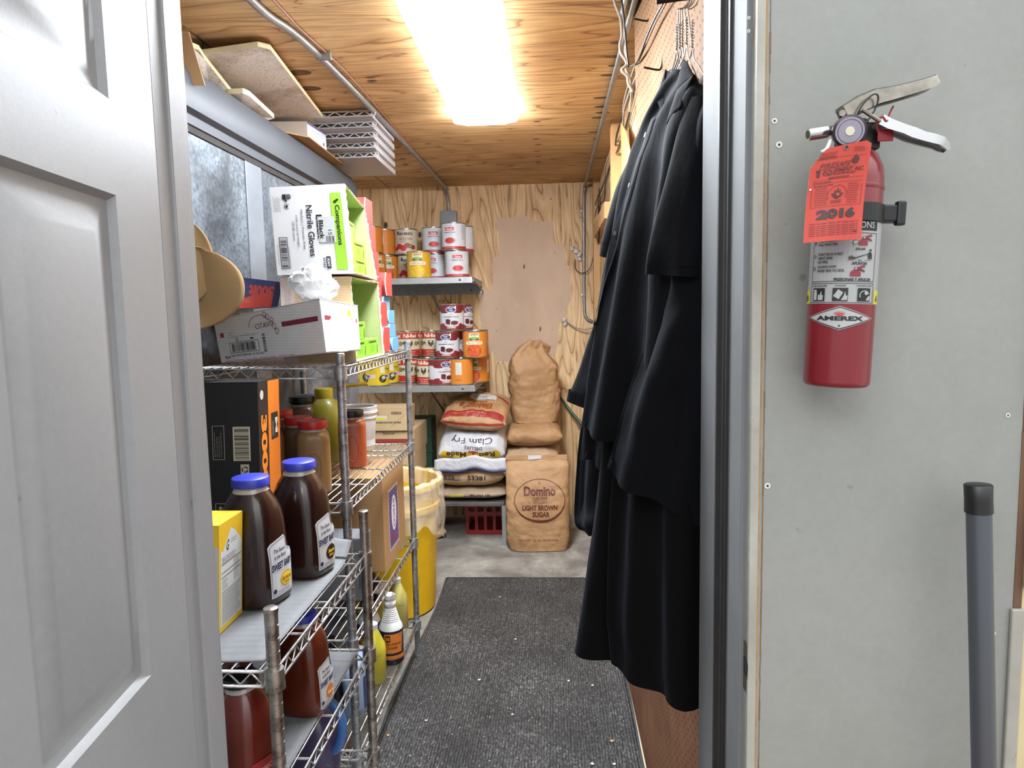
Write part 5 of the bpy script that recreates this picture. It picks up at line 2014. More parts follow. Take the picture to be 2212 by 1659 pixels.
def d_cran(p):
    p.rect(-LW, LW, HC - 0.045, HC - 0.008, '#6e1c20', 1)
    p.rect(-LW, LW, 0.008, 0.040, '#7a2024', 1)
    for u in (-0.05, 0.05):
        p.disc(u, HC - 0.05, 0.04, 0.012, '#6e1c20', 2)
        p.disc(u, 0.038, 0.04, 0.012, '#7a2024', 2)
    p.disc(0, 0.138, 0.036, 0.020, '#c8cad0', 3)
    p.poly([(0.012, 0.150), (0.036, 0.165), (0.034, 0.135)], '#c8cad0', 3)
    p.disc(0, 0.138, 0.031, 0.016, '#2b3568', 4)
    p.text('Ruby', -0.002, 0.144, 0.034, 0.010, '#c8cad0', 5, bold=0.04, shear=0.2)
    p.text('Kist', 0.002, 0.132, 0.026, 0.009, '#c8cad0', 5, bold=0.04, shear=0.2)
    p.text('Jellied', 0, 0.106, 0.026, 0.007, '#9a5a5a', 3, shear=0.3)
    p.text('CRANBERRY SAUCE', 0, 0.091, 0.105, 0.009, '#4a2a30', 3, bold=0.02)
    p.disc(0.004, 0.046, 0.052, 0.022, '#b9b6b6', 3)
    p.poly([(-0.035, 0.045), (-0.008, 0.040), (-0.004, 0.072), (-0.02, 0.078), (-0.036, 0.074)], '#4e1218', 4)
    p.disc(0.022, 0.052, 0.024, 0.014, '#3c0f14', 4)
    for k in range(6):
        p.disc(0.005 + k * 0.008, 0.044 + (k % 3) * 0.007, 0.005, 0.004, '#7a1f28', 5, n=8)
    p.rect(-0.03, 0.03, 0.017, 0.022, '#cfc4c4', 3)
    p.rect(0.082, 0.125, 0.055, 0.125, '#cfd0d4', 3); p.lines(0.085, 0.12, 0.036, 0.006, 10, '#55505a', lay=4)
    p.rect(-0.135, -0.09, 0.055, 0.125, '#cfd0d4', 3)


def d_full(p):
    p.rect(-LW, LW, HC - 0.052, HC - 0.010, '#b02a1e', 1)
    p.rect(-LW, LW, 0.010, 0.050, '#b02a1e', 1)
    p.rect(-LW, LW, 0.050, 0.0525, '#b99a4a', 2); p.rect(-LW, LW, HC - 0.0545, HC - 0.052, '#b99a4a', 2)
    for u in (-0.115, 0.0, 0.115):
        p.text('Full-Red', u, HC - 0.031, 0.092, 0.026, '#e0d4c0', 3, bold=0.04)
        p.text('Fully Prepared', u, 0.036, 0.07, 0.010, '#d8b0a0', 3, bold=0.02, shear=0.2)
        p.text('Pizza Sauce', u, 0.022, 0.055, 0.008, '#d8b0a0', 3, bold=0.02, shear=0.2)
        p.poly([(u - 0.018, 0.112), (u + 0.018, 0.112), (u + 0.018, 0.085), (u, 0.066), (u - 0.018, 0.085)], '#2a3a24', 3)
        p.poly([(u - 0.012, 0.110), (u + 0.012, 0.110), (u, 0.092)], '#cfc6a8', 4)
        p.disc(u, 0.082, 0.006, 0.007, '#a02a20', 4)
        p.ring(u, 0.085, 0.028, 0.026, 0.003, '#b99a4a', 2, a0=PI, a1=2 * PI)
        p.disc(u + 0.045, 0.092, 0.015, 0.015, '#6a4a2a', 3); p.disc(u + 0.045, 0.092, 0.009, 0.009, '#a8803a', 4)
        p.poly([(u - 0.06, 0.085), (u - 0.03, 0.094), (u - 0.05, 0.107)], '#3a5a34', 3)
        p.poly([(u - 0.058, 0.080), (u - 0.030, 0.088), (u - 0.032, 0.084)], '#a02a20', 4)


def d_yel(p):
    for u in (-0.03, 0.10):
        p.rect(u - 0.045, u + 0.02, 0.055, 0.078, '#cbb0c0', 1)
        p.rect(u - 0.045, u - 0.02, 0.060, 0.074, '#4a3a8a', 2)
        p.text('Olives', u - 0.02, 0.115, 0.05, 0.014, '#3a3018', 2)
        p.disc(u - 0.06, 0.05, 0.026, 0.026, '#1a1a14', 2); p.disc(u - 0.055, 0.058, 0.014, 0.012, '#b9b8a0', 3); p.disc(u - 0.064, 0.042, 0.010, 0.009, '#55601f', 4)
        p.disc(u + 0.0, 0.15, 0.012, 0.010, '#3a2f7a', 2)
        p.lines(u - 0.03, 0.10, 0.06, 0.007, 2, '#6a5a18')
    p.rect(0.025, 0.055, 0.09, 0.15, '#c9c6b4', 1)


def place(r, x, y, z, rot, label, first):
    if first:
        r.location = (x, y, z)
        r.rotation_euler = (0, 0, rot)
        r['label'] = label
    else:
        dup(r, (x, y, z), (0, 0, rot), label)


def cans(group, base, draw, spots):
    r = can(spots[0][4], group)
    can_label(r, base, draw)
    for i, (x, y, lev, rot, lab) in enumerate(spots):
        z = (ZS1 if lev >= 10 else ZS2) + (lev % 10) * (HC + 0.0015) + 0.001
        place(r, x, y, z, rot, lab, i == 0)


U = 10
cans('white spaghetti sauce cans on the upper shelf', '#c3c6cb', d_spag, [
    (-0.615, 4.62, U, 0.18, 'white spaghetti sauce can at the right end of the upper shelf, lower layer'),
    (-0.632, 4.62, U + 1, -0.25, 'white spaghetti sauce can topmost at the right end, just under the junction box'),
    (-0.785, 4.82, U, -0.3, 'white spaghetti sauce can half hidden behind the yellow fruit can'),
    (-0.800, 4.82, U + 1, 0.15, 'white spaghetti sauce can in the upper layer, left of the one under the junction box'),
    (-0.600, 4.80, U + 1, -1.2, 'white spaghetti sauce can peeking out behind the topmost one at the right end')])
cans('cream diced tomato cans on the upper shelf', '#c4bca6', d_tom('Petite Diced Tomatoes'), [
    (-1.00, 4.86, U + 1, 0.15, 'cream diced tomato can in the upper layer of the upper shelf'),
    (-0.985, 4.86, U, 0.25, 'cream diced tomato can in the lower layer, partly behind the yellow fruit can')])
cans('yellow fruit can', '#c99a22', lambda p: lake(p, '#d8b83a', '#cfa82a', 'SLICED PEACHES'), [
    (-0.865, 4.60, U, 0.05, 'single yellow fruit can standing in front on the upper shelf')])
OR = lambda p: lake(p, '#c9622a', '#b0481c', 'SOLID PACK PUMPKIN')
cans('orange pumpkin cans on the shelves', '#c77a28', OR, [
    (-0.505 + 0.0, 4.575, 1, 0.05, 'orange pumpkin can in the second layer at the right end of the lower shelf'),
    (-0.600, 4.575, 0, -1.75, 'orange pumpkin can turned to its plain side in the bottom layer of the lower shelf'),
    (-0.490 - 0.02, 4.75, 0, -0.3, 'orange pumpkin can second from the right, bottom layer of the lower shelf'),
    (-0.520, 4.93, 0, 0.4, 'orange pumpkin can at the wall, bottom layer of the lower shelf'),
    (-0.512, 4.77, 1, 0.5, 'orange pumpkin can peeking out behind the second-layer one'),
    (-1.19, 4.70, U, 0.5, 'orange can in the lower layer of the upper shelf, beside the red boxes'),
    (-1.14, 4.86, U, 0.2, 'orange can in the lower layer of the upper shelf, next to the cream cans'),
    (-1.20, 4.68, U + 1, 2.2, 'orange can in the upper layer of the upper shelf, nearest the red boxes'),
    (-1.155, 4.86, U + 1, -1.7, 'orange can showing its side panel in the upper layer of the upper shelf'),
    (-1.10, 5.02, U + 1, 0.1, 'orange can in the upper layer right beside the upper cream can')])
bpy.data.objects['food_can'].name = 'food_can'
cans('dark red cranberry sauce cans on the lower shelf', '#c2c4c8', d_cran, [
    (-0.735, 4.57, 0, 0.62, 'cranberry sauce can in the bottom layer, turned so its logo is at the left'),
    (-0.690, 4.60, 1, 0.0, 'cranberry sauce can in the second layer of the lower shelf'),
    (-0.658, 4.62, 2, 0.05, 'cranberry sauce can alone on top of the pile'),
    (-0.615, 4.78, 2, 0.9, 'cranberry sauce can behind the topmost one'),
    (-0.64, 4.80, 1, 0.9, 'cranberry sauce can behind the second-layer one')])
cans('red-topped pizza sauce cans on the lower shelf', '#c9c3aa', d_full, [
    (-0.835, 4.66, 0, -0.25, 'pizza sauce can in the bottom layer beside the cranberry cans'),
    (-0.835, 4.84, 1, 0.05, 'pizza sauce can in the second layer beside the cranberry cans'),
    (-0.995, 4.80, 1, 0.35, 'pizza sauce can in the second layer seen above the rack post'),
    (-1.00, 4.80, 0, 0.35, 'pizza sauce can in the bottom layer behind the rack post'),
    (-0.835, 4.85, 0, 0.05, 'pizza sauce can hidden behind the bottom-layer one')])
cans('yellow olive cans on the lower shelf', '#c9ae1e', d_yel, [
    (-1.165, 4.575, 0, 0.2, 'yellow olive can nearest the front edge of the lower shelf'),
    (-1.245, 4.72, 0, 0.9, 'yellow olive can at the far left with a large black olive picture'),
    (-1.14, 4.76, 0, 0.1, 'yellow olive can in the second row of the lower shelf'),
    (-1.12, 4.95, 0, -0.7, 'yellow olive can at the wall on the lower shelf')])


# ------------------------------------------------------------------ sacks
def sack(name, label, cat, loc, rot, L, W_, H, mats, pinch='both', crump=0.02, seed=0, group=None, droop=0.0, seam=True):
    """lying sack: x length, y width, z height, base at z=0"""
    r = thing(name, label, cat, loc, rot, group)
    m = MB()
    nu, nv = 44, 36

    def f(u, v):
        # around v, along u
        x = (u - 0.5) * L
        e = abs(u - 0.5) * 2
        k = (1 - e ** 4) ** 0.5
        wk = 1 - 0.10 * e ** 3
        a = 2 * PI * v
        c, s = math.cos(a), math.sin(a)
        cy = math.copysign(abs(c) ** 0.75, c) * W_ / 2 * wk
        cz = math.copysign(abs(s) ** 0.85, s) * (H / 2 * max(0.06, k))
        z = H / 2 + cz
        p = Vector((x, cy, z))
        q = p * 9 + Vector((seed * 3.1, seed, 0))
        n_ = noise.noise(q) * 0.6 + abs(noise.noise(q * 2.3)) * 0.5 + 0.3 * noise.noise(q * 5)
        amt = crump * (0.4 + 0.6 * (s > -0.3)) * min(1.0, k + 0.3)
        z += n_ * amt * (0.15 if s < -0.5 else 1.0)
        x += noise.noise(q + Vector((4, 4, 4))) * crump * 0.5
        cy += noise.noise(q * 1.3 + Vector((1, 7, 4))) * crump * 0.7
        z -= droop * (abs(cy) / (W_ / 2)) ** 2 * 0.5
        return (x, cy, max(z, 0.0015) - (droop * e * e))
    rings = []
    for i in range(nu + 1):
        rings.append([f(i / nu, j / nv) for j in range(nv)])
    m.loft(rings)
    b = m.build('sack_body', mats, r, smooth=60)
    if seam:
        m = MB()
        for sx in (-1, 1):
            zc_ = H / 2 * 1.0 - droop
            m.grid(lambda u, v: (sx * (L / 2 - 0.004 + 0.016 * u), (v - .5) * W_ * 0.88, zc_ + 0.006 * math.sin(v * 9 + seed)), 2, 12)
        m.build('sewn_edge', mats, r, smooth=60, solid=0.003)
    return r, b


def upright_sack(name, label, loc, rot, W_, D, H, mats, top='flat', crump=0.012, seed=0, group=None):
    r = thing(name, label, 'sack', loc, rot, group)
    m = MB()
    nz, n = 54, 56
    rings = []
    for i in range(nz + 1):
        t = i / nz
        if top == 'flat':
            w_ = W_ / 2 * (0.90 + 0.10 * min(1, t * 8)) * (1 - 0.035 * max(0, t - .5) * 2)
            d_ = D / 2 * (0.85 + 0.15 * min(1, t * 8)) * max(0.035, (1 - max(0, (t - 0.42) / 0.58) ** 1.7))
            off = 0.0
        elif t < 0.68:
            w_ = W_ / 2 * (0.88 + 0.12 * min(1, t * 6)) * (1 - 0.05 * t)
            d_ = D / 2
            off = 0
        else:
            k = (t - 0.68) / 0.32
            w_ = W_ / 2 * (0.94 - 0.80 * k ** 1.4)
            d_ = D / 2 * (1 - 0.80 * k)
            off = -0.02 * math.sin(k * 4)
        ring = []
        for j in range(n):
            a = 2 * PI * j / n
            c, s = math.cos(a), math.sin(a)
            x = math.copysign(abs(c) ** 0.55, c) * w_ + off
            y = math.copysign(abs(s) ** 0.62, s) * d_
            q = Vector((x * 7, y * 7, t * 5)) + Vector((seed, seed * 2, seed * 3))
            g = noise.noise(q) * 0.7 + abs(noise.noise(q * 2.1)) * 0.6 + noise.noise(q * 4.5) * 0.3
            fold = 0.0
            if top == 'twist' and t > 0.55:
                fold = 0.014 * math.sin(a * 7 + t * 9) * (t - 0.55) / 0.45
            low = 0.25 + 0.75 * min(1, t * 4 + 0.1)
            k2 = crump * low * (0.5 if d_ < 0.02 else 1)
            ring.append((x + c * (g * k2 + fold), y + s * (g * k2 + fold) , t * H + (0.006 * noise.noise(q * 2) if t > 0.97 else 0)))
        rings.append(ring)
    m.loft(rings)
    b = m.build('sack_body', mats, r, smooth=60)
    return r, b


# standing brown sugar sack
BR = '#5e2a1b'
r, b = upright_sack('sugar_sack', 'upright brown paper sack printed with light brown sugar lettering in an oval', (-0.103, 4.36, 0.001), (math.radians(-3), 0, 0.02), 0.405, 0.17, 0.60, KRAFT, seed=3)
p = Print(cut=0.02)
OX, OY = 0.015, 0.325
p.ring(OX, OY, 0.162, 0.138, 0.004, BR, 1, n=48, tv=lambda g: 0.0045 + 0.013 * max(0, -math.sin(g)) ** 1.5)
p.text('Domino', OX, OY + 0.062, 0.200, 0.060, BR, 2, bold=0.035)
for k in range(5):
    a = PI / 2 + (k - 2) * 0.5
    p.poly([(OX + 0.006 * math.cos(a) - 0.002, OY + 0.105 + 0.004 * math.sin(a)), (OX + 0.014 * math.cos(a), OY + 0.105 + 0.016 * math.sin(a)), (OX + 0.006 * math.cos(a) + 0.002, OY + 0.105 + 0.004 * math.sin(a))], BR, 2)
p.text('PURE CANE', OX + .003, OY + 0.018, 0.090, 0.016, BR, 2, bold=0.02)
p.text('GOLDEN', OX + .003, OY - 0.004, 0.085, 0.019, BR, 2, bold=0.0)
p.text('LIGHT BROWN', OX, OY - 0.042, 0.222, 0.034, BR, 2, bold=0.035)
p.text('SUGAR', OX + .007, OY - 0.084, 0.108, 0.034, BR, 2, bold=0.035)
p.text('NET WT 50 LB (22.68 KG)', 0.0, 0.075, 0.25, 0.015, '#7a4a30', 2, bold=0.01)
p.build('printed_lettering', project(b, (0, -0.2, 0), (1, 0, 0), (0, 0, 1)), r)
m = MB(); m.box(-0.200, 0.195, -0.012, 0.002, 0.575, 0.607, bev=0.002)
m.build('folded_top', KRAFT, r)
m = MB(); m.grid(lambda u, v: (-0.055 + 0.105 * u, -0.0145 - 0.004 * math.sin(u * 5), 0.585 + 0.022 * v - 0.006 * (1 - u) * (1 - v)), 6, 2)
m.build('white_tape', M('tape_white', '#c4c4c6', 0.6), r, solid=0.001)

# stack of plain sacks behind, carrying a big upright one
g = 'plain brown sacks stacked by the back wall'
z = 0.002
hs = [0.150, 0.150, 0.150, 0.150, 0.150]
labs = ['plain brown sack at the bottom of the right stack, behind the sugar sack', 'plain brown sack second from the floor in the right stack',
        'plain brown sack in the middle of the right stack, mostly behind the sugar sack', 'plain brown sack fourth from the floor, just above the sugar sack',
        'plain brown sack directly under the big upright one']
for i in range(5):
    sack('plain_sack', labs[i], 'sack', (-0.145 + (0.008 * (-1) ** i), 4.80, z), (0, 0, 0.03 * (-1) ** i), 0.395, 0.46, hs[i] + 0.012, KRAFT if i != 3 else KRAFT2, crump=0.020, seed=i * 5 + 1, group=g, seam=False)
    z += hs[i]
r, b = upright_sack('plain_sack', 'big plain brown sack with a crumpled twisted top standing on the right stack', (-0.125, 4.84, z + 0.012), (0, 0, 0.15), 0.345, 0.24, 0.565, KRAFT, 'twist', 0.022, 9)
p = Print(cut=0.01)
p.ring(-0.13, 0.31, 0.02, 0.02, 0.002, '#6a4a34'); p.lines(-0.14, 0.315, 0.022, 0.006, 2, '#6a4a34')
p.build('recycling_mark', project(b, (0, -0.3, 0), (1, 0, 0), (0, 0, 1)), r)
m = MB()
m.grid(lambda u, v: (-0.12 + 0.22 * u + 0.02 * v, -0.05 + 0.06 * u * (1 - v) + 0.012 * math.sin(u * 9), 0.43 + 0.135 * v * (1 - abs(u - 0.62) * 1.35) + 0.02 * u - 0.03 * (1 - u)), 14, 8)
m.build('folded_flap', KRAFT, r, smooth=50, solid=0.003)

# left stack on a low steel platform
r = thing('platform_shelf', 'low steel platform carrying the left stack of flour sacks', 'shelf', (-0.575, 4.72, 0.001))
m = MB(); m.box(-0.265, 0.255, -0.30, 0.30, 0.262, 0.288, bev=0.003)
m.build('deck', M('platform_metal', '#6c6a66', 0.45, 0.5, var=0.2), r)
for sx in (-1, 1):
    for sy in (-1, 1):
        m = MB(); m.box(sx * 0.25 - 0.014, sx * 0.25 + 0.014, sy * 0.285 - 0.014, sy * 0.285 + 0.014, 0, 0.262, bev=0.002)
        m.build('leg', STEEL, r)
m = MB()
for z_ in (0.30, 0.33, 0.36):
    m.tube([(-0.27, -0.3, z_ + .02), (-0.27, 0.3, z_ + .02)], 0.005, 6)
m.build('rail', M('platform_metal', '#6c6a66', 0.45, 0.5, var=0.2), r, smooth=60)
CREAM = kraft('cream_sack', '#a8937a', '#8a7660')
r, b = sack('flour_sack', 'flat cream sack edge at the bottom of the left stack', 'sack', (-0.555, 4.70, 0.292), (0, 0, 0), 0.49, 0.56, 0.085, CREAM, crump=0.012, seed=21, seam=True)
p = Print(cut=0.012); p.text('FLOUR', 0.08, 0.04, 0.14, 0.02, '#3a302a', 2, bold=0.03); p.rect(-0.12, -0.03, 0.035, 0.05, '#b5ab3a', 1); p.text('A', -0.2, 0.038, 0.02, 0.025, '#3a302a', 2, bold=.03)
p.build('printed_front', project(b, (0, -0.35, 0), (1, 0, 0), (0, 0, 1)), r)
r, b = sack('flour_sack', 'brown sack stamped 53381 in the middle of the left stack', 'sack', (-0.560, 4.68, 0.375), (math.radians(3), 0, 0.0), 0.47, 0.50, 0.185, KRAFT2, crump=0.02, seed=25, seam=True)
p = Print(cut=0.012)
p.rect(-0.18, 0.02, 0.118, 0.155, '#8a4a3c', 1); p.text('FULL BRODY', -0.055, 0.136, 0.24, 0.026, '#b59a78', 2, bold=0.04)
p.frame(-0.175, -0.045, 0.075, 0.108, 0.003, '#3a2f2a'); p.barcode(-0.11, 0.091, 0.115, 0.026, '#3a2f2a', n=18)
p.text('53381', 0.06, 0.088, 0.12, 0.030, '#2a2422', 2, bold=0.03)
p.build('printed_front', project(b, (0, -0.35, 0), (1, 0, 0), (0, 0, 1)), r)
WSACK = kraft('white_sack', '#c3c4c8', '#b0b1b6', 0.5)
r, b = sack('flour_sack', 'white sack printed Clam Fry upside down, sagging over the sacks below', 'sack', (-0.525, 4.66, 0.545), (math.radians(16), 0, 0.0), 0.44, 0.46, 0.25, WSACK, crump=0.024, seed=31, seam=False)
p = Print(cut=0.012)
# printed upside down on the front of the sack
p.poly([(-0.19, 0.115), (0.17, 0.115), (0.17, 0.150), (-0.19, 0.150)][::1], '#c9a81e', 1)
p.disc(0.155, 0.128, 0.03, 0.030, '#c9a81e', 1); p.disc(-0.175, 0.128, 0.03, 0.030, '#c9a81e', 1)
p.text('Made', -0.10, 0.134, 0.13, 0.036, '#3a2a20', 3, rot=PI, bold=0.03)
p.text('Red', 0.10, 0.130, 0.10, 0.036, '#3a2a20', 3, rot=PI, bold=0.03)
p.poly([(0.005, 0.09), (0.02, 0.09), (0.02, 0.16), (0.005, 0.16)], '#a8322c', 4); p.poly([(-0.02, 0.158), (0.045, 0.158), (0.045, 0.148), (-0.02, 0.148)], '#a8322c', 4)
p.text('DELUXE', 0.01, 0.178, 0.12, 0.018, '#3a3438', 3, rot=PI)
p.text('Clam Fry', 0.0, 0.215, 0.27, 0.034, '#3a3438', 3, rot=PI, bold=0.01)
p.rect(-0.21, 0.0, 0.068, 0.073, '#8f2f4a', 2); p.rect(0.02, 0.2, 0.060, 0.065, '#8f2f4a', 2)
p.build('printed_front', project(b, (0, -0.35, 0), (1, 0, 0), (0, 0, 1)), r)
m = MB()
m.grid(lambda u, v: (-0.245 + 0.47 * u, -0.232 - 0.030 * (1 - v), 0.050 + 0.075 * v - 0.05 * abs(u - .55) + 0.008 * math.sin(u * 14)), 24, 4)
m.build('flared_end', WSACK, r, smooth=60, solid=0.002)
m = MB()
m.grid(lambda u, v: (-0.247 + 0.474 * u, -0.2635 - 0.002, 0.041 + 0.012 * v - 0.05 * abs(u - .55) + 0.008 * math.sin(u * 14)), 24, 1)
m.build('blue_hem', M('hem_blue', '#33417e', 0.6), r, smooth=60, solid=0.002)
r, b = sack('flour_sack', 'brown baking sack with a red band, topmost of the left stack', 'sack', (-0.505, 4.66, 0.785), (math.radians(14), math.radians(3), -0.06), 0.43, 0.47, 0.155, KRAFT, crump=0.022, seed=41, seam=False)
p = Print(cut=0.012)
p.rect(-0.205, 0.205, 0.075, 0.090, '#8c2a22', 2)
p.build('printed_front', project(b, (0, -0.35, 0.0), (1, 0, 0), (0, 0, 1)), r)
p = Print(cut=0.012)
p.rect(-0.06, 0.12, 0.02, 0.13, '#c4c2c2', 2); p.lines(-0.04, 0.10, 0.13, 0.018, 4, '#3a3434', t=0.005, lay=3)
p.text("Baker's", 0.0, -0.085, 0.22, 0.085, '#8c4a1e', 2, rot=PI, bold=0.04)
p.text("Choice", 0.0, -0.02, 0.14, 0.030, '#8c4a1e', 2, rot=PI, bold=0.04)
p.rect(-0.2, 0.2, -0.21, -0.155, '#8c2a22', 2); p.lines(-0.13, -0.185, 0.26, 0.01, 1, '#c98a70', lay=3, t=0.006); p.poly([(0.10, 0.12), (0.2, 0.05), (0.2, 0.08), (0.12, 0.14)], '#8c2a22', 2)
p.build('printed_top', project(b, (0, 0, 0.3), (1, 0, 0), (0, 1, 0)), r)
# red crate below the platform, crumpled sack corner on the floor
r = thing('milk_crate', 'dark red plastic crate on the floor under the platform', 'crate', (-0.44, 4.80, 0.001))
m = MB()
for z0, z1 in ((0.0, 0.03), (0.13, 0.16), (0.19, 0.21)):
    m.box(-0.165, 0.165, -0.15, -0.14, z0, z1); m.box(-0.165, 0.165, 0.14, 0.15, z0, z1); m.box(-0.165, -0.155, -0.14, 0.14, z0, z1); m.box(0.155, 0.165, -0.14, 0.14, z0, z1)
for k in range(6):
    x = -0.165 + k * 0.062
    m.box(x, x + 0.02, -0.149, -0.141, 0.03, 0.19); m.box(x, x + 0.02, 0.141, 0.149, 0.03, 0.19)
m.box(-0.16, 0.16, -0.14, 0.14, 0.0, 0.01)
m.build('crate_body', M('crate_red', '#8c1f26', 0.45), r)
c0 = (-0.782, 4.708, 0.03)
sack('paper_scrap', 'crumpled brown paper corner hanging beside the platform leg', 'paper', (-0.79, 4.56, 0.002), (0, math.radians(-28), 0.4), 0.15, 0.07, 0.045, KRAFT2, crump=0.02, seed=51, seam=False)


# ------------------------------------------------------------------ things lying on top of the cooler
def slab(name, label, cat, top, th, mats, edge=None, group=None):
    base = sum((Vector(p) for p in top), Vector()) / len(top)
    r = thing(name, label, cat, base, group=group)
    m = MB()
    a = [Vector(p) - base for p in top]
    lo = [p - Vector((0, 0, th)) for p in a]
    m.face(lo[::-1], 0)
    m.face(a, 0)
    n = len(a)
    for i in range(n):
        m.face([lo[i], lo[(i + 1) % n], a[(i + 1) % n], a[i]], 1)
    bmesh.ops.remove_doubles(m.bm, verts=m.bm.verts, dist=1e-6)
    m.build('board', [mats, edge or mats], r)
    return r


TEDGE = M('tile_edge', '#d3c8a0', 0.85, var=0.1)
slab('ceiling_tile', 'large speckled off-white ceiling tile overhanging the cooler top', 'ceiling tile',
     [(-1.134, 2.355, 2.405), (-0.955, 2.345, 2.418), (-0.925, 2.375, 2.418), (-1.022, 3.26, 2.418), (-1.045, 3.30, 2.415), (-1.42, 3.30, 2.40), (-1.33, 2.35, 2.395)], 0.016, TILE, TEDGE)
slab('ceiling_tile', 'second speckled tile half under the large one, nearer the door', 'ceiling tile',
     [(-1.133, 2.261, 2.39), (-1.125, 2.285, 2.39), (-1.146, 2.363, 2.39), (-1.189, 2.688, 2.36), (-1.25, 2.62, 2.34), (-1.40, 2.2, 2.37)], 0.016, TILE, TEDGE)
slab('ceiling_tile', 'small broken piece of ceiling tile on the cooler edge', 'ceiling tile',
     [(-1.126, 2.48, 2.315), (-1.071, 2.477, 2.315), (-1.064, 2.514, 2.317), (-1.087, 2.795, 2.316), (-1.117, 2.784, 2.305), (-1.17, 2.66, 2.30), (-1.19, 2.5, 2.30)], 0.018, TILE, TEDGE)
pts = [(-1.30, 2.10, 2.277), (-1.022, 2.10, 2.212), (-1.03, 2.13, 2.21), (-1.30, 2.13, 2.277)]
r = thing('cardboard_flap', 'tan cardboard flap hanging over the cooler edge at the top of the door', 'cardboard', (-1.12, 2.1, 2.28))
m = MB()
f4 = [(-1.112, 2.1, 2.366), (-1.062, 2.1, 2.357), (-1.022, 2.1, 2.203), (-1.124, 2.1, 2.204)]
m.face([Vector(p) - r.location for p in f4])
m.build('flap', M('tan_board_2', '#bd9469', 0.8, var=0.08, bump=0.05), r, solid=0.004)
m = MB(); m.face([Vector(p) - r.location for p in ((f4[1][0], 2.1, f4[1][2]), (f4[1][0], 2.1, f4[1][2] - .08), (-1.35, 2.3, 2.28), (-1.35, 2.3, 2.36))])
m.build('flap', M('tan_board_2', '#bd9469', 0.8, var=0.08, bump=0.05), r, solid=0.004)
r = carton('small_carton', 'small white-ended carton on the cooler top beneath the large tile', 'box',
           [(-1.24, 3.10, 2.30), (-1.066, 3.12, 2.296), (-1.040, 3.30, 2.290), (-1.22, 3.30, 2.292), (-1.24, 3.10, 2.372), (-1.068, 3.12, 2.372), (-1.042, 3.30, 2.364), (-1.22, 3.30, 2.366)],
           M('pinkish_card', '#bfb2a4', 0.7, var=0.05), lambda q, r: (lambda p: (p.rect(0, .19, 0, .07, '#c3c6cf', 1), p.rect(0, .19, .064, .07, '#2f3a78', 2), p.lines(0.03, 0.045, 0.09, 0.012, 2, '#4a5078', lay=3), p.disc(.16, .016, .008, .008, '#3a4a9a', 3), p.build('printed_end', quadmap(q[1], q[2], q[6], q[5], .19, .07), r)))(Print()))
slab('cardboard_sheet', 'flat sagging cardboard sheet under the small carton and clear trays', 'cardboard',
     [(-1.13, 2.93, 2.290), (-1.035, 3.05, 2.290), (-1.040, 3.58, 2.284), (-1.30, 3.60, 2.286), (-1.30, 2.93, 2.290)], 0.005, CARD, CARD)
TRAY = M('clear_tray', '#c6c5c8', 0.3, alpha=0.62)


def tray(label, x0, x1, y0, y1, z):
    r = thing('plastic_tray', label, 'tray', ((x0 + x1) / 2, (y0 + y1) / 2, z), group='clear perforated plastic trays on the cooler top')
    hx, hy, h = (x1 - x0) / 2, (y1 - y0) / 2, 0.026
    m = MB()
    m.box(-hx, hx, -hy, hy, 0, 0.002)
    for s in (-1, 1):
        m.box(-hx, hx, s * hy - .0015, s * hy + .0015, 0, 0.005)
        m.box(-hx, hx, s * hy - .0015, s * hy + .0015, h - .005, h)
        m.box(s * hx - .0015, s * hx + .0015, -hy, hy, 0, h)
    n = 11
    for k in range(n):
        xa, xb = -hx + 2 * hx * k / n, -hx + 2 * hx * (k + 1) / n
        za, zb_ = (0.004, h - .004) if k % 2 else (h - .004, 0.004)
        m.hexa([(xa, -hy - .0015, za), (xa + .008, -hy - .0015, za), (xa + .008, -hy + .0015, za), (xa, -hy + .0015, za),
                (xb - .003, -hy - .0015, zb_), (xb + .005, -hy - .0015, zb_), (xb + .005, -hy + .0015, zb_), (xb - .003, -hy + .0015, zb_)])
    m.build('tray_body', TRAY, r)
    m = MB()
    m.tube([(hx + 0.012 * math.sin(a) * 1.5, -hy + 0.004, h / 2 + 0.013 * math.cos(a)) for a in [PI * k / 10 for k in range(11)]], 0.0026, 8)
    m.build('end_loop', TRAY, r, smooth=180)
    return r


names = ['topmost clear tray with triangular cut-outs, sticking out farthest', 'second clear tray from the top of the stack', 'third clear tray from the top of the stack',
         'fourth clear tray from the top of the stack', 'lowest clear tray of the stack, lying on the cardboard']
for k in range(5):
    tray(names[k], -1.16, -0.79 - 0.016 * k, 3.17 + 0.075 * k, 3.62 + 0.075 * k, 2.400 - 0.0275 * k)

# tan folders leaning on the right wall shelf
r = thing('envelope', 'tan envelope standing on edge against the right wall beyond the pegboard', 'envelope', (0.32, 3.0, 2.1))
m = MB(); e4 = [(0.318, 3.167, 2.339), (0.318, 2.944, 2.237), (0.3, 2.64, 2.086), (0.318, 2.899, 2.034), (0.318, 3.098, 2.072)]
m.face([Vector(p) - r.location for p in e4])
m.build('paper_sheet', M('manila', '#b8834a', 0.7), r, solid=0.004)
# long shelf rail on right wall
m = MB(); m.box(0.30, 0.35, 3.9, 4.9, 2.02, 2.11, bev=0.002)
tag(m.build('wood_block', PLY_FRESH), 'short wooden block fixed high on the right wall near the back corner', 'wood block')

# ------------------------------------------------------------------ ribbed mat and crumbs
r = thing('floor_mat', 'long dark grey ribbed rubber mat on the concrete floor', 'mat', (-0.17, 2.9, 0.0))
m = MB()


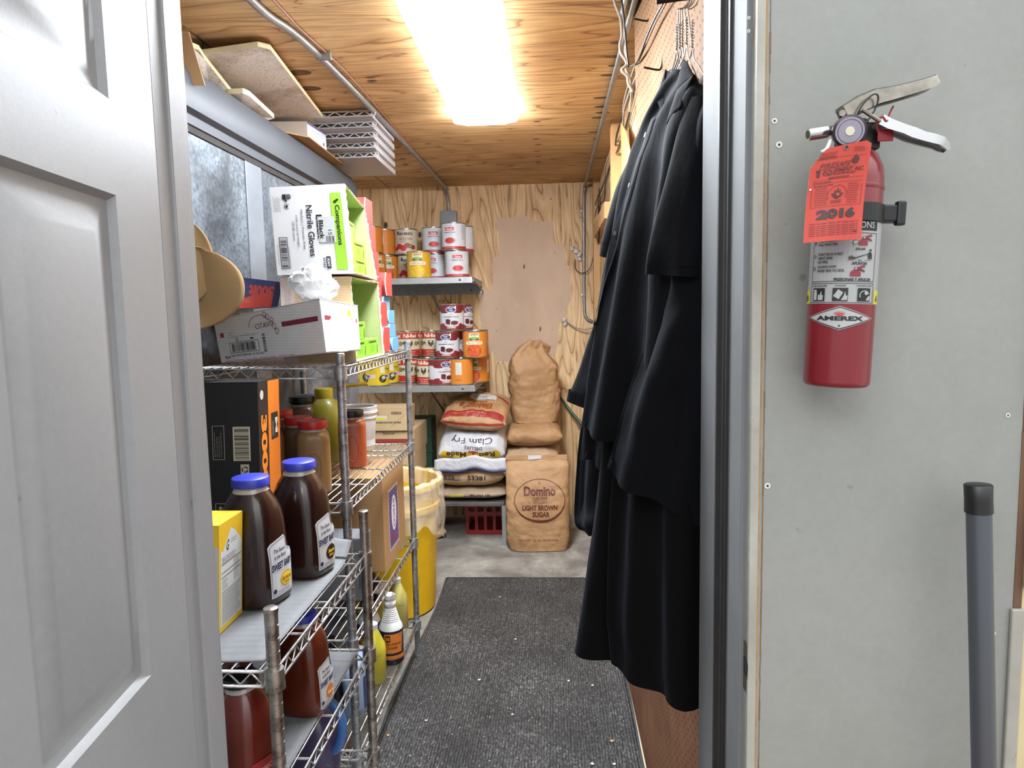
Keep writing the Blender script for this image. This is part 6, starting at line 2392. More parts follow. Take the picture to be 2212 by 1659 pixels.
def rugf(u, v):
    y = 1.95 + 1.885 * v
    xl = -0.635 + 0.02 * v
    if y > 2.3:
        xl += 0.055 * math.sin((y - 2.3) / 1.55 * PI) * 0 - 0.012 * math.sin((y - 2.3) * 4.2)
    xr_ = 0.272 + 0.012 * math.sin(v * 4)
    x = xl + (xr_ - xl) * u
    z = 0.008 + 0.004 * math.exp(-((u) / .03) ** 2) * (0.5 + .5 * math.sin(y * 6)) + 0.003 * math.exp(-((1 - u) / .03) ** 2)
    return (x + 0.17, y - 2.9, z)


m.grid(rugf, 40, 60)
m.build('mat_surface', RUG, r, smooth=180, solid=0.006)
m = MB()
for u in (0, 1):
    pts = [rugf(u, k / 60) for k in range(61)]
    m.loft([[(p[0] - 0.010, p[1], 0.002), (p[0] - .008, p[1], p[2] + .002), (p[0] + .008, p[1], p[2] + .002), (p[0] + .010, p[1], 0.002)] for p in pts], closed=False, cap0=False, cap1=False)
pts = [rugf(k / 30, 1) for k in range(31)]
m.loft([[(p[0], p[1] - .006, p[2] + .0015), (p[0], p[1] + .006, p[2] + .0015), (p[0], p[1] + .007, 0.0)] for p in pts], closed=False, cap0=False, cap1=False)
m.build('rubber_border', M('mat_border', '#39393a', 0.6, var=0.4, vscale=30), r, smooth=40)
rg = random.Random(12)
m = MB()
fixed = [(-0.483, 2.413, 0.012), (-0.603, 2.319, 0.012), (-0.165, 2.459, 0.012), (0.117, 2.179, 0.012), (0.189, 2.18, 0.012), (-0.291, 3.551, 0.012), (-0.315, 2.704, 0.012), (0.051, 2.704, 0.012), (0.146, 2.671, 0.012), (-0.185, 3.066, 0.012), (0.192, 2.306, 0.012)]
for i in range(420):
    if i < len(fixed):
        x, y = fixed[i][0], fixed[i][1]
        s = 0.0065
    else:
        x, y, s = rg.uniform(-0.58, 0.24), 2.0 + 1.8 * rg.random() ** 1.5, rg.uniform(0.0007, 0.0024)
    a0 = rg.uniform(0, 6)
    pts = [(x + s * rg.uniform(.6, 1.2) * math.cos(a0 + k * PI / 3), y + s * rg.uniform(.6, 1.2) * math.sin(a0 + k * PI / 3), 0.0135) for k in range(6)]
    top = [(p[0], p[1], 0.0135 + s * 0.4) for p in pts]
    m.loft([pts, top], mi=1 if i % 9 == 1 else 0)
tag(m.build('crumbs', [M('crumb_white', '#b9b5aa', 0.8), M('crumb_tan', '#b58a62', 0.8)]), 'white crumbs and scraps scattered over the ribbed mat', 'crumbs', kind='stuff')

# ------------------------------------------------------------------ fire extinguisher
EX = Vector((0.333, 0.832, 1.411))
root = thing('fire_extinguisher', 'red fire extinguisher with an orange-red inspection tag on the grey wall', 'fire extinguisher', EX)
TM = Matrix.Rotation(math.radians(2.2), 4, 'Y')
RE = 0.0362
RED_E = M('extinguisher_red', '#6e0c18', 0.32, coat=0.4, var=0.06, vscale=20)
m = MB()
m.lathe([(RE - 0.0035, 0), (RE - .001, 0.002), (RE, 0.006), (RE, 0.234), (RE - .002, 0.248), (RE - .008, 0.262), (RE - .02, 0.272), (0.014, 0.276), (0.013, 0.285)], 48, mat=TM)
m.lathe([(RE + .0003, 0.222), (RE + .001, 0.224), (RE + .0003, 0.227)], 48, mat=TM, cap0=False, cap1=False)
m.build('cylinder', RED_E, root, smooth=40)
wrap0 = cylwrap(RE, 0, -PI / 2 - 0.40)
wrap = lambda u, v, l: TM @ wrap0(u, v, l + 0.0002)
p = Print(cut=(0.005, 0))
LWh, LB, BK = '#959696', '#9a9a9a', '#121214'
p.rect(-0.062, 0.062, 0.0945, 0.186, M('label_white', '#929393', 0.45), 0)
p.rect(-0.060, -0.0395, 0.0945, 0.110, '#b9ae3c', 1)
p.rect(0.0395, 0.060, 0.0945, 0.110, '#b9ae3c', 1)
p.text('A', 0.046, 0.101, 0.006, 0.007, BK, 2); p.text('B', -0.046, 0.101, 0.006, 0.007, BK, 2)
p.rect(-0.037, 0.037, 0.175, 0.187, BK, 1)
p.text('INSTRUCTIONS', 0.002, 0.181, 0.060, 0.0070, LWh, 2, bold=0.01)
p.frame(-0.0375, 0.0375, 0.119, 0.1725, 0.0007, '#3a3a3c', 1)
p.frame(-0.0375, 0.0375, 0.0955, 0.1175, 0.0007, '#3a3a3c', 1)
for i, (v, t) in enumerate(((0.163, ('HOLD UPRIGHT.', 'PULL RING PIN.')), (0.148, ('START BACK 8 FEET.', 'AIM AT BASE', 'OF FIRE.')), (0.134, ('SQUEEZE LEVER.', 'SWEEP SIDE TO SIDE.')))):
    for k, s in enumerate(t):
        wd = 0.0016 * len(s)
        p.text(s, -0.0285 + wd / 2, v + 0.0015 - k * 0.0042, wd, 0.0030, '#2a2a2c', 2, bold=0.02)
    p.ring(-0.0335, v, 0.0022, 0.0022, 0.0005, '#2a2a2c', 2, n=12)
    p.text(str(i + 1), -0.0335, v, 0.001, 0.0024, '#2a2a2c', 2)
for (s, u, v, w_) in (('JALAR', 0.017, 0.1545, 0.011), ('APUNTAR', 0.017, 0.139, 0.017), ('PRESIONAR Y APLICAR', 0.0115, 0.1215, 0.040)):
    p.text(s, u, v, w_, 0.0033, '#1a1a1c', 2, bold=0.035)
MRD = '#7c2230'
for (u, v, s) in ((0.019, 0.1585, 1.0), (0.0125, 0.1248, 1.1)):
    p.poly([(u - .0045 * s, v), (u + .0055 * s, v), (u + .0055 * s, v + .0045), (u + .003, v + .007), (u - .002, v + .007), (u - .0045 * s, v + .0045)], MRD, 2)
    p.poly([(u - .001, v + .007), (u + .003, v + .0075), (u + .011, v + .0105), (u + .009, v + .0125), (u + .002, v + .010), (u - .001, v + .010)], MRD, 3)
    p.poly([(u - .001, v + .010), (u + .002, v + .0095), (u + .010, v + .0065), (u + .0105, v + .0045), (u + .002, v + .0075)], '#4a1c24', 3)
    p.disc(u + .0005, v + .0085, .0012, .0012, LWh, 4, n=10)
p.poly([(0.008, 0.162), (0.012, 0.165), (0.014, 0.162), (0.010, 0.158)], LB, 3); p.ring(0.011, 0.162, 0.003, 0.0025, 0.0005, BK, 3, n=10)
p.poly([(0.005, 0.1435), (0.011, 0.1435), (0.011, 0.147), (0.0095, 0.1455), (0.008, 0.148), (0.0065, 0.1455), (0.005, 0.1475)], '#3a1a1c', 3)
p.poly([(0.011, 0.144), (0.0265, 0.1495), (0.0265, 0.1502), (0.011, 0.1452)], BK, 3)
p.poly([(0.0265, 0.1435), (0.028, 0.1435), (0.0285, 0.147), (0.0295, 0.1435), (0.031, 0.1435), (0.0305, 0.1495), (0.0285, 0.152), (0.0262, 0.1505), (0.0255, 0.1492)], BK, 3)
p.disc(0.0285, 0.1535, 0.0013, 0.0014, BK, 3, n=10)
p.text('2m', 0.0165, 0.1425, 0.004, 0.0022, BK, 3)
p.rect(0.004, 0.013, 0.1422, 0.1425, BK, 3); p.rect(0.0205, 0.029, 0.1422, 0.1425, BK, 3)
for k, (u, s) in enumerate(((-0.025, 'A TRASH WOOD PAPER'), (-0.001, 'B LIQUIDS'), (0.0245, 'C ELECTRICAL EQUIP.'))):
    p.text(s, u, 0.1145, 0.020 if k != 1 else 0.011, 0.0018, '#2a2a2c', 2, bold=0.03)
    p.rect(u - 0.0078, u + 0.0078, 0.0975, 0.1120, BK, 2)
p.rect(-0.0310, -0.0265, 0.0985, 0.1075, LWh, 3); p.disc(-0.029, 0.109, 0.0025, 0.0015, LWh, 3, n=8); p.poly([(-0.025, 0.0985), (-0.019, 0.0985), (-0.0185, 0.104), (-0.020, 0.1035), (-0.021, 0.109), (-0.023, 0.104), (-0.025, 0.105)], LWh, 3)
p.poly([(-0.008, 0.103), (-0.003, 0.1105), (0.002, 0.107), (-0.002, 0.0995)], LWh, 3); p.poly([(0.0, 0.0985), (0.006, 0.0985), (0.0065, 0.104), (0.005, 0.103), (0.004, 0.108), (0.0025, 0.103)], LWh, 3)
p.ring(0.0245, 0.104, 0.006, 0.0055, 0.001, LWh, 3, n=18, a0=0.3, a1=3.6); p.disc(0.0265, 0.1065, 0.0025, 0.002, LWh, 3, n=8); p.poly([(0.026, 0.0985), (0.031, 0.0985), (0.0315, 0.104), (0.029, 0.103)], LWh, 3)
zd = 0.0785
p.poly([(-0.0395, zd), (0, zd - 0.0135), (0.0395, zd), (0, zd + 0.0135)], LB, 1)
p.poly([(-0.0375, zd), (0, zd - 0.0127), (0.0375, zd), (0, zd + 0.0127)], BK, 2)
p.poly([(-0.0345, zd), (0, zd - 0.0116), (0.0345, zd), (0, zd + 0.0116)], LB, 3)
p.text('AMEREX', 0, zd - 0.0002, 0.049, 0.0050, BK, 4, bold=0.045)
for k in range(-3, 4):
    a = PI / 2 - k * 0.33
    c_, s_ = math.cos(a), math.sin(a)
    b_ = (0 + 0.002 * c_, zd + 0.0028)
    p.poly([(b_[0] - .0006, b_[1]), (b_[0] + .0006, b_[1]), (b_[0] + .0045 * c_ + .0003, b_[1] + .0045 * s_), (b_[0] + .0065 * c_, b_[1] + .0058 * s_), (b_[0] + .0035 * c_ - .0008, b_[1] + .0035 * s_)], '#a8322f', 4)
p.disc(0, zd - 0.0085, 0.0011, 0.0011, '#3a3a3c', 4, n=10)
p.build('instruction_label', wrap, root)
# strap and bracket
m = MB()
m.lathe([(RE + .0005, 0.185), (RE + .002, 0.186), (RE + .002, 0.205), (RE + .0005, 0.206)], 40, mat=TM, cap0=False, cap1=False)
m.box(0.034, 0.056, -0.012, 0.008, 0.188, 0.207, bev=0.002, mat=TM)
m.box(0.050, 0.060, -0.014, -0.004, 0.184, 0.211, bev=0.002, mat=TM)
m.build('strap', BLACK, root)
m = MB(); m.box(-0.012, 0.012, 0.037, 0.0475, 0.05, 0.26, bev=0.001, mat=TM)
m.build('wall_bracket', BLACK, root)


def L_(p):
    return Vector(p) - EX


CH = M('bright_chrome', '#c8c8c8', 0.16, 0.95)
NICK = M('worn_nickel', '#8f8a80', 0.25, 0.95, var=0.25, vscale=60)
m = MB()
vb = L_((0.34, 0.826, 1.691))
m.lathe([(0.012, 0.262), (0.012, 0.275), (0.016, 0.277), (0.016, 0.300)], 20, mat=TM)
m.box(vb.x - 0.012, vb.x + 0.030, -0.014, 0.012, vb.z - 0.014, vb.z + 0.016, bev=0.003)
m.build('valve_body', BLACK, root)
g_ = L_((0.325, 0.793, 1.691))
vd = (Vector((0, 0, 1.5)) - (EX + g_)).normalized()
vd = (vd + Vector((0.1, -0.35, -0.05))).normalized()
gm = Matrix.Translation(g_) @ vd.to_track_quat('Z', 'Y').to_matrix().to_4x4()
m = MB()
m.lathe([(0.0165, -0.012), (0.0172, -0.004), (0.0172, 0.001), (0.0150, 0.0025)], 36, mat=gm)
m.lathe([(0.0148, 0.0022), (0.0146, 0.0028)], 36, mi=1, mat=gm, cap0=False)
m.lathe([(0.0048, 0.0029), (0.0044, 0.0042)], 24, mi=2, mat=gm, cap0=False)
m.lathe([(0.0125, 0.0030), (0.0121, 0.0033), (0.0117, 0.0030)], 36, mi=3, mat=gm, cap0=False, cap1=False)
m.build('gauge', [M('gauge_rim', '#3a3034', 0.3, 0.6), M('gauge_face', '#a09aa8', 0.2, 0.7), M('gauge_button', '#c9c4ae', 0.3), M('gauge_ring', '#5a5058', 0.4, 0.5)], root, smooth=40)
n0, n1, n2 = L_((0.287, 0.81, 1.693)), L_((0.308, 0.812, 1.696)), L_((0.322, 0.815, 1.698))
m = MB()
m.tube([n0, n1], 0.0068, 16); m.tube([n1, n2], 0.0058, 6)
m.tube([n0 + (n0 - n1).normalized() * 0.0004, n0 + (n1 - n0) * 0.01], 0.0045, 12, mi=1)
m.build('nozzle', [CH, DARK], root, smooth=40)


def bar(path, hs, wd, mats, name, side=1.0):
    """channel-section lever following path (local coords)"""
    m = MB()
    rings = []
    for i, p in enumerate(path):
        a, b = path[max(i - 1, 0)], path[min(i + 1, len(path) - 1)]
        t = (b - a).normalized()
        up = Vector((0, 1, 0)).cross(t)
        if up.z < 0:
            up = -up
        h = hs[i]
        sdir = Vector((0, 1, 0))
        w2 = wd[i] / 2
        rings.append([p - sdir * w2 - up * h / 2, p - sdir * w2 + up * h * 0.38, p - sdir * w2 * 0.7 + up * h / 2, p + sdir * w2 * 0.7 + up * h / 2,
                      p + sdir * w2 + up * h * 0.38, p + sdir * w2 - up * h / 2, p + sdir * w2 * 0.8 - up * h * 0.45, p + sdir * w2 * 0.75 + up * h * 0.25, p - sdir * w2 * 0.75 + up * h * 0.25, p - sdir * w2 * 0.8 - up * h * 0.45])
    m.loft(rings)
    return m.build(name, mats, root, smooth=35)


up_ = [L_(p) for p in ((0.323, 0.81, 1.714), (0.339, 0.81, 1.722), (0.356, 0.81, 1.729), (0.378, 0.81, 1.733), (0.395, 0.81, 1.737), (0.407, 0.81, 1.74), (0.416, 0.81, 1.743), (0.421, 0.81, 1.746), (0.424, 0.81, 1.747))]
bar(up_, [0.015, 0.018, 0.017, 0.0145, 0.0135, 0.013, 0.012, 0.010, 0.005], [0.022] * 6 + [0.021, 0.016, 0.006], NICK, 'carry_handle')
lo_ = [L_(p) for p in ((0.362, 0.81, 1.705), (0.371, 0.81, 1.7), (0.387, 0.81, 1.694), (0.397, 0.81, 1.69), (0.407, 0.81, 1.686), (0.418, 0.81, 1.683), (0.427, 0.81, 1.68), (0.433, 0.81, 1.675), (0.437, 0.81, 1.671))]
bar(lo_, [0.013, 0.0125, 0.011, 0.0125, 0.011, 0.0115, 0.0105, 0.008, 0.004], [0.020] * 7 + [0.017, 0.010], CH, 'squeeze_lever')
m = MB()
q = L_((0.343, 0.795, 1.712))
m.tube([q + Vector((0.010 * math.cos(a) + 0.005 * math.sin(a), -0.004 * math.sin(a), 0.016 * math.sin(a) + 0.004 * math.cos(a))) for a in [2 * PI * k / 28 for k in range(29)]], 0.0009, 6, cap=False)
m.build('ring', BLACK, root, smooth=180)
m = MB()
m.tube([L_((0.338, 0.795, 1.714)), L_((0.36, 0.8, 1.702))], 0.0022, 8)
m.lathe([(0.0035, -0.001), (0.0035, 0.002)], 16, mat=Matrix.Translation(L_((0.318, 0.797, 1.711))) @ Matrix.Rotation(PI / 2, 4, 'X'))
m.build('pull_pin', NICK, root, smooth=40)
m = MB()
a_ = L_((0.37, 0.81, 1.69))
m.box(a_.x - 0.008, a_.x + 0.009, a_.y - 0.001, a_.y + 0.001, a_.z - 0.007, a_.z + 0.006, bev=0.0008, mat=None)
m.tube(smooth_path([L_((0.36, 0.805, 1.692)), L_((0.356, 0.8, 1.702)), L_((0.362, 0.8, 1.707)), L_((0.367, 0.8, 1.702)), L_((0.372, 0.805, 1.711)), L_((0.378, 0.81, 1.72))], 5), 0.0011, 6)
m.build('tamper_seal', M('seal_red', '#7c1420', 0.45), root, smooth=40)
# inspection tag
tl_, tr_, br_, bl_ = (L_(p) for p in ((0.282, 0.776, 1.67), (0.346, 0.783, 1.678), (0.332, 0.77, 1.574), (0.271, 0.768, 1.571)))
W, H = 0.064, 0.112
qm0 = quadmap(bl_, br_, tr_, tl_, W, H)


def qm(u, v, l):
    return qm0(u, v, l) + Vector((0, 0.004 * math.sin(v / H * PI) + 0.003 * math.cos(u / W * PI * 2), 0))


TAGC = M('tag_red', '#a53022', 0.6, var=0.05)
p = Print(cut=0.008)
shape = [(0, 0), (W, 0), (W, H - 0.002), (W - 0.006, H + 0.002), (0.014, H - 0.002), (0, H - 0.022)]
p.poly(shape, TAGC, 0)
o = p.build('inspection_tag', qm, root, label='orange-red cardboard inspection tag dated 2016')
md = o.modifiers.new('solid', 'SOLIDIFY'); md.thickness = 0.0006; md.offset = -1
TI = '#3a0f10'
p = Print(cut=0.008)
p.text('FIRESAFE', 0.026, 0.090, 0.033, 0.0055, TI, 2, bold=0.0, shear=0.3)
p.text('EQUIPMENT, INC.', 0.036, 0.0825, 0.046, 0.0055, TI, 2, bold=0.01, shear=0.3)
p.rect(0.010, 0.048, 0.0862, 0.0866, TI, 2)
p.rect(0.0075, 0.0105, 0.0775, 0.086, TI, 2); p.rect(0.0065, 0.011, 0.0835, 0.086, TI, 2)
p.poly([(0.046, 0.089), (0.043, 0.092), (0.044, 0.096), (0.0455, 0.094), (0.047, 0.100), (0.049, 0.096), (0.0505, 0.098), (0.052, 0.093), (0.050, 0.089)], TI, 2)
p.lines(0.014, 0.0785, 0.036, 0.003, 1, TI, t=0.0011, jit=0)
p.text('800-555-0173', 0.031, 0.0748, 0.022, 0.0024, TI, 2, bold=0.02)
for v in (0.098, 0.0735, 0.069, 0.0415):
    p.rect(0.004, W - 0.004, v, v + 0.0003, TI, 2)
p.lines(0.008, 0.1045, 0.018, 0.002, 4, '#7c2018', t=0.0008); p.lines(0.044, 0.107, 0.015, 0.002, 3, '#7c2018', t=0.0008)
p.lines(0.008, 0.099, 0.018, 0.002, 1, TI, t=0.0009)
p.lines(0.005, 0.0705, 0.018, 0.002, 1, TI, t=0.0009); p.lines(0.006, 0.0665, 0.02, 0.002, 1, TI, t=0.0009)
p.ring(0.031, 0.055, 0.0105, 0.0105, 0.0005, TI, 2, n=30, a0=-0.5, a1=PI + 0.5)
p.poly([(0.027, 0.052), (0.024, 0.056), (0.028, 0.056), (0.0275, 0.060), (0.0295, 0.058), (0.031, 0.063), (0.0325, 0.058), (0.0345, 0.060), (0.034, 0.056), (0.038, 0.056), (0.035, 0.052), (0.031, 0.0495)], TI, 2)
p.disc(0.031, 0.0545, 0.002, 0.002, TAGC, 3, n=10)
p.lines(0.024, 0.047, 0.014, 0.002, 2, TI, t=0.0008)
for (u0) in (0.008, 0.043):
    p.lines(u0, 0.066, 0.014, 0.0027, 9, '#8c2a20', t=0.0012, jit=0.15)
for k in range(9):
    p.disc(0.0045, 0.064 - k * 0.0025, 0.0005, 0.0008, TI, 2, n=6); p.disc(W - 0.0045, 0.064 - k * 0.0025, 0.0005, 0.0008, TI, 2, n=6)
p.text('2016', 0.0325, 0.0325, 0.043, 0.0115, '#231012', 2, bold=0.06)
p.lines(0.005, 0.0215, 0.054, 0.0022, 1, '#7c2018', t=0.001, jit=0)
for k in range(6):
    p.lines(0.005, 0.0185 - k * 0.0022, 0.054, 0.0022, 1, '#8c2a20', t=0.0012, jit=0.08)
p.disc(0.056, 0.010, 0.0016, 0.0011, BK, 3, n=10)
p.disc(0.0025, 0.064, 0.0013, 0.0012, '#c9c4bc', 3, n=12)
p.disc(0.034, H - 0.004, 0.0034, 0.003, '#8c5a48', 2, n=14); p.disc(0.034, H - 0.004, 0.0022, 0.0018, BK, 3, n=12)
p.build('tag_print', qm, root)
m = MB()
m.tube(smooth_path([L_((0.308, 0.8, 1.684)), L_((0.298, 0.785, 1.671)), L_((0.293, 0.785, 1.668))], 4), 0.0022, 6)
m.build('tag_tie', M('tie_white', '#b5b5b3', 0.5), root, smooth=180)

# leaning pole
root = thing('broom_pole', 'grey metal pole with a black end cap leaning on the front wall', 'pole', (0.545, 0.77, 0.001))
t0, t1 = Vector((-0.046, 0.060, 1.287)), Vector((0.0, -0.002, 0.0))
m = MB(); m.tube([t1, t1.lerp(t0, 0.5), t0], 0.0132, 24)
m.build('tube', M('pole_grey', '#55595f', 0.35, 0.6), root, smooth=60)
dv = (t0 - t1).normalized()
m = MB(); m.tube([t0 - dv * 0.030, t0 - dv * 0.0295, t0 - dv * 0.015, t0 + dv * 0.003, t0 + dv * 0.004], [0.0140, 0.0148, 0.0145, 0.0148, 0.0138], 24)
m.build('end_cap', BLACK, root, smooth=50)


# ------------------------------------------------------------------ shirts on hangers
def garment(label, rows, thick, mats, seed=0, folds=1.0, group='black work shirts hanging from the pegboard', n=72, sub=7, name='shirt'):
    """rows: list of (far edge point, near edge point); lofted closed body with folds"""
    base = Vector(rows[0][0]).lerp(Vector(rows[0][1]), 0.5)
    r = thing(name, label, 'shirt', base, group=group)
    F_ = smooth_path([Vector(a) - base for a, b in rows], sub)
    N_ = smooth_path([Vector(b) - base for a, b in rows], sub)
    K = len(F_)
    m = MB()
    rings = []
    for i in range(K):
        t = i / (K - 1)
        a, b = F_[i], N_[i]
        ax = (b - a)
        L = ax.length
        axh = Vector((ax.x, ax.y, 0)).normalized()
        nrm = Vector((axh.y, -axh.x, 0))
        th_ = thick[0] + (thick[1] - thick[0]) * min(1, t * 2.2)
        ring = []
        for j in range(n):
            g = 2 * PI * j / n
            c, s = math.cos(g), math.sin(g)
            s_ = (c + 1) / 2
            p = a.lerp(b, 0.5 + 0.5 * math.copysign(abs(c) ** 0.9, c))
            d = math.copysign(abs(s) ** 0.8, s) * th_ / 2
            A = folds * (0.002 + 0.012 * min(1.0, t * 1.6))
            u = s_ * L
            ph = 1.2 * t
            fo = math.sin(u * 62 + seed + ph * 1.4) * 0.55 + math.sin(u * 34 + seed * 2.1 - ph) * 0.7 + 0.9 * noise.noise(Vector((u * 16, t * 2.0, seed)))
            fo = math.copysign(abs(fo) ** 0.8, fo)
            wr = 0.004 * noise.noise(Vector((u * 30, t * 9, seed + 4)))
            sg = 1 if s >= 0 else -1
            p = p + nrm * (d + sg * (A * fo + wr) * min(1, abs(s) * 3))
            ring.append(p + Vector((0, 0, 0.006 * math.sin(u * 40 + seed) * (t > 0.97))))
        rings.append(ring)
    m.loft(rings, cap0=True, cap1=False)
    # turned-up hem inside so that the garment reads as cloth with thickness
    last = [Vector(v) for v in rings[-1]]
    cen = sum(last, Vector()) / n
    inner = [v + (cen - v) * 0.10 + Vector((0, 0, 0.02)) for v in last]
    m.loft([last, inner], cap0=False, cap1=False)
    bmesh.ops.remove_doubles(m.bm, verts=m.bm.verts, dist=1e-6)
    b = m.build('shirt_body', mats, r, smooth=75)
    return r, b, base


def sleeve(root, base, rows, thick, mats, seed):
    """rows as garment, child of root"""
    F_ = smooth_path([Vector(a) - base for a, b in rows], 6)
    N_ = smooth_path([Vector(b) - base for a, b in rows], 6)
    K, n = len(F_), 44
    rings = []
    for i in range(K):
        t = i / (K - 1)
        a, b = F_[i], N_[i]
        ax = b - a
        axh = Vector((ax.x, ax.y, 0)).normalized()
        nrm = Vector((axh.y, -axh.x, 0))
        ring = []
        for j in range(n):
            g = 2 * PI * j / n
            c, s = math.cos(g), math.sin(g)
            p = a.lerp(b, 0.5 + 0.5 * c)
            u = (c + 1) / 2 * ax.length
            fo = 0.006 * t * math.sin(u * 55 + seed) + 0.006 * noise.noise(Vector((u * 18, t * 3, seed)))
            ring.append(p + nrm * (s * thick * (0.5 + 0.5 * min(1, t * 3)) / 2 + (fo if s > 0 else -fo)))
        rings.append(ring)
    m = MB()
    m.loft(rings, cap0=True, cap1=False)
    last = rings[-1]
    cen = sum(last, Vector()) / n
    inn = [v + (cen - v) * 0.14 + Vector((0, 0, 0.025)) for v in last]
    m.loft([last, inn], cap0=False, cap1=False)
    # hem band
    k = K - 3
    h0 = [rings[k][j] + (rings[k][j] - cen).normalized() * 0.0012 for j in range(n)]
    m.loft([h0, [v + Vector((0, 0, -0.0015)) for v in h0]], cap0=False, cap1=False)
    return m.build('sleeve', mats, root, smooth=75)


# rear layers first
garment('longest black garment at the back of the row, its hem lowest towards the door jamb',
        [((0.232, 1.36, 1.934), (0.245, 1.3, 1.914)), ((0.2, 1.42, 1.814), (0.255, 1.2, 1.785)), ((0.175, 1.4, 1.57), (0.251, 1.18, 1.556)), ((0.138, 1.36, 1.298), (0.248, 1.17, 1.325)),
         ((0.116, 1.33, 1.075), (0.245, 1.16, 1.088)), ((0.111, 1.32, 0.91), (0.245, 1.16, 0.924)), ((0.118, 1.32, 0.813), (0.244, 1.16, 0.814))], (0.02, 0.05), CLOTH2, 1.3, 1.0)
garment('long black garment whose hem flares over the mat edge',
        [((0.237, 1.4, 1.955), (0.25, 1.34, 1.935)), ((0.201, 1.46, 1.823), (0.254, 1.26, 1.8)), ((0.154, 1.46, 1.526), (0.251, 1.28, 1.52)), ((0.112, 1.44, 1.238), (0.222, 1.3, 1.262)),
         ((0.085, 1.42, 1.046), (0.191, 1.32, 1.05)), ((0.067, 1.41, 0.93), (0.169, 1.33, 0.915)), ((0.047, 1.4, 0.811), (0.14, 1.34, 0.797))], (0.02, 0.05), CLOTH2, 4.2, 0.8)
garment('black garment hanging farthest back with a rounded lower end by the sugar sack',
        [((0.252, 1.5, 1.979), (0.262, 1.44, 1.959)), ((0.215, 1.6, 1.834), (0.265, 1.36, 1.798)), ((0.146, 1.64, 1.561), (0.258, 1.36, 1.548)), ((0.091, 1.64, 1.346), (0.244, 1.38, 1.368)),
         ((0.064, 1.63, 1.204), (0.221, 1.4, 1.244)), ((0.052, 1.62, 1.061), (0.196, 1.42, 1.115)), ((0.05, 1.6, 1.013), (0.169, 1.44, 1.07)), ((0.064, 1.58, 0.995), (0.143, 1.47, 1.035))], (0.02, 0.045), CLOTH2, 2.2, 0.9)
r3, b3, base3 = garment('black short-sleeved shirt behind the collared one, its far sleeve reaching out over the aisle',
        [((0.247, 1.46, 1.984), (0.262, 1.4, 1.963)), ((0.21, 1.55, 1.872), (0.257, 1.28, 1.82)), ((0.168, 1.57, 1.73), (0.262, 1.28, 1.684)), ((0.13, 1.57, 1.559), (0.259, 1.28, 1.528)),
         ((0.099, 1.56, 1.416), (0.256, 1.3, 1.392)), ((0.08, 1.55, 1.302), (0.248, 1.3, 1.288)), ((0.06, 1.54, 1.178), (0.243, 1.32, 1.169))], (0.02, 0.04), CLOTH, 5.6, 0.8)
sleeve(r3, base3, [((0.162, 1.52, 1.615), (0.187, 1.46, 1.61)), ((0.112, 1.54, 1.498), (0.154, 1.46, 1.487)), ((0.073, 1.55, 1.386), (0.123, 1.47, 1.381)), ((0.042, 1.55, 1.311), (0.091, 1.48, 1.296))], 0.05, CLOTH, 2)
r1, b1, base1 = garment('black collared button-front shirt hanging in front, nearest the top of the row',
        [((0.237, 1.34, 1.943), (0.246, 1.28, 1.923)), ((0.221, 1.4, 1.917), (0.251, 1.22, 1.879)), ((0.198, 1.46, 1.864), (0.255, 1.165, 1.819)), ((0.174, 1.47, 1.78), (0.256, 1.16, 1.717)),
         ((0.141, 1.47, 1.631), (0.255, 1.16, 1.585)), ((0.105, 1.46, 1.459), (0.254, 1.16, 1.434)), ((0.067, 1.45, 1.261), (0.25, 1.16, 1.248))], (0.022, 0.05), CLOTH, 0.4, 1.0)
sleeve(r1, base1, [((0.241, 1.24, 1.86), (0.255, 1.18, 1.849)), ((0.215, 1.23, 1.771), (0.256, 1.17, 1.763)), ((0.188, 1.23, 1.678), (0.254, 1.165, 1.667)), ((0.172, 1.23, 1.616), (0.253, 1.165, 1.608)), ((0.166, 1.23, 1.567), (0.252, 1.165, 1.555))], 0.04, CLOTH, 3)
sleeve(r1, base1, [((0.193, 1.47, 1.862), (0.206, 1.43, 1.843)), ((0.157, 1.5, 1.786), (0.185, 1.44, 1.756)), ((0.135, 1.51, 1.722), (0.163, 1.44, 1.683)), ((0.118, 1.51, 1.63), (0.142, 1.45, 1.61))], 0.045, CLOTH, 5)
# collar, placket and buttons of the front shirt
pa, pb = Vector((0.235, 1.44, 1.844)), Vector((0.249, 1.24, 1.795))
ux = (pb - pa); ux.z = 0; ux.normalize()
nr = Vector((ux.y, -ux.x, 0))
org = (pa + pb) / 2 - base1 + nr * 0.2


def fold_quad(pts, th_, name, parent, base, off=0.0, nn=8, puff=0.006):
    a, b, c, d = (Vector(p) - base for p in pts)
    nq = (b - a).cross(d - a).normalized()
    if nq.y > 0:
        nq = -nq
    m = MB()
    m.grid(lambda u, v: (a * (1 - u) + b * u) * (1 - v) + (d * (1 - u) + c * u) * v + nq * (off + puff * math.sin(u * PI) * math.sin(v * PI)), nn, nn)
    return m.build(name, CLOTH, parent, smooth=70, solid=th_)


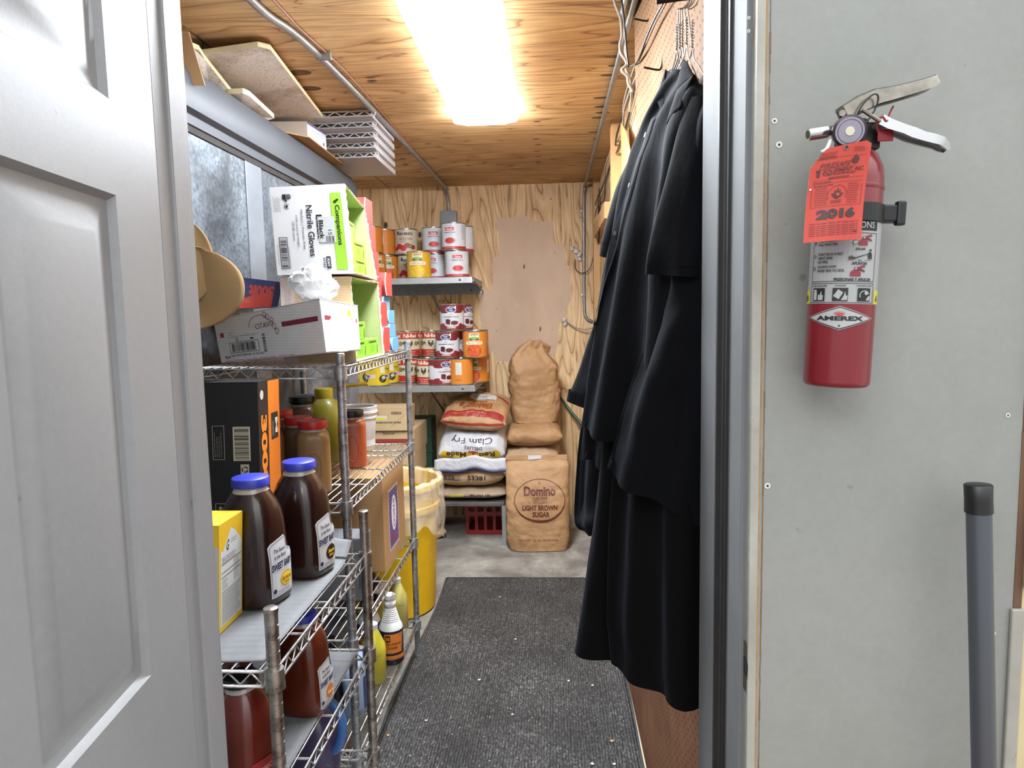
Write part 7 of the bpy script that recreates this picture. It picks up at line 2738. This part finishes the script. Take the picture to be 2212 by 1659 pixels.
fold_quad([(0.225, 1.27, 1.885), (0.207, 1.27, 1.829), (0.222, 1.22, 1.842), (0.245, 1.22, 1.895)], 0.002, 'collar', r1, base1)
fold_quad([(0.247, 1.33, 1.958), (0.223, 1.28, 1.885), (0.245, 1.22, 1.891), (0.244, 1.28, 1.936)], 0.002, 'collar', r1, base1)
fold_quad([(0.227, 1.4, 1.964), (0.206, 1.38, 1.906), (0.214, 1.33, 1.849), (0.217, 1.36, 1.905)], 0.002, 'collar', r1, base1, puff=0.002)
fold_quad([(0.227, 1.41, 1.967), (0.216, 1.39, 1.914), (0.224, 1.34, 1.891), (0.237, 1.35, 1.939)], 0.002, 'collar_back', r1, base1, puff=0.001)
try:
    p = Print(cut=0.02)
    L = 0.50
    sl = -0.13
    pts = [(-0.052, 0.05), (-0.026, 0.05), (-0.026 - 0.10, -0.40), (-0.052 - 0.10, -0.40)]
    p.poly(pts, CLOTH, 5)
    p.poly([(-0.0275, 0.05), (-0.026, 0.05), (-0.126, -0.40), (-0.1275, -0.40)], M('seam_grey', '#20222a', 0.8), 8)
    p.build('placket', project(b1, org, ux, Vector((0, 0, 1))), r1, step=0.0005)
    for k in range(5):
        p = Print()
        v = 0.02 - k * 0.09
        p.disc(-0.040 + (v - 0.05) * 0.222, v, 0.0045, 0.0045, M('button_grey', '#3a3c44', 0.3), 9)
        p.build('button', project(b1, org, ux, Vector((0, 0, 1))), r1, step=0.0006)
except Exception as ex:
    print('placket', ex)
r2, b2, base2 = garment('black short-sleeved shirt hanging low beside the door jamb, its hem over the longer ones',
        [((0.202, 1.235, 1.663), (0.236, 1.17, 1.653)), ((0.206, 1.27, 1.554), (0.252, 1.155, 1.555)), ((0.192, 1.275, 1.488), (0.252, 1.15, 1.48)), ((0.157, 1.275, 1.404), (0.253, 1.15, 1.389)), ((0.126, 1.27, 1.312), (0.252, 1.15, 1.289)),
         ((0.1, 1.27, 1.215), (0.251, 1.15, 1.142))], (0.02, 0.045), CLOTH, 8.8, 0.9)


def hanger(label, apex, top, far, near, rot=0.0):
    a = Vector(apex)
    r = thing('wire_hanger', label, 'hanger', a, group='thin wire hangers on the pegboard bar')
    t, f, nn_ = Vector(top) - a, Vector(far) - a, Vector(near) - a
    m = MB()
    m.tube(smooth_path([nn_ * 1.0, nn_ * 0.45 + Vector((0, 0, 0.002)), nn_ * 0.1 + Vector((0, 0, 0.0)), Vector((0, 0, 0.012)), f * 0.1, f * 0.5, f], 5), 0.0012, 6)
    m.tube([nn_, nn_.lerp(f, 0.5) + Vector((0, 0, -0.004)), f], 0.0012, 6)
    m.build('wire_frame', M('hanger_wire', '#b9b7b4', 0.25, 0.9), r, smooth=180)
    m = MB()
    d = t - Vector((0, 0, 0.012))
    pts = [Vector((0, 0, 0.012)) + d * (k / 6) for k in range(6)]
    e = pts[-1]
    hook_ = [e + Vector((0.018 * math.sin(q_), 0, 0.018 - 0.018 * math.cos(q_))) for q_ in (0.3, 0.9, 1.6, 2.3, 3.0, 3.7, 4.3)]
    m.tube(smooth_path(pts + hook_, 4), 0.0012, 6)
    m.tube([Vector((0.0016 * math.cos(k * 1.1), 0.0016 * math.sin(k * 1.1), 0.014 + 0.0009 * k)) + d * (0.0009 * k / max(d.length, .01)) * 0 for k in range(52)], 0.0012, 5)
    m.build('hook', M('hanger_wire', '#b9b7b4', 0.25, 0.9), r, smooth=180)


hl = ['wire hanger nearest the jamb carrying the low shirt', 'wire hanger under the collared shirt', 'wire hanger second from the aisle side', 'wire hanger behind the collared shirt', 'wire hanger closest to the aisle']
hanger(hl[0], (0.257, 1.3, 1.953), (0.253, 1.33, 2.057), (0.232, 1.42, 1.945), (0.261, 1.155, 1.845))
hanger(hl[1], (0.249, 1.31, 1.962), (0.25, 1.34, 2.063), (0.203, 1.44, 1.879), (0.257, 1.17, 1.827))
hanger(hl[2], (0.247, 1.34, 1.969), (0.25, 1.36, 2.071), (0.207, 1.5, 1.883), (0.262, 1.22, 1.835))
hanger(hl[3], (0.246, 1.36, 1.973), (0.25, 1.38, 2.08), (0.212, 1.54, 1.898), (0.265, 1.25, 1.835))
hanger(hl[4], (0.244, 1.38, 1.978), (0.251, 1.4, 2.088), (0.213, 1.56, 1.894), (0.267, 1.28, 1.844))
m = MB()
a_ = Vector((0.252, 1.36, 2.07))
m.tube([(0.297, 1.37, a_.z + 0.012), (a_.x, 1.37, a_.z + 0.010), (0.205, 1.375, a_.z + 0.008)], 0.0045, 10)
tag(m.build('hanging_bar', M('dark_steel', '#2c221c', 0.4, 0.6), smooth=60), 'dark steel bar sticking out of the pegboard and holding the hangers', 'bar')
import OpenImageIO as oiio, sys
b=oiio.ImageBuf('/workdir/render_main.png')
for n,x,y in [('wall',2050,600),('wall low',1750,1300),('door stile',290,600),('door low',400,1500),('jamb',1520,700),('peg',1420,80),('back',900,450),('patch',1130,620),('floor',1100,1215),('mat',1150,1450),('coffee',600,740),('glove',620,520),('box',800,1150),('domino',1170,1160),('ceil',750,250),('ceil2',1180,300),('cornice',500,230)]:
    import numpy as np
    r=oiio.ROI(int(x*1024/2212)-4,int(x*1024/2212)+4,int(y*768/1659)-4,int(y*768/1659)+4)
    p=b.get_pixels(oiio.FLOAT,r); print(n,(p[...,:3].mean((0,1))*255).astype(int))
